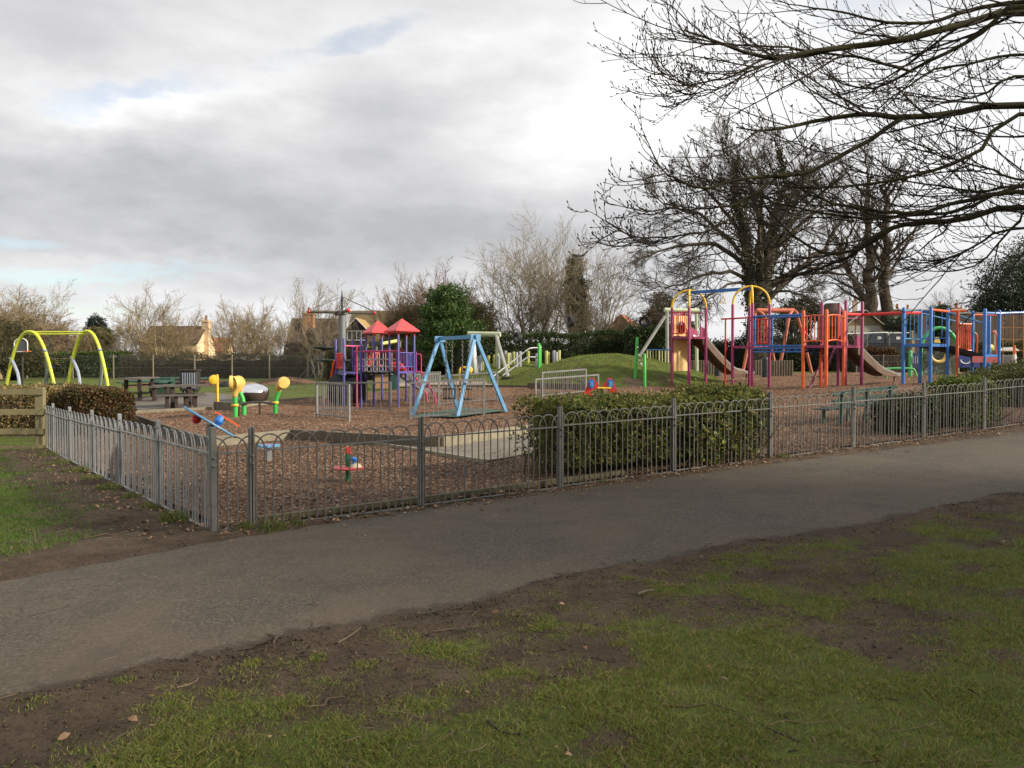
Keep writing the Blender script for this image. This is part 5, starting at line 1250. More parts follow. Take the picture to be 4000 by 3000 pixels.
# --- orange swing beyond the palisades ---
def orange_swing():
    d = 44; t = Thing('bow_leg_swing', 'faded orange swing frame with bowed legs behind the wooden palisades', 'swing frame', base(3030, d, False)); fo = paint('faded_orange_paint', (.52, .13, .07), .55, 0, .3)
    A, B = V(2955, 1213, d), V(3102, 1213, d + .4); m = MB(); m.tube([A, B], .13, 10); t.add('crossbar', m, fo)
    for a, sx, pts in ((A, 1, ((2978, 1225), (2990, 1250), (3005, 1320), (3035, 1462))), (A, -1, ((2950, 1228), (2942, 1262), (2925, 1340), (2900, 1462))), (B, 1, ((3112, 1222), (3118, 1245), (3135, 1310), (3172, 1462))), (B, -1, ((3088, 1224), (3080, 1250), (3068, 1320), (3040, 1462)))):
        P = [a] + [V(u, v, d + sx * .5 * k / 4) for k, (u, v) in enumerate(pts)]; m = MB(); m.tube(spline(P, 14), .085, 8); t.add('leg', m, fo)
    m = MB(); c = A.lerp(B, .55)
    for k in range(3): m.tube([A.lerp(B, .3 + .2 * k), A.lerp(B, .3 + .2 * k) - UP * .16], .03, 6)
    t.add('hangers', m, dark)
    for k in range(2):
        c = A.lerp(B, .36 + .36 * k); z = t1(c.x, c.y) + .5; tt = Thing('flat_swing', ('dark flat swing on chains, left one under the faded orange bar', 'dark flat swing on chains, right one under the faded orange bar')[k], 'swing', (c.x, c.y, z), 'flat swings under the orange bar')
        m = MB(); m.bbox((c.x, c.y, z), (.44, .16, .03), 0, .01); tt.add('seat', m, black, smooth=False)
        for s in (-.2, .2): m = MB(); m.tube([(c.x + s, c.y, z), (c.x + s * .8, c.y, c.z - .12)], .014, 5); tt.add('chain', m, chainm)
orange_swing()
palm = paint('palisade_timber', (.125, .10, .065), .85, 0, .35, 3)
def palisade(label, u0, u1, d, n):
    a, b = cxy(u0, d), cxy(u1, d); t = Thing('log_palisade', label, 'palisade', a, 'palisades of half logs behind the climbing frame'); rr = random.Random(u0)
    zt = zat(1408, d)
    for k in range(n):
        p = a.lerp(b, (k + .5) / n); m = MB(); w = (b - a).length / n / 2; m.tube([(p.x, p.y, p.z - .2), (p.x, p.y, zt - .02 + rr.uniform(-.02, .03)), (p.x, p.y, zt + rr.uniform(0, .03))], [w * 1.0, w * 1.0, w * .7], 9); t.add('log', m, palm)
palisade('left stretch of upright grey brown logs below the first steel slide', 2694, 2800, 39.5, 11)
palisade('right stretch of upright grey brown logs under the blue bridge', 2946, 3098, 39.0, 15)
for u, v, d, l in ((2804, 1397, 38.4, 'dark round topped bollard beside the left log palisade'), (2990, 1394, 38.0, 'dark round topped bollard in front of the right log palisade')):
    p = cxy(u, d); m = MB(); r = .155; zt = zat(v, d); m.lathe([(r, -.2), (r, zt - p.z - .16), (r * .94, zt - p.z - .08), (r * .7, zt - p.z - .02), (r * .3, zt - p.z)], p, 16)
    o = bpy.data.objects.new('bollard', mkmesh('bollard', [Vector(q) - p for q in m.v], m.f, paint('bollard_grey', (.028, .034, .042), .55))); o.location = p; link(o); tag(o, l, 'bollard', 'dark bollards by the palisades')
# --- toddler corner behind the blue tower ---
def toddler():
    t = Thing('toddler_play_panel', 'toddler play wall of mottled mirror panels under a green arch, behind the blue tower', 'play panel', base(3660, 38, False)); d = 38
    def mir():
        m, nt, b = nodes('mottled_mirror'); nt.links.new(ramp(nt, noise(nt, 7, 6, .7), [(.35, (.05, .06, .045)), (.55, (.17, .19, .15)), (.72, (.42, .43, .36))]), b.inputs['Base Color']); b.inputs['Roughness'].default_value = .35; b.inputs['Metallic'].default_value = .25; return m
    mm = mir(); x0, _ = XY(3600, d); x1, y = XY(3745, d); zg = t1(x0, y); zt = zat(1372, d)
    n = 3
    for k in range(n):
        a = x0 + (x1 - x0) * k / n; w = (x1 - x0) / n - .05; m = MB(); m.bbox((a + w / 2, y + .05 * k, (zg + zt) / 2), (w, .05, zt - zg), 0, .02); t.add('mirror_panel', m, mm, smooth=False)
    m = MB(); L, R_ = V(3592, 1372, d), V(3735, 1372, d); pts = [Vector((L.x + (R_.x - L.x) * (.5 - .5 * math.cos(q)), y - .1, L.z + (zat(1281, d) - L.z) * math.sin(q))) for q in [math.pi * k / 18 for k in range(19)]]
    pts = [Vector((L.x, y - .1, zg))] + pts + [Vector((R_.x, y - .1, zg))]; m.tube(pts, .085, 10); t.add('arch', m, paint('leaf_green_paint', (.06, .40, .10), .45))
    c = V(3664, 1383, d - .25); m = MB(); m.tube([c + Vector((math.cos(q) * .36, -.05, math.sin(q) * .36)) for q in [math.pi + math.pi * k / 14 for k in range(15)]], .08, 8); t.add('yellow_half_ring', m, pyellow)
    m = MB(); m.prism([V(3648, 1338, d - .1), V(3675, 1340, d - .1), V(3668, 1318, d - .1), V(3655, 1316, d - .1)], (0, .05, 0)); t.add('yellow_fin', m, pyellow, smooth=False)
    m = MB(); m.bbox(V(3785, 1412, 36) , (.95, .06, .55), 0, .03); bp = t.add('blue_panel', m, paint('deep_blue_panel', (.02, .045, .20), .45), smooth=False)
    m = MB(); c = V(3772, 1405, 35.9); m.tube([c + Vector((math.cos(q) * .22, 0, math.sin(q) * .17)) for q in [math.pi + math.pi * k / 12 for k in range(13)]], .025, 6); t.add('smile_line', m, chair_w, bp)
    for k in range(2):
        m = MB(); m.bbox(V(3690 + 40 * k, 1352 + 22 * k, d - .2), (.75, .4, .10), .1, .03); t.add('dark_shelf', m, black, smooth=False)
    gp = paint('leaf_green_paint', (.06, .40, .10), .45)
    m = MB(); p = base(3556, 37, False); m.vpost(p.x, p.y, p.z - .1, zat(1374, 37), .08, 10, True); t.add('green_post', m, gp)
    m = MB(); m.bbox(V(3574, 1410, 37.1), (.45, .06, .75), 0, .02); t.add('rattle_panel', m, paint('slate_blue_panel', (.03, .04, .10), .5), smooth=False)
    for k in range(3):
        m = MB(); q = V(3566 + 9 * k, 1392, 36.9); m.tube([q, q - UP * .32], .018, 6); t.add('rattle_bar', m, silver)
    tt = Thing('green_hurdle', 'low dark rail with bright green curved end left of the toddler panels', 'hurdle', base(3530, 36, False))
    m = MB(); m.tube(spline([V(3460, 1441, 36), V(3500, 1439, 36), V(3555, 1440, 36), V(3572, 1446, 36), V(3579, 1470, 36)], 16), .05, 8); tt.add('rail', m, gp); p = base(3462, 36, False); m = MB(); m.vpost(p.x, p.y, p.z - .1, zat(1441, 36), .05); tt.add('post', m, gp)
    for u, v, d_, lab in ((3561, 1292, 43, 'thick weathered timber post behind the left blue tower'), (3880, 1289, 40, 'pale weathered timber post between the right blue posts')):
        p = base(u, d_, False); m = MB(); m.bbox((p.x, p.y, (p.z + zat(v, d_)) / 2), (.24, .2, zat(v, d_) - p.z), .3, .03); o = bpy.data.objects.new('timber_post', mkmesh('timber_post', [Vector(q) - p for q in m.v], m.f, pole_w, False)); o.location = p; link(o); tag(o, lab, 'post')
    t = Thing('yellow_rider', 'small yellow and green ride on animal behind the blue platform', 'spring rider', base(3865, 34, False)); p = base(3865, 34, False)
    m = MB(); m.tube(spline([V(3851, 1374, 34), V(3860, 1362, 34), V(3870, 1356, 34), V(3878, 1366, 34)], 10), [.05, .1, .14, .16, .16, .15, .13, .11, .08, .05], 10); t.add('body', m, pyellow)
    m = MB(); m.bbox(V(3869, 1366, 33.8), (.12, .06, .16), .0, .02); t.add('saddle', m, gp, smooth=False); m = MB(); m.vpost(p.x, p.y, p.z - .1, zat(1374, 34), .09); t.add('spring', m, dark)
    d = 40; p = base(3925, d, False); t = Thing('covered_barrow', 'grey barrow under a white cover at the right edge, beside a traffic cone', 'barrow', p)
    m = MB(); z = zat(1372, d); m.bbox((p.x, p.y, p.z + .6), (.75, .6, z - p.z - .35), 0, .05); t.add('tub', m, paint('grey_tub', (.10, .10, .105), .6), smooth=False)
    m = MB(); m.prism([(p.x - .55, p.y - .35, z), (p.x + .5, p.y - .35, z), (p.x + .42, p.y - .35, z + .10), (p.x + .10, p.y - .35, z + .20), (p.x - .05, p.y - .35, z + .12), (p.x - .5, p.y - .35, z + .07)], (0, .7, 0)); t.add('cover', m, chair_w, smooth=False)
    m = MB(); m.lathe([(.18, -.03), (.18, .03), (.06, .035), (.06, -.035)], (p.x - .2, p.y - .3, p.z + .18), 14, (0, 1, 0)); t.add('wheel', m, black)
    p = base(3962, 39, False); t = Thing('traffic_cone', 'orange and white traffic cone standing by the white covered barrow', 'traffic cone', p); z = zat(1348, 39); h = z - p.z
    m = MB(); m.bbox((p.x, p.y, p.z + .03), (.42, .42, .06), 0, .02); t.add('foot', m, orange, smooth=False)
    for k, (f0, f1, mt) in enumerate(((.05, .42, orange), (.42, .72, chair_w), (.72, 1, orange))):
        m = MB(); m.lathe([(.17 - .13 * f0, h * f0), (.17 - .13 * f1, h * f1)], p, 14); t.add('cone_band', m, mt)
toddler()
# ================= trees, hedges, shrubs =================
bk_dark = bark('dark_bark', (.022, .017, .013), (.060, .048, .036)); bk_moss = bark('mossy_bark', (.018, .014, .010), (.055, .050, .018), 2.2)
bk_pale = bark('pale_bark', (.17, .135, .085), (.37, .31, .215)); bk_tan = bark('tan_twigs', (.19, .14, .08), (.36, .28, .16)); bk_red = bark('reddish_twigs', (.13, .085, .06), (.25, .17, .115))
bk_lime = bark('grey_brown_bark', (.050, .040, .031), (.135, .110, .082))
ivy = leafmat('ivy_leaves', [(0.022, 0.034, 0.011), (0.042, 0.059, 0.017), (0.063, 0.077, 0.025), (0.098, 0.105, 0.042)], .45)
def wpt(q): return np.array(V(*q))
def tree(name, label, group, limbs, levels, bmat, sides=(9, 6, 4, 3, 3), seed=1, cat='tree', ivyspec=None, twigmat=None, rmin=.006):
    """limbs: list of (points Nx3, r0, r1); levels: dicts for spawn/grow, cumulative"""
    rng = np.random.default_rng(seed); base_p = limbs[0][0][0]
    t = Thing(name, label, cat, base_p, group)
    L0 = []; n0 = 14
    for pts, r0, r1 in limbs:
        P = spline(pts, n0); P[1:-1] += rng.normal(0, .012, (n0 - 2, 3)) * np.linalg.norm(P[-1] - P[0]); L0.append((P, np.linspace(r0, r1, n0)))
    pts = np.array([p for p, _ in L0]); rad = np.array([r for _, r in L0])
    # trunk = limbs flagged first
    v, f = tubes([(pts, rad, sides[0])]); t.addnp('trunk', v, f, bmat, smooth=True)
    groups = []; cur = (pts, rad); allp = []
    for li, L in enumerate(levels):
        src = cur if not L.get('all') else None
        p, d, ln, r0 = spawn(rng, *cur, L['k'], L.get('t0', .2), L.get('t1', 1.0), L['ang'], L.get('asd', .2), L['lf'], L.get('rf', .55), L.get('rmin', rmin), L.get('flat', 0), dome=L.get('dome', False))
        if 'lmax' in L: ln = np.minimum(ln, L['lmax'])
        if 'lmin' in L: ln = np.maximum(ln, L['lmin'] * rng.uniform(.7, 1.2, len(ln)))
        q = grow(rng, p, d, ln, r0, L.get('n', 5), L.get('w', .15), L.get('up', .05), L.get('taper', .4))
        groups.append((*q, sides[min(li + 1, len(sides) - 1)])); allp.append(q); cur = q
        if L.get('merge'): pass
    # keep crown in one part (branches and twigs)
    v, f = tubes(groups); t.addnp('crown', v, f, twigmat or bmat, smooth=True)
    if ivyspec:
        cnt, lims, spread, size = ivyspec; PP = []
        for li in lims:
            s = rng.uniform(0, 13, cnt); i = np.minimum(s.astype(int), 12); c = pts[li, i] + (pts[li, i + 1] - pts[li, i]) * (s - i)[:, None]
            a = rng.normal(0, 1, (cnt, 3)); a = unit(a); PP.append(c + a * (rad[li, i] * rng.uniform(.9, 1.25, cnt) + spread * rng.uniform(0, 1, cnt) ** 2)[:, None])
        v, f = cards(rng, np.concatenate(PP), size, size * .8); t.addnp('ivy', v, f, ivy)
    return t
# --- overhanging branches of the big tree at the right ---
def overhang():
    def Q(*pts): return [wpt(p) for p in pts]
    TR = np.array([8.6, 7.9, t1(8.6, 7.9)]); f1 = 1 / 1.3825
    done = []
    def S(seq, d0, d1, r0, r1, root=None):
        n = len(seq); uv = [(2400 + x * f1, y * f1) for x, y in seq]; ds = [d0 + (d1 - d0) * i / (n - 1) for i in range(n)]
        if root is None:                                 # fork from the nearest limb already grown
            pu = np.array(done); j = np.argmin(np.hypot(pu[:, 0] - uv[0][0], pu[:, 1] - uv[0][1])); uv[0] = tuple(pu[j, :2]); ds = [pu[j, 2] + (q - d0) * 1.0 for q in ds]; r0 = min(r0, pu[j, 3] * .85 / .50)
        P = [wpt((u, v, d)) for (u, v), d in zip(uv, ds)]
        if root is not None:
            z = P[0][2] - .35; P = [np.array([TR[0], TR[1], z]), np.array([TR[0], TR[1], z]) * .5 + P[0] * .5 + np.array([0, 0, .05])] + P; uv = [None, None] + uv; ds = [0, 0] + ds
        r0, r1 = r0 * .50, r1 * .75; m = len(P); seg = [(q, d, k / (m - 1)) for k, (q, d) in enumerate(zip(uv, ds)) if q is not None]
        for (q0, e0, k0), (q1, e1, k1) in zip(seg[:-1], seg[1:]):
            for f in np.linspace(0, 1, 8): done.append((q0[0] + (q1[0] - q0[0]) * f, q0[1] + (q1[1] - q0[1]) * f, e0 + (e1 - e0) * f, r0 + (r1 - r0) * (k0 + (k1 - k0) * f)))
        return (P, r0, r1)
    trunk = ([TR + np.array([0, 0, -.2]), TR + np.array([.05, 0, 1.5]), TR + np.array([-.05, .05, 3]), TR + np.array([0, .1, 4.6]), TR + np.array([.1, .1, 7.5])], .42, .16)
    L = [trunk,
      S([(2212, 70), (1900, 130), (1600, 190), (1300, 222), (1000, 272), (860, 285), (690, 235), (500, 155), (350, 100), (240, 28)], 8.4, 7.6, .095, .010, 4.4),
      S([(2212, 30), (2000, 160), (1800, 290), (1580, 405), (1450, 480), (1270, 490), (1120, 440), (930, 395)], 8.2, 8.8, .06, .008, 4.5),
      S([(2150, 10), (1900, 60), (1700, 115), (1450, 110), (1200, 60), (980, 18), (760, -20)], 8.8, 8.6, .06, .008, 4.9),
      S([(2212, 560), (1900, 592), (1550, 640), (1350, 620), (1100, 660), (950, 700), (800, 718), (600, 690), (440, 635)], 8.3, 7.4, .085, .008, 3.2),
      S([(1560, 640), (1350, 760), (1100, 880), (900, 935), (700, 955), (500, 1000), (320, 930), (215, 830), (195, 800)], 8.1, 7.0, .055, .006),
      S([(900, 935), (740, 1060), (560, 1105), (400, 1115), (280, 1100), (140, 1050)], 7.6, 7.0, .028, .005),
      S([(740, 1040), (640, 1170), (520, 1230), (420, 1255), (230, 1270), (120, 1270), (40, 1235), (5, 1165)], 7.5, 6.8, .026, .005),
      S([(2212, 1105), (1900, 1168), (1700, 1192), (1500, 1235), (1350, 1330), (1200, 1358), (1050, 1300), (900, 1150), (800, 1060), (700, 1020)], 8.6, 8.2, .075, .008, 2.2),
      S([(1500, 1235), (1350, 1340), (1200, 1430), (1080, 1465), (960, 1475), (880, 1460)], 8.5, 8.9, .045, .008),
      S([(2212, 1040), (1900, 1092), (1600, 1140), (1250, 1110), (1080, 1050), (960, 960), (860, 930)], 8.4, 7.9, .06, .007, 2.1),
      S([(2212, 600), (2000, 775), (1850, 852), (1600, 925), (1300, 975), (1100, 985), (820, 960), (620, 930), (480, 900)], 8.0, 7.6, .05, .006, 3.0),
      S([(2212, 1200), (1950, 1310), (1800, 1390), (1640, 1420), (1520, 1380)], 8.3, 8.7, .035, .006, 1.8),
      S([(1600, 400), (1400, 330), (1200, 298), (900, 262), (640, 250), (440, 240), (250, 215), (130, 150)], 8.0, 7.2, .035, .006),
      S([(1100, 280), (900, 330), (740, 400), (600, 480), (430, 520), (300, 548), (250, 555)], 7.9, 7.5, .028, .005),
      S([(860, 290), (700, 380), (540, 430), (420, 450), (330, 380), (280, 350)], 7.8, 7.3, .022, .005),
      S([(2212, 420), (2000, 520), (1860, 560), (1700, 580), (1560, 520)], 7.8, 8.2, .035, .006, 3.3),
      S([(2230, 940), (2050, 880), (1900, 840), (1750, 780), (1700, 700)], 7.6, 7.8, .03, .005, 2.6),
      S([(2230, 1010), (2000, 1060), (1800, 1040), (1560, 1000), (1250, 940), (1000, 900)], 8.9, 8.4, .04, .006, 2.4),
      S([(2212, 330), (1950, 380), (1700, 420), (1500, 560), (1350, 660), (1120, 640)], 8.7, 8.4, .04, .006, 3.5),
      S([(2300, 1150), (2120, 1250), (2000, 1420), (1880, 1490), (1700, 1500)], 8.0, 8.3, .035, .006, 1.9),
      S([(2230, 1000), (1900, 1140), (1500, 1175), (1200, 1165), (900, 1110), (650, 1010), (430, 960)], 8.7, 8.0, .05, .006, 2.2)]
    rng = np.random.default_rng(77)
    t = Thing('overhanging_tree', 'big bare tree whose dark mossy branches reach in from the upper right', 'tree', TR)
    n0 = 18; pts = []; rad = []
    for i, (P, r0, r1) in enumerate(L):
        Sx = spline(P, n0, .86 if i else 1.0)
        if i: Sx[1:] += np.cumsum(rng.normal(0, .010, (n0 - 1, 3)), 0)
        pts.append(Sx); x = np.linspace(0, 1, n0); rad.append(r0 * (1 - x) ** .9 + r1 * x ** .7 if i else r0 + (r1 - r0) * x)
    pts, rad = np.array(pts), np.array(rad)
    v, f = tubes([(pts[:1], rad[:1], 14)]); t.addnp('trunk', v, f, bk_moss, smooth=True)
    v, f = tubes([(pts[1:], rad[1:], 9)]); t.addnp('limbs', v, f, bk_moss, smooth=True)
    lim = (pts[1:], rad[1:])
    def lev(src, k, t0, t1_, ang, asd, lf, rf, rmin, n, w, up, taper, lmin, lmax, zsq=.55, bias=None):
        p, d, ln, r0 = spawn(rng, *src, k, t0, t1_, ang, asd, lf, rf, rmin)
        par = np.repeat(np.arange(len(src[0])), k)
        d[:, 2] *= zsq
        if bias is not None: d += np.array(bias)
        ln = np.clip(ln, lmin, lmax) * rng.uniform(.7, 1.25, len(ln)); return grow(rng, p, unit(d), ln, r0, n, w, up, taper)
    A = lev(lim, 12, .16, .98, .62, .22, .30, .42, .007, 9, .10, .055, .35, .5, 1.7, .6, (-.12, 0, -.10))
    B = lev(A, 5, .12, .98, .65, .22, .42, .6, .0042, 7, .12, .12, .5, .16, .6, .8)
    C = lev(B, 2, .25, 1.0, .6, .25, .42, .75, .003, 5, .12, .2, .7, .08, .26, .9)
    D = lev(lim, 8, .35, 1.0, .75, .25, .10, .22, .0042, 7, .13, .12, .6, .18, .55, .8)
    v, f = tubes([(*A, 5), (*B, 4), (*C, 3), (*D, 4)]); t.addnp('twigs', v, f, bk_dark, smooth=True)
    # swollen buds at the shoot tips
    tips = np.concatenate([C[0][:, -1], B[0][:, -1], D[0][:, -1], A[0][:, -1]]); dirs = unit(np.concatenate([x[0][:, -1] - x[0][:, -2] for x in (C, B, D, A)]))
    bp = np.stack([tips - dirs * .004, tips + dirs * .012, tips + dirs * .026], 1); br = np.tile(np.array([.003, .0062, .0015]), (len(tips), 1))
    v, f = tubes([(bp, br, 4)]); t.addnp('buds', v, f, bk_dark, smooth=True)
overhang()
# --- big spreading tree behind the climbing frame, with ivy ---
def spreading():
    d = 56
    def L(seq, r0, r1, dd=0, de=0):
        n = len(seq); return ([wpt((u, v, d + dd + (de - dd) * i / (n - 1))) for i, (u, v) in enumerate(seq)], r0 * (1 if r0 > .8 else .56), r1 * .7)
    limbs = [L([(2962, 1440), (2960, 1330), (2955, 1200), (2975, 1100), (3005, 990), (3035, 900), (3050, 800), (3060, 690), (3040, 590)], 0.85, .04, 0, 0),
      L([(2945, 1200), (2925, 1060), (2910, 960), (2885, 860), (2870, 740), (2880, 620)], .55, .04, 0, -2), L([(2985, 1150), (3060, 1080), (3150, 1030), (3230, 950), (3290, 860), (3330, 800)], .55, .05, 0, 2),
      L([(2955, 1120), (2960, 960), (2975, 820), (2960, 680), (2930, 560)], .45, .04, 0, 3), L([(2935, 1060), (2850, 990), (2760, 960), (2650, 960), (2560, 985), (2500, 985)], .34, .03, 0, -3),
      L([(2920, 1010), (2840, 930), (2760, 860), (2660, 820), (2580, 790), (2530, 760)], .30, .03, 0, 2), L([(2930, 1100), (2840, 1060), (2740, 1080), (2640, 1110), (2540, 1130)], .26, .03, 0, -4),
      L([(3010, 1110), (3120, 1070), (3260, 1060), (3350, 1100), (3420, 1150)], .28, .03, 0, -2), L([(3020, 960), (3120, 890), (3200, 800), (3240, 700), (3260, 640)], .30, .03, 0, 2),
      L([(2890, 900), (2800, 790), (2730, 700), (2680, 640)], .26, .03, 0, -3), L([(3040, 850), (3100, 740), (3140, 650), (3150, 570)], .22, .03, 0, -2), L([(2975, 1000), (2960, 850), (2920, 700), (2840, 600), (2790, 560)], .28, .03, 0, -4),
      L([(2960, 1060), (3010, 900), (3100, 800), (3180, 740)], .26, .03, 0, -5), L([(2950, 1120), (2870, 1110), (2780, 1150), (2700, 1210), (2620, 1240)], .20, .025, 0, -3), L([(3000, 1140), (3090, 1140), (3180, 1180), (3250, 1240)], .18, .025, 0, -3)]
    tree('spreading_tree', 'large spreading bare tree with ivy on its forked trunk behind the climbing frame', None, limbs,
      [dict(k=13, t0=.22, ang=.72, lf=.40, rf=.36, n=8, w=.12, up=.02, rmin=.03), dict(k=9, t0=.15, ang=.65, lf=.50, rf=.5, n=6, w=.14, up=.01, rmin=.017), dict(k=7, t0=.12, ang=.6, lf=.55, rf=.55, n=5, w=.15, up=-.01, rmin=.011), dict(k=4, t0=.15, ang=.6, lf=.6, rf=.7, n=4, w=.16, up=-.02, rmin=.008)],
      bk_lime, (12, 6, 4, 3, 3), 11, 'tree', (2600, [0, 1], .35, .2))
spreading()
def straight_trees():
    d = 62
    for i, (us, r, lab) in enumerate(((((3430, 1300), (3400, 1210), (3365, 1150), (3325, 1080), (3300, 1020), (3290, 930)), .34, 'leaning dark trunk with a cut top, left of the two tall straight trunks'), (((3405, 1310), (3400, 1160), (3392, 1020), (3385, 900), (3390, 790), (3400, 700)), .46, 'tall dark trunk in the middle of three, thin upright twigs'), (((3458, 1310), (3455, 1180), (3460, 1040), (3462, 920), (3458, 800), (3445, 720)), .50, 'thick straight brown trunk, rightmost of the three beside the shed'))):
        pts = [wpt((u, v, d)) for u, v in us]; h = .35 if i == 0 else .22
        rng = np.random.default_rng(30 + i); limbs = [(pts, r, .10)]
        n = 6 if i == 0 else 9
        sp = spline(pts, 40)
        for k in range(n):
            s = sp[int((h + (.97 - h) * (k + .5) / n) * 39)]; a = rng.uniform(0, 6.28); e = rng.uniform(.5, 1.1); l = rng.uniform(2.2, 4.2)
            dd = np.array([math.cos(a) * e, math.sin(a) * e, 1.0]); dd /= np.linalg.norm(dd); limbs.append(([s, s + dd * l * .5 + np.array([0, 0, -.1]), s + dd * l + np.array([0, 0, .3])], .10, .03))
        tree('tall_trunk_tree', lab, 'three trees with straight trunks', limbs, [dict(k=9, t0=.25, ang=.7, lf=.36, rf=.45, n=6, w=.1, up=.09, rmin=.028), dict(k=8, t0=.1, ang=.55, lf=.5, rf=.55, n=5, w=.12, up=.10, rmin=.016), dict(k=5, t0=.1, ang=.5, lf=.5, rf=.6, n=4, w=.12, up=.08, rmin=.010)], bark('brown_trunk_bark', (.045, .033, .024), (.105, .078, .055)), (10, 4, 3, 3), 40 + i, twigmat=bk_lime)
straight_trees()
# --- pale multi-stemmed trees ---
def multistem(name, label, group, u, d, vb, vt, wpx, n, mat, seed, spread_lo=.15, rr=.11, dense=(8, 7, 4), up=.06, rmin=.011, lean=0, tm=None, lfk=.34, bare=.24):
    rng = np.random.default_rng(seed); x, y = XY(u, d); g = t1(x, y); top = zat(vt, d); H = top - g; w = wpx / F * d; limbs = []
    for k in range(n):
        a = 2 * math.pi * (k + rng.uniform(-.3, .3)) / n; q = (rng.uniform(.25, 1)) ** .8; hh = H * (1 - .34 * q ** 2.2) * rng.uniform(.75, .86)
        ex, ey = math.cos(a) * w * .5 * q, math.sin(a) * w * .35 * q; b = np.array([x + math.cos(a) * spread_lo, y + math.sin(a) * spread_lo, g - .2])
        limbs.append(([b, b + np.array([ex * .18, ey * .18, hh * .3]), b + np.array([ex * .5, ey * .5, hh * .62]), np.array([x + ex + lean, y + ey, g + hh])], rr * rng.uniform(.7, 1.15), .018))
    return tree(name, label, 'tree' if False else group, limbs, [dict(k=int(dense[0] * 1.4), t0=bare, t1=1, ang=.85, lf=lfk * 1.35, rf=.38, n=7, w=.10, up=up * 1.9, rmin=.016, dome=True), dict(k=int(dense[1] * 1.4), t0=.12, ang=.62, lf=.46, rf=.5, n=5, w=.12, up=up * .8, rmin=.012), dict(k=dense[2] + 2, t0=.10, ang=.58, lf=.55, rf=.6, n=4, w=.13, up=up * .5, rmin=rmin)], mat, (7, 4, 3, 3), seed, twigmat=tm)
g1 = 'pale bare trees beyond the long hedge'
multistem('bare_tree', 'large pale bare tree with many stems, left of the ivy clad column', g1, 2070, 66, 1330, 925, 330, 9, bk_pale, 3, .5, .17, (10, 7, 4), .06, bare=.36)
multistem('bare_tree', 'smaller pale bare tree just left of the ivy dark conifer, behind its neighbour', g1, 2165, 72, 1330, 985, 150, 5, bk_pale, 31, .3, .11, (8, 6, 4), .07, bare=.36)
multistem('bare_tree', 'pale bare tree with rounded crown beyond the long hedge, right of the dark conifer', g1, 2300, 64, 1330, 935, 300, 7, bk_pale, 5, .35, .17, (10, 7, 4), .05, bare=.34)
g2 = 'bare trees behind the chain link fence'
multistem('bare_tree', 'broad tan bare tree with pale stems left of the sunlit gable', g2, 615, 78, 1440, 1150, 290, 9, bk_pale, 7, .5, .13, (9, 7, 4), .06, tm=bk_tan)
multistem('bare_tree', 'bushy tan bare tree left of the pale stemmed one, by the dark conifer', g2, 515, 82, 1440, 1245, 180, 7, bk_tan, 8, .6, .09, (9, 7, 4), .05)
multistem('bare_tree', 'tangled bare tree just left of the sunlit gable wall', g2, 700, 84, 1440, 1225, 110, 5, bk_tan, 9, .5, .10, (9, 7, 4), .03)
for k, (u, vt, w, nn, lab) in enumerate(((892, 1235, 80, 4, 'thin bare tree right beside the sunlit gable'), (950, 1195, 140, 6, 'bare tree with upright twigs, first right of the red tiled wing'), (1010, 1210, 150, 7, 'bare tree in the middle of the thicket above the speaking horns'), (1078, 1215, 110, 5, 'bare tree with pale leaning stems near the brown roofed house'))):
    multistem('bare_tree', lab, g2, u, 76 + k * 2, 1450, vt, w, nn, bk_tan if k != 3 else bk_pale, 50 + k, .5, .085, (9, 7, 4), .07)
multistem('poplar', 'slender pale bare tree rising behind the rotating mast', None, 1245, 70, 1440, 1045, 190, 6, bk_pale, 61, .25, .075, (9, 5, 3), .08)
g3 = 'reddish bare shrubs around the evergreen'
multistem('bare_shrub', 'reddish brown bare shrub left of the dark evergreen, above the red roofs', g3, 1640, 60, 1440, 1100, 260, 10, bk_red, 71, .7, .08, (9, 7, 5), .07)
multistem('bare_shrub', 'purplish bare shrub right behind the dark evergreen', g3, 1800, 62, 1440, 1095, 230, 9, bk_red, 72, .7, .08, (9, 7, 5), .07)
multistem('bare_shrub', 'small dark bare shrub between the mossy roof and the evergreen', g3, 1560, 64, 1440, 1160, 150, 8, bk_red, 73, .5, .06, (8, 6, 4), .06)
multistem('bare_shrub', 'brown tangled shrub under the right hand pale tree, beside the red gable roof', None, 2400, 58, 1440, 1195, 200, 10, bk_tan, 74, .6, .07, (9, 7, 4), .0)
multistem('bare_tree', 'windswept bare tree at the far left edge behind the yellow arches', None, 20, 70, 1480, 1160, 330, 8, bk_tan, 75, .6, .12, (9, 7, 5), .02, lean=2.2)
multistem('bare_tree', 'distant small bare tree above the terrace roof near the right edge', None, 3700, 95, 1300, 1120, 110, 5, bk_lime, 76, .3, .08, (7, 5, 3), .07)
g4 = 'brown winter hedgerow shrubs at the far left'
for k, (u, d, vt, w, lab) in enumerate(((130, 82, 1235, 220, 'brown hedgerow shrub behind the left yellow arch'), (215, 80, 1255, 200, 'brown hedgerow shrub between the two yellow arches'), (310, 78, 1330, 180, 'low tan hedgerow shrub inside the second yellow arch'), (-30, 74, 1200, 220, 'brown hedgerow shrub cut by the left frame edge'))):
    multistem('hedgerow_shrub', lab, g4, u, d, 1460, vt, w, 14, bk_red if k < 2 else bk_tan, 90 + k, 1.2, .06, (9, 7, 5), .05, rmin=.016)
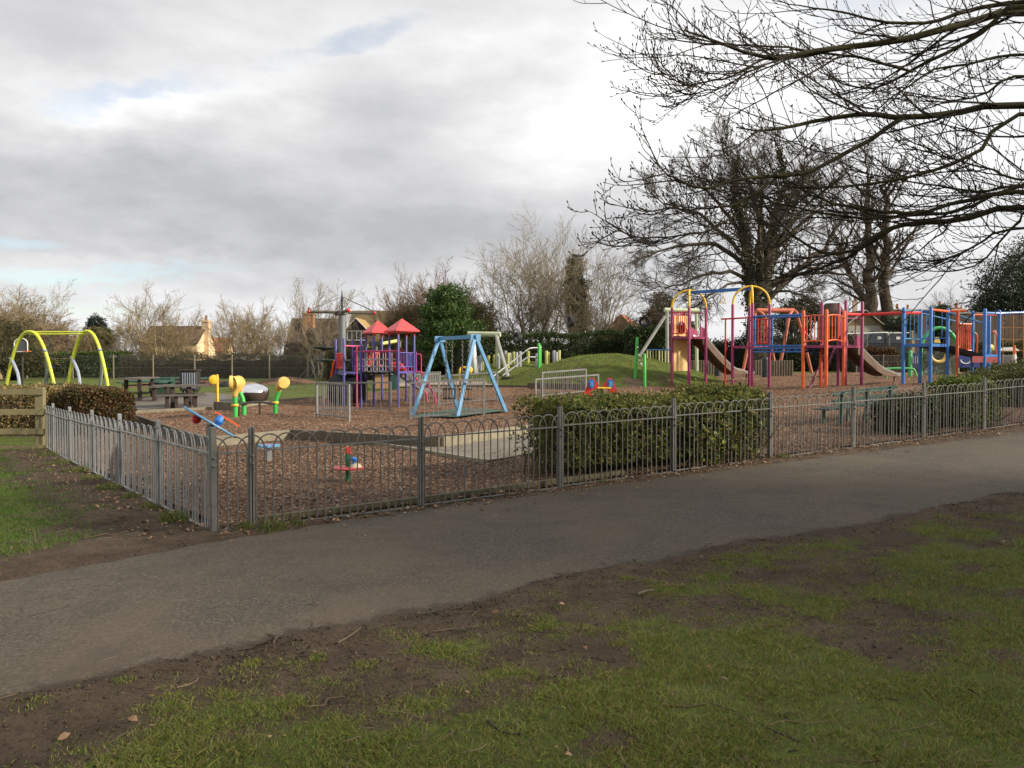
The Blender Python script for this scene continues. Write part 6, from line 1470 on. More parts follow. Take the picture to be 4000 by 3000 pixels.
# --- leafy crowns ---
def leafy(name, label, blobs, mat, n, L, W_, seed, cat, trunk=None, group=None, tmat=None, shell=.55, droop=0, core=None):
    """blobs: (u, v, d, ru, rv, rd) in source pixels (rd metres)"""
    rng = np.random.default_rng(seed); C = []; RR = []
    for (u, v, d, ru, rv, rd) in blobs: C.append(wpt((u, v, d))); RR.append((ru / F * d, rd, rv / F * d))
    C, RR = np.array(C), np.array(RR); wgt = np.array([a * b + a * c + b * c for a, b, c in RR]); wgt /= wgt.sum()
    b = rng.choice(len(C), n, p=wgt); q = unit(rng.normal(0, 1, (n, 3))); lump = 1 + .22 * np.sin(q[:, 0] * 7 + b * 2) * np.sin(q[:, 1] * 6 + b) + .16 * np.sin(q[:, 2] * 11 + b * 3) + .1 * np.sin(q[:, 0] * 17 + q[:, 2] * 13)
    s = (shell + (1 - shell) * rng.uniform(0, 1, n) ** .5) * lump; P = C[b] + q * RR[b] * s[:, None]
    x, y = (C[:, 0] * wgt).sum(), (C[:, 1] * wgt).sum(); g = t1(x, y); P = P[P[:, 2] > T(P[:, 0], P[:, 1])+.02]
    t = Thing(name, label, cat, (x, y, g), group)
    v, f = cards(rng, P, L, W_, None, 1, droop); t.addnp('crown', v, f, mat)
    # branching inside
    k = 90; tb = rng.integers(0, len(C), k); e = C[tb] + unit(rng.normal(0, 1, (k, 3))) * RR[tb] * .85; st = np.tile(np.array([x, y, g]), (k, 1)) + np.c_[rng.normal(0, .12, (k, 2)), np.zeros(k)]
    m1 = st + (e - st) * .4 + rng.normal(0, .15, (k, 3)); pts = np.stack([st, m1, st + (e - st) * .75 + rng.normal(0, .15, (k, 3)), e], 1); r = np.linspace(.05, .012, 4)[None] * np.ones((k, 1))
    v, f = tubes([(pts, r, 4)]); t.addnp('branches', v, f, tmat or bk_dark, smooth=True); return t
ev = leafmat('evergreen_leaves', [(.022, .048, .011), (.042, .085, .018), (.075, .14, .026), (.13, .20, .042), (.03, .06, .014)], .4)
leafy('evergreen_tree', 'dense dark green evergreen tree behind the blue swing frame', [(1745, 1230, 54, 95, 105, 2.0), (1755, 1330, 53.5, 118, 110, 2.2), (1750, 1170, 54, 52, 58, 1.1)], ev, 30000, .17, .09, 5, 'tree')
brn = leafmat('brown_green_foliage', [(0.074, 0.063, 0.026), (0.115, 0.095, 0.038), (0.178, 0.131, 0.058), (0.105, 0.126, 0.038)], .6)
leafy('evergreen_shrub', 'brownish green shrub mass left of the dark evergreen, behind the red roofs', [(1630, 1290, 60, 110, 105, 2.2), (1570, 1330, 60, 80, 80, 2), (1590, 1390, 58, 140, 70, 2)], brn, 26000, .16, .08, 6, 'shrub')
leafy('evergreen_shrub', 'brownish green shrub right of the dark evergreen, above the pale swing frame', [(1855, 1275, 60, 75, 95, 1.8), (1895, 1350, 58, 85, 80, 1.8)], brn, 20000, .16, .08, 7, 'shrub')
con = leafmat('conifer_foliage', [(.008, .018, .010), (.014, .028, .014), (.022, .040, .018)], .6)
leafy('conifer', 'small dark conifer behind the right yellow arch', [(378, 1300, 90, 48, 45, 1.3), (375, 1265, 90, 30, 34, .9), (380, 1340, 90, 55, 45, 1.5)], con, 9000, .22, .09, 8, 'tree')
yel = leafmat('yellow_green_leaves', [(.05, .06, .012), (.09, .10, .02), (.13, .13, .03)], .5)
leafy('conifer_shrub', 'yellowish green bush below the dark conifer', [(398, 1320, 84, 38, 40, 1.1), (360, 1375, 82, 40, 40, 1.2)], yel, 7000, .2, .1, 9, 'shrub')
leafy('ivy_tree', 'dark ivy clad column between the two pale bare trees', [(2245, 1060, 68, 34, 62, 1.0), (2250, 1150, 68, 50, 80, 1.4), (2262, 1240, 68, 45, 70, 1.2)], leafmat('dull_ivy_leaves', [(.02, .026, .009), (.04, .046, .016), (.07, .07, .03)], .5), 12000, .18, .12, 10, 'tree', shell=.3)
leafy('ivy_tree', 'ivy covered bush with brown twigs at the far left edge', [(30, 1330, 66, 110, 90, 2.2), (90, 1400, 64, 90, 70, 2)], leafmat('olive_leaves', [(.03, .034, .010), (.06, .06, .02), (.10, .085, .035)], .6), 9000, .17, .09, 12, 'tree', shell=.3)
hol = leafmat('holm_oak_leaves', [(0.014, 0.024, 0.012), (0.026, 0.041, 0.019), (0.048, 0.067, 0.034), (0.108, 0.132, 0.078)], .4)
leafy('holm_oak', 'dark evergreen oak at the right edge under the overhanging branches', [(3960, 1120, 60, 140, 120, 3), (3900, 1190, 60, 90, 70, 2.4), (4060, 1040, 61, 140, 130, 3), (3850, 1215, 60, 50, 40, 1.5), (4100, 1180, 60, 160, 110, 3)], hol, 30000, .19, .09, 13, 'tree', shell=.35)
leafy('garden_shrub', 'olive green shrub behind the orange posts, left of the shed', [(3130, 1215, 64, 90, 55, 1.8), (3080, 1260, 62, 70, 50, 1.6)], leafmat('olive_leaves', []) if False else MATS['olive_leaves'], 9000, .16, .08, 14, 'shrub', shell=.3)
leafy('garden_shrub', 'rounded grey green shrub beside the pale shed wall', [(3520, 1275, 58, 55, 42, 1.5)], leafmat('grey_green_leaves', [(.03, .045, .02), (.06, .08, .04), (.10, .12, .07)], .6), 6000, .14, .06, 15, 'shrub')
leafy('garden_shrub', 'dark columnar shrub between the two blue towers, by the board fence', [(3670, 1270, 56, 32, 75, .9), (3680, 1225, 56, 28, 30, .8)], leafmat('mid_green_leaves', [(.02, .035, .01), (.04, .065, .016), (.07, .10, .025)], .5), 7000, .15, .08, 16, 'shrub')
leafy('garden_shrub', 'tawny brown shrub left of the white cableway post, by the brick chimney', [(2585, 1190, 70, 45, 55, 1.4), (2560, 1240, 68, 60, 40, 1.4)], leafmat('tawny_leaves', [(.07, .055, .018), (.12, .09, .03), (.05, .05, .015)], .6), 6000, .15, .08, 17, 'shrub', shell=.3)
leafy('added_shade_oak', 'large dense evergreen oak added out of view for shade, right of the path', [(0, 0, 1, 0, 0, 1)], hol, 10, .2, .1, 19, 'tree') if False else None
def shade_tree(x, y, H, r, seed, lab):  # unseen tree, added to block the sun over path and near grass
    rng = np.random.default_rng(seed); g = t1(x, y); t = Thing('added_shade_oak', lab, 'tree', (x, y, g)); n = 15000
    b = rng.normal(0, 1, (26, 3)); b = unit(b) * rng.uniform(.25, .8, (26, 1)) * np.array([r, r, H * .30]) + np.array([x, y, g + H * .60]); q = unit(rng.normal(0, 1, (n, 3))) * (rng.uniform(.3, 1, (n, 1)) ** .5) * r * .42; P = b[rng.integers(0, 26, n)] + q
    v, f = cards(rng, P, .42, .24); t.addnp('crown', v, f, hol); m = MB(); m.tube([(x, y, g - .2), (x + .1, y, g + H * .25), (x, y + .1, g + H * .5), (x, y, g + H * .75)], [.5, .4, .3, .12], 12); t.add('trunk', m, bk_dark)
    st = np.tile(np.array([x, y, g + H * .3]), (26, 1)); pts = np.stack([st, st + (b - st) * .5 + rng.normal(0, .3, (26, 3)), b], 1); v, f = tubes([(pts, np.tile(np.array([.16, .1, .03]), (26, 1)), 5)]); t.addnp('branches', v, f, bk_dark, smooth=True)
shade_tree(33, -7.5, 22, 6, 3, 'dense evergreen oak added out of view, well right of the camera, to shade the foreground'); shade_tree(31.5, .2, 21, 5.4, 4, 'second dense evergreen oak added out of view to shade the foreground, right of the path')
# --- clipped hedges ---
def hedge(name, label, a, b, w, h, mat, n, L, W_, seed, coremat, cat='hedge', group=None, rough_=.12, base_open=0, ends=.3, hf=None, hollow=0):
    rng = np.random.default_rng(seed); a, b = np.array(a, float), np.array(b, float); d = b - a; ln = np.linalg.norm(d); d /= ln; s = np.array([-d[1], d[0]])
    m = (a + b) / 2; t = Thing(name, label, cat, (m[0], m[1], t1(m[0], m[1])), group); hf = hf or (lambda q: 1.0)
    # core
    k = 24; mb = MB(); ring = []
    for i in range(k + 1):
        f = i / k; e = min(1, min(f, 1 - f) * ln / max(ends, .01) + .25); p = a + d * ln * f; z = t1(*p); hh = h * hf(f) * (.80 + .1 * math.sin(i * 2.1) * .5) * (.75 + .25 * e); ww = w / 2 * .72 * e
        z0 = z + base_open * h
        ring.append([(p[0] - s[0] * ww, p[1] - s[1] * ww, z0), (p[0] - s[0] * ww, p[1] - s[1] * ww, z + hh * .8), (p[0] - s[0] * ww * .6, p[1] - s[1] * ww * .6, z + hh), (p[0] + s[0] * ww * .6, p[1] + s[1] * ww * .6, z + hh), (p[0] + s[0] * ww, p[1] + s[1] * ww, z + hh * .8), (p[0] + s[0] * ww, p[1] + s[1] * ww, z0)])
    vs = [q for r in ring for q in r]; fs = [(i * 6 + j, i * 6 + j + 1, i * 6 + 7 + j, i * 6 + 6 + j) for i in range(k) for j in range(5)] + [(0, 1, 2, 3, 4, 5), tuple(k * 6 + j for j in (5, 4, 3, 2, 1, 0))]
    if not hollow: mb.add(vs, fs); t.add('inner_growth', mb, coremat)
    u = rng.uniform(0, 1, n); kind = rng.uniform(0, 1, n) * (2 * h + w); side = np.where(kind < h, -1, np.where(kind < 2 * h, 1, 0)); hv = rng.uniform(0, 1, n)
    off = np.where(side == 0, rng.uniform(-.5, .5, n) * w, side * w / 2); zz = np.where(side == 0, h, hv * h)
    hfv = np.array([hf(q) for q in u]); e = np.clip(np.minimum(u, 1 - u) * ln / max(ends, .01), 0, 1); e = .45 + .55 * np.sqrt(e)
    rd = (zz / h) ** 3; off = off * (1 - .25 * rd) * e; zz = zz * hfv * (.78 + .22 * e)
    bump_ = (fbm(u * ln * 1.3 + seed, zz * 1.3, seed, 3) - .5) * rough_ * 3.0; nrm = np.c_[s[0] * side, s[1] * side, (side == 0) * 1.0]
    P = np.c_[a[0] + d[0] * ln * u + s[0] * off, a[1] + d[1] * ln * u + s[1] * off, zz]
    P += nrm * (bump_ + rng.normal(0, rough_ * .5, n) - np.abs(rng.normal(0, rough_, n)) * .7 - hollow * rng.uniform(0, 1, n) * w * .45)[:, None]
    P[:, 2] += T(P[:, 0], P[:, 1]); keep = P[:, 2] > T(P[:, 0], P[:, 1]) + base_open * h * rng.uniform(.3, 1.2, n); P = P[keep]; nrm = nrm[keep]
    v, f = cards(rng, P, L, W_, nrm, .9); t.addnp('leaves', v, f, mat)
    return t, rng, a, d, s, ln
core_d = paint('hedge_core', (.010, .013, .006), .95, 0, .3, 3); core_b = paint('hedge_core_brown', (.035, .022, .012), .95, 0, .3, 3)
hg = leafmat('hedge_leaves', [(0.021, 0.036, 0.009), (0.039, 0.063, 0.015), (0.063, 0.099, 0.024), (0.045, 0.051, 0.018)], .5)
hedge('clipped_hedge', 'long tall dark green clipped hedge behind the grass mounds', XY(1790, 50), XY(2470, 54), 1.6, 2.45, hg, 26000, .13, .08, 21, core_d, hf=lambda q: 1 + .10 * q + .03 * math.sin(q * 17))
hedge('clipped_hedge', 'taller bushy dark hedge continuing right behind the cableway frame', XY(2440, 52), XY(2720, 52), 1.8, 2.9, hg, 13000, .15, .09, 22, core_d, rough_=.2)
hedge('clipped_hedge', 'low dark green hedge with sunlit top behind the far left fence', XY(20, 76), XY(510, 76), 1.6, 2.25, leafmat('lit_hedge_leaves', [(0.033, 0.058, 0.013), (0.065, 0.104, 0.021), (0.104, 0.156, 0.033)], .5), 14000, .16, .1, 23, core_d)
hedge('winter_thicket', 'brown thicket of ivy and twigs behind the chain link fence', XY(480, 73), XY(1330, 73), 2.2, 2.0, leafmat('thicket_leaves', [(0.052, 0.039, 0.021), (0.085, 0.065, 0.034), (0.130, 0.098, 0.052), (0.065, 0.072, 0.026)], .7), 20000, .16, .05, 24, core_b, 'thicket', rough_=.3)
hedge('winter_thicket', 'dark thicket behind the purple play unit and evergreen shrubs', XY(1280, 63), XY(1830, 59), 2.2, 2.2, brn, 16000, .15, .08, 25, core_d, 'thicket', rough_=.3)
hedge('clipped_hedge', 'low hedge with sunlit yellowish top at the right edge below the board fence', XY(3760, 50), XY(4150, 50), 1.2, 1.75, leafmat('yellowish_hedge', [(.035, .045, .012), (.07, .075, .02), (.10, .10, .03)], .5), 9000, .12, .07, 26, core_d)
hedge('winter_thicket', 'dark shrubby bank behind the orange and magenta towers', XY(2700, 58), XY(3340, 56), 2.4, 2.1, leafmat('dim_leaves', [(0.021, 0.026, 0.010), (0.039, 0.044, 0.016), (0.065, 0.060, 0.026), (0.052, 0.065, 0.021)], .6), 20000, .15, .08, 27, core_d, 'thicket', rough_=.35)
hedge('beech_hedge', 'rust brown beech hedge in front of the parked car', XY(3345, 47), XY(3500, 47), 1.0, 1.35, leafmat('rust_leaves', [(.06, .03, .014), (.11, .055, .022), (.16, .085, .035)], .6), 8000, .12, .08, 28, core_b)
hedge('winter_thicket', 'dark green growth behind the toddler panels and low mesh fence', XY(3330, 50), XY(3800, 50), 1.4, 1.1, hg, 12000, .13, .08, 29, core_d, 'thicket', rough_=.25)
# near hedges
lb = leafmat('beech_leaves', [(.12, .075, .032), (.22, .145, .06), (.34, .23, .10), (.46, .33, .15), (.10, .11, .032), (.16, .16, .045)], .55)
hedge('beech_hedge', 'tan topped winter hedge behind the post and rail fence at far left', XY(-330, 20.5), XY(330, 22.5), 1.5, 1.12, lb, 26000, .07, .045, 31, core_b, rough_=.09)
hedge('beech_hedge', 'reddish brown end of the winter hedge beside the left railings', XY(250, 21.2), XY(515, 22.2), 1.5, 1.18, leafmat('red_beech_leaves', [(.07, .030, .016), (.13, .060, .028), (.19, .10, .045), (.055, .065, .02), (.08, .09, .028)], .55), 16000, .065, .045, 32, core_b, rough_=.10, hf=lambda q: 1 - .12 * q)
def laurel(label, a, b, w, h, n, seed, mat, L=.10, W_=.028, base_open=.12, hf=None, stems=420, name='laurel_shrub'):
    t, rng, A, d, s, ln = hedge(name, label, a, b, w, h, mat, n, L, W_, seed, core_d, 'shrub', None, .10, base_open, .5, hf, hollow=.9)
    # whorls of leaves at the shoot tips
    m = n // 6; u = rng.uniform(.01, .99, m); kind = rng.uniform(0, 1, m); off = np.where(kind < .42, -w / 2, np.where(kind < .55, w / 2, rng.uniform(-.5, .5, m) * w)); hv = np.array([(hf or (lambda q: 1.))(q) for q in u]) * h
    z = np.where(kind < .55, rng.uniform(base_open, 1, m) ** .8 * hv, hv + rng.normal(0, .05, m)); P = np.c_[A[0] + d[0] * ln * u + s[0] * off, A[1] + d[1] * ln * u + s[1] * off, z]; P[:, :2] += rng.normal(0, .06, (m, 2)); P[:, 2] += T(P[:, 0], P[:, 1])
    ax = unit(np.c_[s[0] * np.sign(off) * .6 * (kind < .55) + rng.normal(0, .3, m), s[1] * np.sign(off) * .6 * (kind < .55) + rng.normal(0, .3, m), rng.uniform(.4, 1.2, m)]); r = 6
    ang = rng.uniform(0, 6.28, (m, r)); e1 = unit(np.cross(ax, rng.normal(0, 1, (m, 3)))); e2 = np.cross(ax, e1)
    dd = unit((e1[:, None] * np.cos(ang)[..., None] + e2[:, None] * np.sin(ang)[..., None]) * rng.uniform(.6, 1.2, (m, r, 1)) + ax[:, None] * rng.uniform(.3, 1.1, (m, r, 1)))
    pp = np.repeat(P, r, 0); dd = dd.reshape(-1, 3); k = len(pp); sd = unit(np.cross(dd, np.repeat(ax, r, 0))); l = (L * rng.uniform(.7, 1.25, k))[:, None]; wd = (W_ * rng.uniform(.8, 1.3, k))[:, None]
    v = np.stack([pp, pp + dd * l * .4 + sd * wd / 2, pp + dd * l * .75 + sd * wd * .38, pp + dd * l + np.array([0, 0, -.012]), pp + dd * l * .75 - sd * wd * .38, pp + dd * l * .4 - sd * wd / 2], 1).reshape(-1, 3)
    t.addnp('shoots', v, np.arange(k * 6).reshape(-1, 6), mat)
    st = np.c_[A[0] + d[0] * ln * (q := rng.uniform(.02, .98, stems)), A[1] + d[1] * ln * q, np.zeros(stems)]; st[:, :2] += rng.normal(0, .15, (stems, 2)); st[:, 2] = T(st[:, 0], st[:, 1]) - .03
    hv = np.array([(hf or (lambda q: 1.))(x) for x in q]) * h; P, r_ = grow(rng, st, np.c_[rng.normal(0, .45, (stems, 2)), np.ones(stems)], hv * rng.uniform(.7, 1.05, stems), np.full(stems, .010), 6, .13, .08, .4)
    v, f = tubes([(P, r_, 4)]); t.addnp('stems', v, f, bark('twig_brown', (.05, .03, .018), (.11, .07, .04)), smooth=True)
lau = leafmat('laurel_leaves', [(.03, .022, .010), (.05, .085, .018), (.085, .135, .026), (.13, .18, .034), (.19, .23, .045), (.26, .26, .06), (.06, .10, .02), (.34, .28, .06), (.11, .065, .025)], .5, .35)
def tfo(u, o):
    ts = np.linspace(0, 22, 2201); b = np.array([fp(q, o) for q in ts]); return ts[np.argmin(np.abs(2000 + F * b[:, 0] / b[:, 1] - u))]
ta, tb = tfor(2090, FR_DIR), tfor(2985, FR_DIR)
laurel('broad laurel shrub of narrow yellow green leaves pressing against the front railings', fp(tfo(2010, 1.6), 1.0), fp(tfo(3000, .28), .9), 1.35, 1.02, 38000, 41, lau, hf=lambda q: .95 + .05 * math.sin(q * 9) + .05 * math.sin(q * 23 + 1) + .05 * sm(.7, 1, q), L=.066, W_=.019)
laurel('low laurel growth in the gap below the right end of the broad shrub', fp(tb - 1.5, .36), fp(tb - .12, .36), .5, .80, 5000, 42, lau, base_open=.05, stems=90)
t3, t4 = tfor(3520, FR_DIR), tfor(3850, FR_DIR)
priv = leafmat('privet_leaves', [(0.050, 0.085, 0.018), (0.101, 0.158, 0.029), (0.180, 0.247, 0.045), (0.270, 0.326, 0.062), (0.112, 0.101, 0.034)], .45, .3)
laurel('rounded bright green shrub behind the railings near the right edge', fp(tfo(3685, .7), .7), fp(tfo(3825, .6), .6), .9, .97, 14000, 43, priv, .045, .030, .04, lambda q: .80 + .20 * math.sin(q * 3.1), 200, 'privet_shrub')
laurel('dark leafy undergrowth behind the railings between bench and bright shrub', fp(tfo(3465, .85), .85), fp(tfo(3590, .8), .8), .8, .70, 10000, 44, hg, .055, .032, .0, lambda q: .74 + .26 * q, 130, 'privet_shrub')
def domed(label, u0, u1, d, h, n, seed):
    a, b = XY(u0, d), XY(u1, d); hedge('domed_hedge', label, a, b, 3.0, h, leafmat('domed_hedge_leaves', [(0.037, 0.051, 0.012), (0.068, 0.088, 0.019), (0.111, 0.128, 0.027), (0.085, 0.060, 0.020)], .5), n, .055, .035, seed, core_d, 'hedge', None, .12, 0, 2.2, lambda q: .62 + .38 * math.sin(min(q, .62) / .62 * math.pi / 2))
domed('large smooth olive green hedge dome in front of the blue platforms at the right', 3730, 4350, 21.5, .98, 36000, 45)
# ================= houses and things beyond =================
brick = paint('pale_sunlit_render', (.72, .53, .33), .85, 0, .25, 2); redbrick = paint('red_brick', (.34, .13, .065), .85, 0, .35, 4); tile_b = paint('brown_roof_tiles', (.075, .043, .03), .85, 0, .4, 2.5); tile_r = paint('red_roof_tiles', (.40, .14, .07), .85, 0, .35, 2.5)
mossr = paint('mossy_roof_tiles', (.145, .105, .045), .9, 0, .45, 1.6); thatch = paint('thatch', (.33, .25, .15), .95, 0, .25, 2); darkboard = paint('dark_tile_hanging', (.055, .034, .026), .8, 0, .3, 5); whitep = paint('white_paint', (.75, .74, .70), .5)
glassm = paint('window_glass', (.03, .035, .042), .12, 0, .1); slate = paint('grey_slates', (.13, .14, .16), .7, 0, .25, 2)
def gable_box(t, c, ax, L, Wd, ze, zr, zg, wall, roof, over=.3):
    """ridge along ax (unit 2D), length L, width Wd"""
    ax = Vector((ax[0], ax[1], 0)).normalized(); s = Vector((-ax.y, ax.x, 0)); c = Vector((c[0], c[1], 0))
    m = MB(); pts = [c + ax * (L / 2) * i + s * (Wd / 2) * j for i, j in ((-1, -1), (1, -1), (1, 1), (-1, 1))]
    vs = [p + UP * zg for p in pts] + [p + UP * ze for p in pts] + [c - ax * L / 2 + UP * zr, c + ax * L / 2 + UP * zr]
    m.add(vs, [(0, 1, 5, 4), (2, 3, 7, 6), (1, 2, 6, 9, 5), (3, 0, 4, 8, 7), (3, 2, 1, 0)]); w = t.add('wall', m, wall, smooth=False)
    sl = (zr - ze) / (Wd / 2)
    m = MB()
    for j in (-1, 1):
        e0 = c + s * j * (Wd / 2 + over) + UP * (ze - over * sl + .02); r0 = c + UP * (zr + .02); n = UP * .12
        a, b = e0 - ax * (L / 2 + over), e0 + ax * (L / 2 + over); q, p = r0 + ax * (L / 2 + over), r0 - ax * (L / 2 + over)
        if j < 0: loop = [a, b, q, p]
        else: loop = [b, a, p, q]
        m.prism(loop, n)
    r = t.add('roof', m, roof, smooth=False); return w, r, ax, s
def chimney(t, roof, x, y, z0, z1, w, mat, pots=1, dd=None):
    m = MB(); m.box((x, y, (z0 + z1) / 2), (w, dd or w * .8, z1 - z0)); m.box((x, y, z1 - .12), (w * 1.18, (dd or w * .8) * 1.18, .16)); ch = t.add('chimney', m, mat, roof, smooth=False)
    for k in range(pots):
        m = MB(); m.lathe([(.15, 0), (.13, .5), (.16, .55)], (x + (k - (pots - 1) / 2) * .4, y, z1), 8); t.add('chimney_pot', m, redbrick, roof)
def window(t, wall, c, right, w, h, panes=2):
    r = Vector(right).normalized(); n = r.cross(UP); m = MB(); c = Vector(c); b = .09
    for s in (-1, 1): m.box3(c + r * s * w / 2, r * b / 2, n * .05, UP * (h / 2 + b / 2)); m.box3(c + UP * s * h / 2, r * w / 2, n * .048, UP * b / 2)
    for k in range(1, panes): m.box3(c + r * (k / panes - .5) * w, r * .05, n * .046, UP * h / 2)
    f = t.add('window', m, whitep, wall, smooth=False); m = MB(); m.box3(c, r * w / 2, n * .015, UP * h / 2); t.add('pane', m, glassm, wall, smooth=False)
def HT(label, u, d, name='house'):
    x, y = XY(u, d); return Thing(name, label, 'house', (x, y, t1(x, y)))
# H1 : sunlit gable
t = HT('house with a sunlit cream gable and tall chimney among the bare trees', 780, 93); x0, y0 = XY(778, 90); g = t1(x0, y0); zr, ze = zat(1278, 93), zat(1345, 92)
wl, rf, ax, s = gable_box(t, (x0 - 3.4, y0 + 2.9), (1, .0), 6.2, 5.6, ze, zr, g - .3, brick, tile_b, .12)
gx, gy = x0 - 3.4 + 3.05, y0 + 2.9 - .05; chimney(t, rf, gx + .15, gy - .1, g, zat(1252, 93), .8, brick, 1, .9)
t = HT('low house with a small red tiled roof just right of the sunlit gable', 860, 104); x, y = XY(862, 104); gable_box(t, (x, y), (1, .1), 2.3, 4.2, zat(1372, 104), zat(1322, 104), t1(x, y) - .3, brick, tile_r, .15)
# H2 : brown roof with big chimney
t = HT('brown tiled house with a big sunlit brick chimney behind the rotating mast', 1230, 86); x, y = XY(1245, 88); zr = zat(1249, 88); ze = zat(1380, 84)
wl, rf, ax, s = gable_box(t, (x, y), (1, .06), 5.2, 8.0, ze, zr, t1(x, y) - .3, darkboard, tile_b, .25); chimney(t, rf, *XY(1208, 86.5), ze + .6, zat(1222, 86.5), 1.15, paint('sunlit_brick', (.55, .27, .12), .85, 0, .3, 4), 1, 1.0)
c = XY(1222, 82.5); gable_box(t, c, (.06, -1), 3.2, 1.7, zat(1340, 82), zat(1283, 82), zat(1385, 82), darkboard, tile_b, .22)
# H3 : mossy roof with white window gable
t = HT('house with mossy brown roof and a white framed window gable behind the red pyramid roofs', 1470, 80); x, y = XY(1500, 84); zr = zat(1219, 84); ze = zat(1335, 80)
wl, rf, ax, s = gable_box(t, (x, y), (1, 0), 6.0, 8.0, ze, zr, t1(x, y) - .3, darkboard, mossr, .25)
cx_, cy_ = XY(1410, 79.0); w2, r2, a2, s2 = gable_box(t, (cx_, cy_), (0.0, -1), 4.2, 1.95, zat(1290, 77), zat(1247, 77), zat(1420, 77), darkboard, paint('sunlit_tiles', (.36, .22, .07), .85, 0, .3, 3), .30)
fy = cy_ - 2.1; window(t, w2, (cx_, fy - .03, zat(1311, fy)), (1, 0, 0), 1.75, .86, 4)
m = MB(); zz = zat(1247, 77) + .08; e = zat(1290, 77) - .25
for sg in (-1, 1): m.beam((cx_, fy - .36, zz), (cx_ + sg * 1.32, fy - .36, e), .05, .2, (0, 1, 0))
t.add('bargeboard', m, whitep, r2, smooth=False)
# H4
t = HT('brick house with a brown gable roof behind the hanging tyre', 2455, 96); x, y = XY(2440, 98); gable_box(t, (x, y), (.3, 1), 6, 5.0, zat(1325, 96), zat(1232, 96), t1(x, y) - .3, redbrick, tile_r, .2)
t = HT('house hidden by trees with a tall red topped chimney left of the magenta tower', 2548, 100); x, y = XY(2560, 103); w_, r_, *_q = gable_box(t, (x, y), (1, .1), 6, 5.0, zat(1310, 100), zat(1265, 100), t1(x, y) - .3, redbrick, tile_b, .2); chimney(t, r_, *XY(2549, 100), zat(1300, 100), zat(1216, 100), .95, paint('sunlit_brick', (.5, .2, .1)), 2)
# far left roofs
t = HT('cottage with a pale thatched roof seen through the right yellow arch', 295, 98); x, y = XY(296, 100); gable_box(t, (x, y), (1, .1), 2.6, 4.5, zat(1357, 98), zat(1314, 98), t1(x, y) - .3, brick, thatch, .2)
t = HT('distant grey slate gable right of the dark conifer', 430, 112); x, y = XY(432, 112); gable_box(t, (x, y), (.2, -1), 3, 1.8, zat(1322, 112), zat(1290, 112), t1(x, y) - .3, paint('grey_render', (.25, .26, .28), .8), slate, .15)
# terrace on the right
t = HT('long terrace with flat brown roof line and several chimneys at the right', 3600, 92); xa, ya = XY(3462, 90); xb, yb = XY(3745, 90); L = xb - xa; zt_ = zat(1212, 90)
m = MB(); m.box(((xa + xb) / 2, ya + 3, (zt_ + t1(xa, ya)) / 2), (L, 6, zt_ - t1(xa, ya))); wl = t.add('wall', m, paint('brown_tile_wall', (.10, .075, .055), .85, 0, .3, 3), smooth=False)
m = MB(); m.box(((xa + xb) / 2, ya + 3, zt_ + .06), (L + .4, 6.5, .14)); rf = t.add('roof', m, paint('pale_roof_edge', (.50, .49, .46), .8), smooth=False)
m = MB(); m.box((XY(3495, 90)[0], ya - .05, zat(1268, 90)), (1.6, .1, 1.6)); t.add('white_panel', m, whitep, wl, smooth=False)
for u, v in ((3502, 1197), (3543, 1200), (3668, 1186), (3733, 1192)): chimney(t, rf, XY(u, 92)[0], ya + 2, zt_, zat(v + 10, 92), .45 if u != 3733 else .8, redbrick, 1)
# rounded brown roof + cream chimney
t = HT('house with rounded brown hipped roof and cream chimney behind the magenta posts', 3245, 86); x, y = XY(3248, 86); zb, zt_ = zat(1250, 86), zat(1186, 86); m = MB()
m.lathe([(1.7, 0), (1.5, .5), (1.1, 1.1), (.75, zt_ - zb), (.05, zt_ - zb + .05)], (x, y, zb), 10); rf = t.add('roof', m, tile_b); m = MB(); g = t1(x, y); m.lathe([(1.5, g - zb), (1.5, 0)], (x, y, zb), 10); t.add('wall', m, redbrick)
chimney(t, rf, *XY(3337, 86), g, zat(1175, 86), .42, paint('cream_chimney', (.55, .44, .33), .85), 1)
# garage / shed gable
def shed():
    d = 60; x, y = XY(3374, d); g = t1(x, y); t = Thing('timber_garage', 'pale timber garage with white bargeboards behind the second slide', 'garage', (x, y, g))
    w, r, ax, s = gable_box(t, (x, y + 2.5), (0, -1), 5, 2.75, zat(1272, d), zat(1218, d), g - .2, paint('weathered_boards', (.27, .20, .12), .85, 0, .3, 5), tile_b, .12)
    m = MB(); zz, e = zat(1217, d) + .1, zat(1275, d)
    for sg in (-1, 1): m.beam((x, y - .16, zz), (x + sg * 1.55, y - .16, e - .05), .05, .24, (0, 1, 0))
    t.add('bargeboard', m, paint('cream_board', (.60, .54, .42), .7), r, smooth=False)
    m = MB(); m.box((x, y - .03, (g + zat(1273, d)) / 2), (2.4, .06, zat(1273, d) - g)); t.add('garage_door', m, paint('cream_door', (.46, .43, .36), .7, 0, .2), w, smooth=False)
shed()
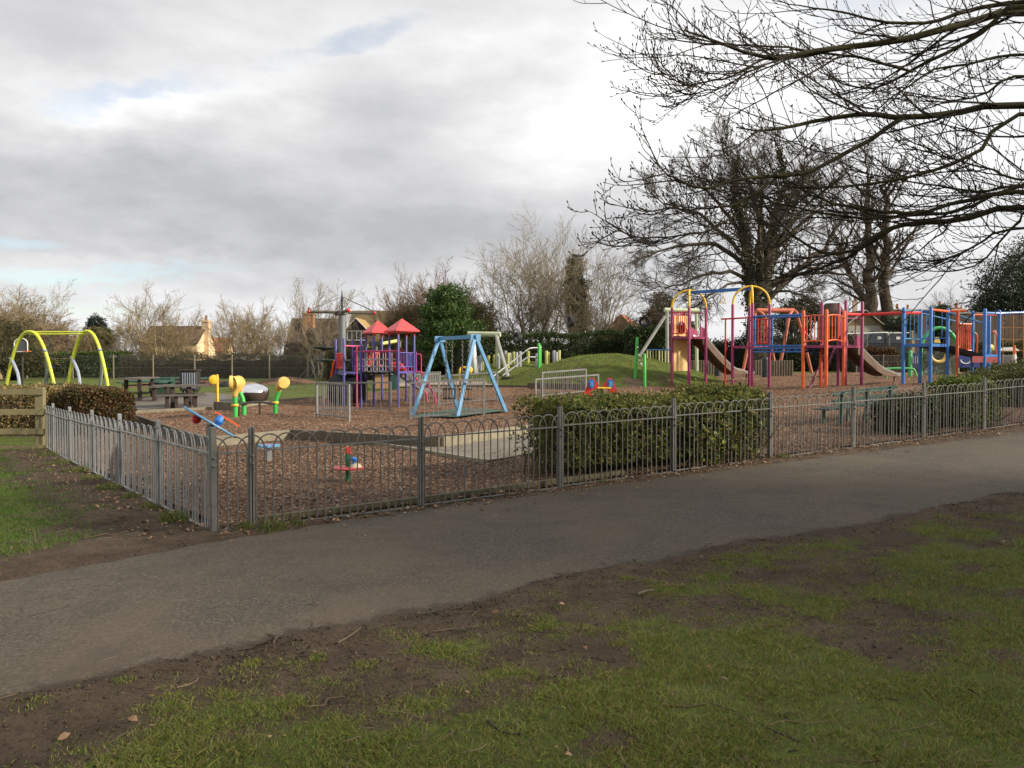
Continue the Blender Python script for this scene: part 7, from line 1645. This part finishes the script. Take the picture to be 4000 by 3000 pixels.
def car():
    d = 53; p = base(3425, d, False); t = Thing('parked_car', 'dark hatchback with white notices in its windows, parked behind the white rail', 'car', p); z = p.z + .15; zt_ = zat(1293, d); h = zt_ - z
    body = [(-2.0, .18), (-2.05, .55), (-1.9, .80), (-1.1, .92), (1.75, .95), (2.0, .85), (2.05, .35), (1.95, .18)]
    k = h / 1.45; m = MB(); m.prism([(p.x + a, p.y - .8, z + b * k) for a, b in body], (0, 1.65, 0)); bo = t.add('body', m, paint('black_car_paint', (.012, .013, .016), .45, 0))
    cab = [(-1.25, .92), (-.55, 1.38), (-.2, 1.45), (1.1, 1.43), (1.55, 1.25), (1.8, .94)]
    m = MB(); vs = [(p.x + a, p.y - .72 + (b - .92) * .22, z + b * k) for a, b in cab] + [(p.x + a, p.y + .75 - (b - .92) * .22, z + b * k) for a, b in cab]; n = len(cab); m.add(vs, [tuple(range(n - 1, -1, -1)), tuple(range(n, 2 * n))] + [(i, (i + 1) % n, n + (i + 1) % n, n + i) for i in range(n)]); t.add('cabin', m, MATS['black_car_paint'])
    for a0, a1 in ((-1.0, .15), (.22, 1.35)):
        m = MB(); q = lambda a, b: (p.x + a, p.y - .735 + (b - .92) * .22, z + b * k); m.prism([q(a0, .97), q(a1, .97), q(a1 - (.1 if a0 > 0 else 0), 1.34), q(a0 + (.45 if a0 < 0 else 0), 1.36)], (0, -.012, 0)); w = t.add('side_window', m, glassm, smooth=False)
        m = MB(); c = Vector(q((a0 + a1) / 2 + .25, 1.17)); m.box(c - Vector((0, .03, 0)), (.24, .012, .17)); t.add('window_notice', m, whitep, w, smooth=False)
    for a in (-1.3, 1.3):
        m = MB(); m.lathe([(.32, -.1), (.33, 0), (.32, .1)], (p.x + a, p.y - .74, p.z + .32), 18, (0, 1, 0)); w = t.add('wheel', m, black); m = MB(); m.lathe([(.2, -.12), (.05, -.125)], (p.x + a, p.y - .74, p.z + .32), 14, (0, 1, 0)); t.add('rim', m, silver, w)
car()
def guard():
    d = 50; a, b = V(3295, 1304, d), V(3562, 1300, d); t = Thing('white_guard_rail', 'white tubular guard rail with rounded corner in front of the parked car', 'guard rail', base(3300, d, False))
    e = V(3462, 1299, d - .0); m = MB(); m.tube(spline([a, V(3380, 1302, d), V(3455, 1299, d), V(3470, 1305, d), V(3472, 1325, d)], 18), .045, 6); t.add('rail', m, whitep); m = MB(); m.tube([V(3474, 1301, d), b], .04, 6); t.add('rail', m, whitep)
    for u in (3302, 3385, 3472, 3555):
        q = base(u, d, False); m = MB(); m.vpost(q.x, q.y, q.z - .1, zat(1303, d), .035, 6); t.add('post', m, galv)
guard()
def boards():
    d = 56; t = Thing('board_fence', 'tall brown close board fence behind the blue towers at the right edge', 'fence', base(3640, d, False)); m = MB(); rr = random.Random(3)
    xa, y = XY(3640, d); xb, _ = XY(4260, d); x = xa; zt_ = zat(1226, d)
    while x < xb:
        m.box((x + .07, y + rr.uniform(-.015, .015), (zt_ + t1(x, y)) / 2 + rr.uniform(-.02, .02)), (.135, .025, zt_ - t1(x, y))); x += .145
    t.add('boards', m, paint('brown_boards', (.10, .072, .048), .85, 0, .4, 2), smooth=False); m = MB(); m.box(((xa + xb) / 2, y, zt_ + .05), (xb - xa, .09, .08)); t.add('capping', m, paint('pale_capping', (.30, .28, .24), .8), smooth=False)
boards()
def meshfence():
    d = 43; xa, y = XY(3345, d); xb, _ = XY(3660, d); t = Thing('low_mesh_fence', 'low grey wire mesh fence behind the second slide', 'fence', (xa, y, t1(xa, y))); m = MB(); H = 1.05
    for k in range(56):
        x = xa + (xb - xa) * k / 55; z = t1(x, y); m.tube([(x, y, z), (x, y, z + H)], .008, 4)
    for h in (.1, .4, .7, H - .03): m.tube([(xa, y, t1(xa, y) + h), (xb, y, t1(xb, y) + h)], .010, 5)
    t.add('wire_panel', m, galv)
    for k in range(4):
        x = xa + (xb - xa) * k / 3; z = t1(x, y); q = MB(); q.vpost(x, y, z - .1, z + H + .05, .035, 6); t.add('post', q, galv)
meshfence()
# ================= grass blades, chippings, leaves, twigs =================
RG = np.random.default_rng(2024)
def blades(P, H, Wd, lean, rng):
    n = len(P); a = rng.uniform(0, 6.283, n); dx = np.c_[np.cos(a), np.sin(a), np.zeros(n)]; la = rng.uniform(0, 6.283, n); h = H * rng.uniform(.45, 1.25, n); ln = lean * rng.uniform(.2, 1.4, n) * h
    tip = P + np.c_[np.cos(la) * ln, np.sin(la) * ln, h]; mid = P + np.c_[np.cos(la) * ln * .32, np.sin(la) * ln * .32, h * .6]; w = (Wd * rng.uniform(.7, 1.3, n))[:, None] / 2
    v = np.stack([P - dx * w, P + dx * w, mid + dx * w * .8, tip, mid - dx * w * .8], 1).reshape(-1, 3); return v, np.arange(n * 5).reshape(-1, 5)
gm = leafmat('grass_blades', [(0.104, 0.150, 0.024), (0.163, 0.222, 0.034), (0.234, 0.288, 0.048), (0.130, 0.186, 0.029), (0.325, 0.300, 0.084), (0.299, 0.216, 0.102), (0.182, 0.240, 0.041), (0.208, 0.156, 0.072)], .55, .3)
def front_grass():
    n = 1000000; r = RG.uniform(2.4, 12.5, n); th = RG.uniform(-.72, .80, n); x, y = r * np.sin(th), r * np.cos(th)
    s = (np.interp(x, nx_, ny_) - y) * .82; g = grassness(x, y); cl = fbm(x * 5, y * 5, 91, 3); keep = (s > .04) & (RG.uniform(0, 1, n) < (g * (.22 + .78 * sm(.38, .60, cl))) + .02) & (r < 12.5)
    x, y, g = x[keep], y[keep], g[keep]; P = np.c_[x, y, zground(x, y) - .004]; hh = .013 + .020 * fbm(x * 2.2, y * 2.2, 55, 3) * g + .008 * vnoise(x * 7, y * 7, 3); v, f = blades(P, hh, .0030, 1.25, RG)
    V_, F_ = [v], [f]; off = len(v)
    # taller tufts
    k = 260; r = RG.uniform(3.2, 10.5, k); th = RG.uniform(-.68, .72, k); cx, cy = r * np.sin(th), r * np.cos(th); s = (np.interp(cx, nx_, ny_) - cy) * .82; ok = s > .18; cx, cy = cx[ok], cy[ok]
    m = RG.integers(50, 170, len(cx)); R0 = RG.uniform(.05, .16, len(cx)); q = np.repeat(np.arange(len(cx)), m); rr = R0[q] * np.sqrt(RG.uniform(0, 1, len(q))); a = RG.uniform(0, 6.28, len(q)); x, y = cx[q] + rr * np.cos(a), cy[q] + rr * np.sin(a)
    P = np.c_[x, y, zground(x, y) - .004]; v, f = blades(P, (RG.uniform(.018, .040, len(cx)))[q] * (1 - .4 * rr / R0[q]), .0045, .7, RG); V_.append(v); F_.append(f + off); off += len(v)
    struct('foreground_grass', npmesh('foreground_grass', np.concatenate(V_), np.concatenate(F_), gm), kind='stuff', label='short patchy green grass over mud on the near side of the path', cat='grass')
front_grass()
def side_grass():
    n = 260000; x, y = RG.uniform(-15, -2, n), RG.uniform(6, 19, n); s2 = (y - np.interp(x, fx_, fy_)) * .82; d = (x - CORNER.x) * FL_DIR.y - (y - CORNER.y) * FL_DIR.x
    g = grassness(x, y); ok = (s2 > .05) & (d < -.05) & (RG.uniform(0, 1, n) < g * .9 + .01); x, y = x[ok], y[ok]; P = np.c_[x, y, zground(x, y) - .004]; v, f = blades(P, np.full(len(x), .045), .006, .9, RG)
    struct('verge_grass', npmesh('verge_grass', v, f, leafmat('bright_grass', [(.05, .10, .016), (.085, .17, .024), (.13, .22, .03), (.07, .13, .02), (.15, .18, .05)], .55, .3)), kind='stuff', label='bright green grass patch outside the left railings', cat='grass')
side_grass()
def weeds():
    wm = leafmat('weed_blades', [(.09, .12, .025), (.14, .17, .035), (.20, .21, .06), (.06, .09, .02)], .55, .3)
    spots = [(1230, 2130, .16, 240, .13), (1385, 2090, 0, 0, 0), (920, 2100, .20, 330, .13), (895, 2065, .12, 120, .1)]
    P = []; H = []
    def clump(x, y, r, n, h):
        a = RG.uniform(0, 6.28, n); q = r * np.sqrt(RG.uniform(0, 1, n)); px, py = x + q * np.cos(a), y + q * np.sin(a); P.append(np.c_[px, py, zground(px, py)]); H.append(np.full(n, h) * (1.1 - .6 * q / r))
    for tt, o, r, n, h in ((.9, -.16, .16, 260, .17), (2.1, -.14, .12, 120, .10), (3.2, -.12, .14, 150, .11), (4.4, -.18, .2, 260, .12), (6.0, -.14, .2, 220, .12), (7.2, -.16, .25, 260, .13), (9.0, -.2, .3, 260, .12), (11, -.2, .3, 260, .12)):
        x, y = lp(tt, o); clump(x, y, r, n, h)
    for tt, o, r, n, h in ((.28, -.12, .10, 150, .10), (.52, -.22, .16, 260, .09), (.8, -.16, .1, 90, .07), (2.9, -.10, .06, 40, .07), (5.0, -.08, .06, 50, .07), (8.7, -.1, .1, 90, .09)):
        x, y = fp(tt, o); clump(x, y, r, n, h)
    v, f = blades(np.concatenate(P), np.concatenate(H), .006, .7, RG); struct('fence_weeds', npmesh('fence_weeds', v, f, wm), kind='stuff', label='yellowish weeds and rank grass tufts along the foot of the railings', cat='weeds')
weeds()
def flat_cards(x, y, z, L, Wd, tilt, rng, fold=.0):
    n = len(x); a = rng.uniform(0, 6.283, n); d = unit(np.c_[np.cos(a), np.sin(a), rng.normal(0, tilt, n)]); s = unit(np.c_[-np.sin(a), np.cos(a), rng.normal(0, tilt, n)]); P = np.c_[x, y, z]; L = L[:, None]; w = Wd[:, None] / 2
    return P, d * L / 2, s * w
def chips(name, poly, zf, n, bounds, mat, label, rmax=60, size=(.018, .06), near_bias=True):
    rng = np.random.default_rng(len(name)); x = rng.uniform(bounds[0], bounds[1], n); y = rng.uniform(bounds[2], bounds[3], n); r = np.hypot(x, y)
    ok = inpoly(x, y, poly) & (rng.uniform(0, 1, n) < (np.minimum(1, 14 / r) ** 1.5 if near_bias else 1) * (.35 + .65 * sm(.36, .60, fbm(x * .7, y * .7, 19, 4)))) & (np.abs(x) < .72 * y + 1); x, y = x[ok], y[ok]
    P, d, s = flat_cards(x, y, zf(x, y) + rng.uniform(.004, .028, len(x)), rng.uniform(*size, len(x)), rng.uniform(.007, .019, len(x)), .28, rng)
    v = np.stack([P - d - s, P + d - s * .7, P + d * .9 + s, P - d * .9 + s * .8], 1).reshape(-1, 3); struct(name, npmesh(name, v, np.arange(len(v)).reshape(-1, 4), mat), kind='stuff', label=label, cat='bark chips')
chipm = leafmat('chip_wood', [(.08, .042, .025), (.15, .08, .047), (.21, .12, .072), (.29, .18, .115), (.38, .255, .17), (.18, .10, .06), (.48, .35, .25)], .8, 0)
chipd = leafmat('dark_chip_wood', [(.05, .026, .015), (.10, .053, .031), (.16, .086, .050), (.21, .125, .076), (.29, .19, .122), (.13, .07, .04), (.40, .29, .20)], .8, 0)
chips('bark_chips', BED, zbed, 900000, (-13, 19, 14.5, 44), chipm, 'loose tan bark chips covering the main play bed')
chips('front_bark_chips', FRONTBED, lambda x, y: T(x, y) + .03 + (fbm(x * 1.1, y * 1.1, 31, 3) - .5) * .05, 430000, (-12, 15, 8, 24), chipd, 'loose dark bark chips covering the front bed behind the railings')
def leaves_():
    rng = np.random.default_rng(9); X = []; Y = []; Z = []
    def strip(n, f, o0, o1, tmax, up=.012):
        t = rng.uniform(0, tmax, n); o = rng.uniform(o0, o1, n); c = np.array([f(a, b) for a, b in zip(t, o)]); z = np.maximum(zground(c[:, 0], c[:, 1]), T(c[:, 0], c[:, 1]) - .0) + rng.uniform(.004, up + .012, n); X.append(c[:, 0]); Y.append(c[:, 1]); Z.append(z)
    strip(2600, fp, -.28, .25, 19); strip(900, fp, -.50, -.02, 19); strip(1300, lp, -.7, .15, 12.7); strip(120, fp, -1.1, -.2, 19); strip(160, lp, -2.2, -.4, 12)
    strip(500, fp, .1, 1.0, 19, .03)
    n = 190; r = rng.uniform(3, 11, n); th = rng.uniform(-.65, .7, n); x, y = r * np.sin(th), r * np.cos(th); k = (onpath(x, y) < .3) | (rng.uniform(0, 1, n) < .12); x, y = x[k], y[k]; X.append(x); Y.append(y); Z.append(np.maximum(zground(x, y), T(x, y) + .006) + .012)
    x, y, z = map(np.concatenate, (X, Y, Z)); n = len(x); L = rng.uniform(.025, .065, n) * rng.choice([.5, .8, 1.2], n, p=[.45, .4, .15]); P, d, s = flat_cards(x, y, z, L, L * rng.uniform(.45, .8, n), .35, rng); up = np.array([0, 0, 1.]) * (L * rng.uniform(.05, .35, n))[:, None]
    v = np.stack([P - d, P - d * .2 + s + up, P + d * .45 + s * .8 + up * .9, P + d * 1.05 + up * .3, P + d * .4 - s * .85 + up * .7, P - d * .25 - s + up * .8], 1).reshape(-1, 3)
    o = struct('fallen_leaves', npmesh('fallen_leaves', v, np.arange(n * 6).reshape(-1, 6), leafmat('dead_leaves', [(.07, .035, .018), (.13, .068, .034), (.20, .11, .055), (.30, .18, .10), (.38, .25, .15), (.10, .06, .035)], .7, .15)), kind='stuff', label='dead brown leaves lying along the railings and in the mud', cat='leaves')
leaves_()
def mound_grass():
    x, y = [], []
    for (u, d, rx, ry, h) in MOUNDS:
        cx, cy = XY(u, d); n = 26000; a = RG.uniform(0, 6.283, n); q = np.sqrt(RG.uniform(0, .95, n)); x.append(cx + rx * q * np.cos(a)); y.append(cy + ry * q * np.sin(a))
    x, y = np.concatenate(x), np.concatenate(y); z = T(x, y) + mound_h(x, y) - .06 + (fbm(x * 1.2, y * 1.2, 4, 4) - .5) * .10 + (fbm(x * .4, y * .4, 14, 3) - .5) * .15 * np.clip(mound_h(x, y), 0, 1)
    k = RG.uniform(0, 1, len(x)) < sm(.3, .6, fbm(x * 1.1, y * 1.1, 8, 3)) + .15; v, f = blades(np.c_[x, y, z - .01][k], np.full(k.sum(), .06), .022, .9, RG)
    struct('mound_grass', npmesh('mound_grass', v, f, leafmat('mound_blades', [(.11, .15, .026), (.16, .21, .036), (.22, .26, .05), (.24, .24, .07)], .6, .2)), kind='stuff', label='rough short grass covering the play mounds', cat='grass')
mound_grass()
def twigs_():
    rng = np.random.default_rng(12); C = []
    for n, f, o0, o1, tm in ((230, fp, -.35, .3, 18), (130, lp, -1.6, .1, 12)):
        for _ in range(n): C.append(f(rng.uniform(0, tm), rng.uniform(o0, o1)))
    n = 330; r = rng.uniform(2.9, 11, n); th = rng.uniform(-.65, .7, n); C += list(zip(r * np.sin(th), r * np.cos(th))); C = np.array(C); n = len(C); a = rng.uniform(0, 6.28, n); L = rng.uniform(.05, .22, n) * rng.choice([.6, 1, 1.6], n)
    d = np.c_[np.cos(a), np.sin(a), np.zeros(n)]; s = np.c_[-np.sin(a), np.cos(a), np.zeros(n)]; pts = np.stack([np.c_[C, np.zeros(n)] + d * (L * q)[:, None] + s * (L * rng.normal(0, .09, n))[:, None] for q in (-.5, -.18, .15, .5)], 1)
    z = np.maximum(zground(pts[..., 0], pts[..., 1]), T(pts[..., 0], pts[..., 1]) - .005); pts[..., 2] = z.max(1, keepdims=True) * .5 + z * .5 + .006; v, f = tubes([(pts, rng.uniform(.0018, .0042, n)[:, None] * np.array([[1, .9, .8, .5]]), 4)])
    struct('twig_litter', npmesh('twig_litter', v, f, leafmat('twig_colours', [(.05, .032, .02), (.12, .08, .05), (.22, .155, .095), (.08, .05, .03)], .8, 0), True), kind='stuff', label='small twigs scattered over mud and along the railings', cat='twigs')
    # soil clods along the worn path edge
    NE = 16000; e = rng.integers(0, len(NEAR_E), NE); c = np.array(NEAR_E)[e]; dens = sm(.3, .65, fbm(c[:, 0] * 2.5, c[:, 1] * 2.5, 66, 3)); c = c + rng.normal(0, .03, (NE, 2)) + np.c_[np.full(NE, .56), np.full(NE, -.83)] * rng.normal(.05, .09, NE)[:, None]; c = c[rng.uniform(0, 1, NE) < dens]
    r = rng.uniform(2.9, 11, 26000); th = rng.uniform(-.65, .72, 26000); c2_ = np.c_[r * np.sin(th), r * np.cos(th)]; g = grassness(c2_[:, 0], c2_[:, 1]); ss = np.interp(c2_[:, 0], nx_, ny_) - c2_[:, 1]; c = np.concatenate([c, c2_[(g < .55) & (ss > 0)]])
    ef = rng.integers(0, len(FAR_E), 2600); c = np.concatenate([c, np.array(FAR_E)[ef] + rng.normal(0, .03, (2600, 2)) + np.c_[np.full(2600, -.56), np.full(2600, .83)] * np.abs(rng.normal(0, .07, 2600))[:, None]])
    c = c[np.hypot(*c.T) < 20]; n = len(c); P = np.c_[c, np.maximum(zground(c[:, 0], c[:, 1]), T(c[:, 0], c[:, 1]) - .012)]; R_ = rng.uniform(.003, .009, n) * rng.choice([.7, 1, 1.6], n, p=[.55, .4, .05]); oc = np.array([(1, 0, 0), (0, 1, 0), (-1, 0, 0), (0, -1, 0), (0, 0, .8), (0, 0, -.6)])
    a = rng.uniform(0, 6.28, n); co_, si = np.cos(a), np.sin(a); q = oc[None] * R_[:, None, None] * rng.uniform(.6, 1.4, (n, 6, 1)); v = np.stack([q[..., 0] * co_[:, None] - q[..., 1] * si[:, None], q[..., 0] * si[:, None] + q[..., 1] * co_[:, None], q[..., 2]], -1) + P[:, None]
    ft = np.array([(0, 1, 4), (1, 2, 4), (2, 3, 4), (3, 0, 4), (1, 0, 5), (2, 1, 5), (3, 2, 5), (0, 3, 5)]); f = (ft[None] + (np.arange(n) * 6)[:, None, None]).reshape(-1, 3)
    struct('soil_clods', npmesh('soil_clods', v.reshape(-1, 3), f, leafmat('soil', [(.014, .010, .007), (.03, .021, .014), (.07, .05, .034), (.022, .016, .011), (.12, .088, .06), (.05, .035, .023)], .95, 0), True), kind='stuff', label='dark crumbly soil along the worn edges of the path', cat='soil')
twigs_()
def sticks():
    data = [('thick broken stick with a pale cut end on the mud below the path edge', [(2490, 2328), (2520, 2322), (2556, 2312)], .020, (.20, .15, .09)), ('long bent yellowish twig lying on the mud near the path edge, left of centre', [(1700, 2466), (1770, 2462), (1830, 2456), (1862, 2446)], .007, (.20, .17, .06)),
            ('curved pale stick at the path edge toward the lower left', [(690, 2700), (735, 2690), (765, 2668), (776, 2648)], .009, (.24, .18, .10)), ('long dark dead branch lying in the grass near the bottom', [(1905, 2830), (1945, 2870), (1985, 2893), (2040, 2897)], .010, (.07, .05, .035)),
            ('straight pale twig leaning over the mud edge, lower left', [(1320, 2515), (1362, 2488), (1410, 2464)], .008, (.22, .17, .10)), ('forked pale twig on the mud outside the railing corner', [(375, 2118), (450, 2104), (560, 2124), (590, 2105), (640, 2108), (720, 2112)], .007, (.26, .21, .12)), ('slender twig pointing at the railings across the left mud patch', [(215, 2082), (290, 2063), (365, 2042)], .008, (.22, .17, .10))]
    for lab, px, r, c in data:
        P = [G(u, v) for u, v in px]; P = [Vector((p.x, p.y, float(max(zground(np.array([p.x]), np.array([p.y]))[0], t1(p.x, p.y) - .01)) + r * .8)) for p in P]; m = MB(); sp = [Vector(q) for q in spline(P, 12)]
        r *= .62; m.tube(sp, [r * (1 - .45 * i / 11) for i in range(12)], 7); o = bpy.data.objects.new('fallen_stick', mkmesh('fallen_stick', [Vector(q) - P[0] for q in m.v], m.f, paint('stick_%d' % int(c[0] * 100), tuple(k * .62 for k in c), .8, 0, .4, 20))); o.location = P[0]; link(o); tag(o, lab, 'stick', 'fallen sticks')
sticks()
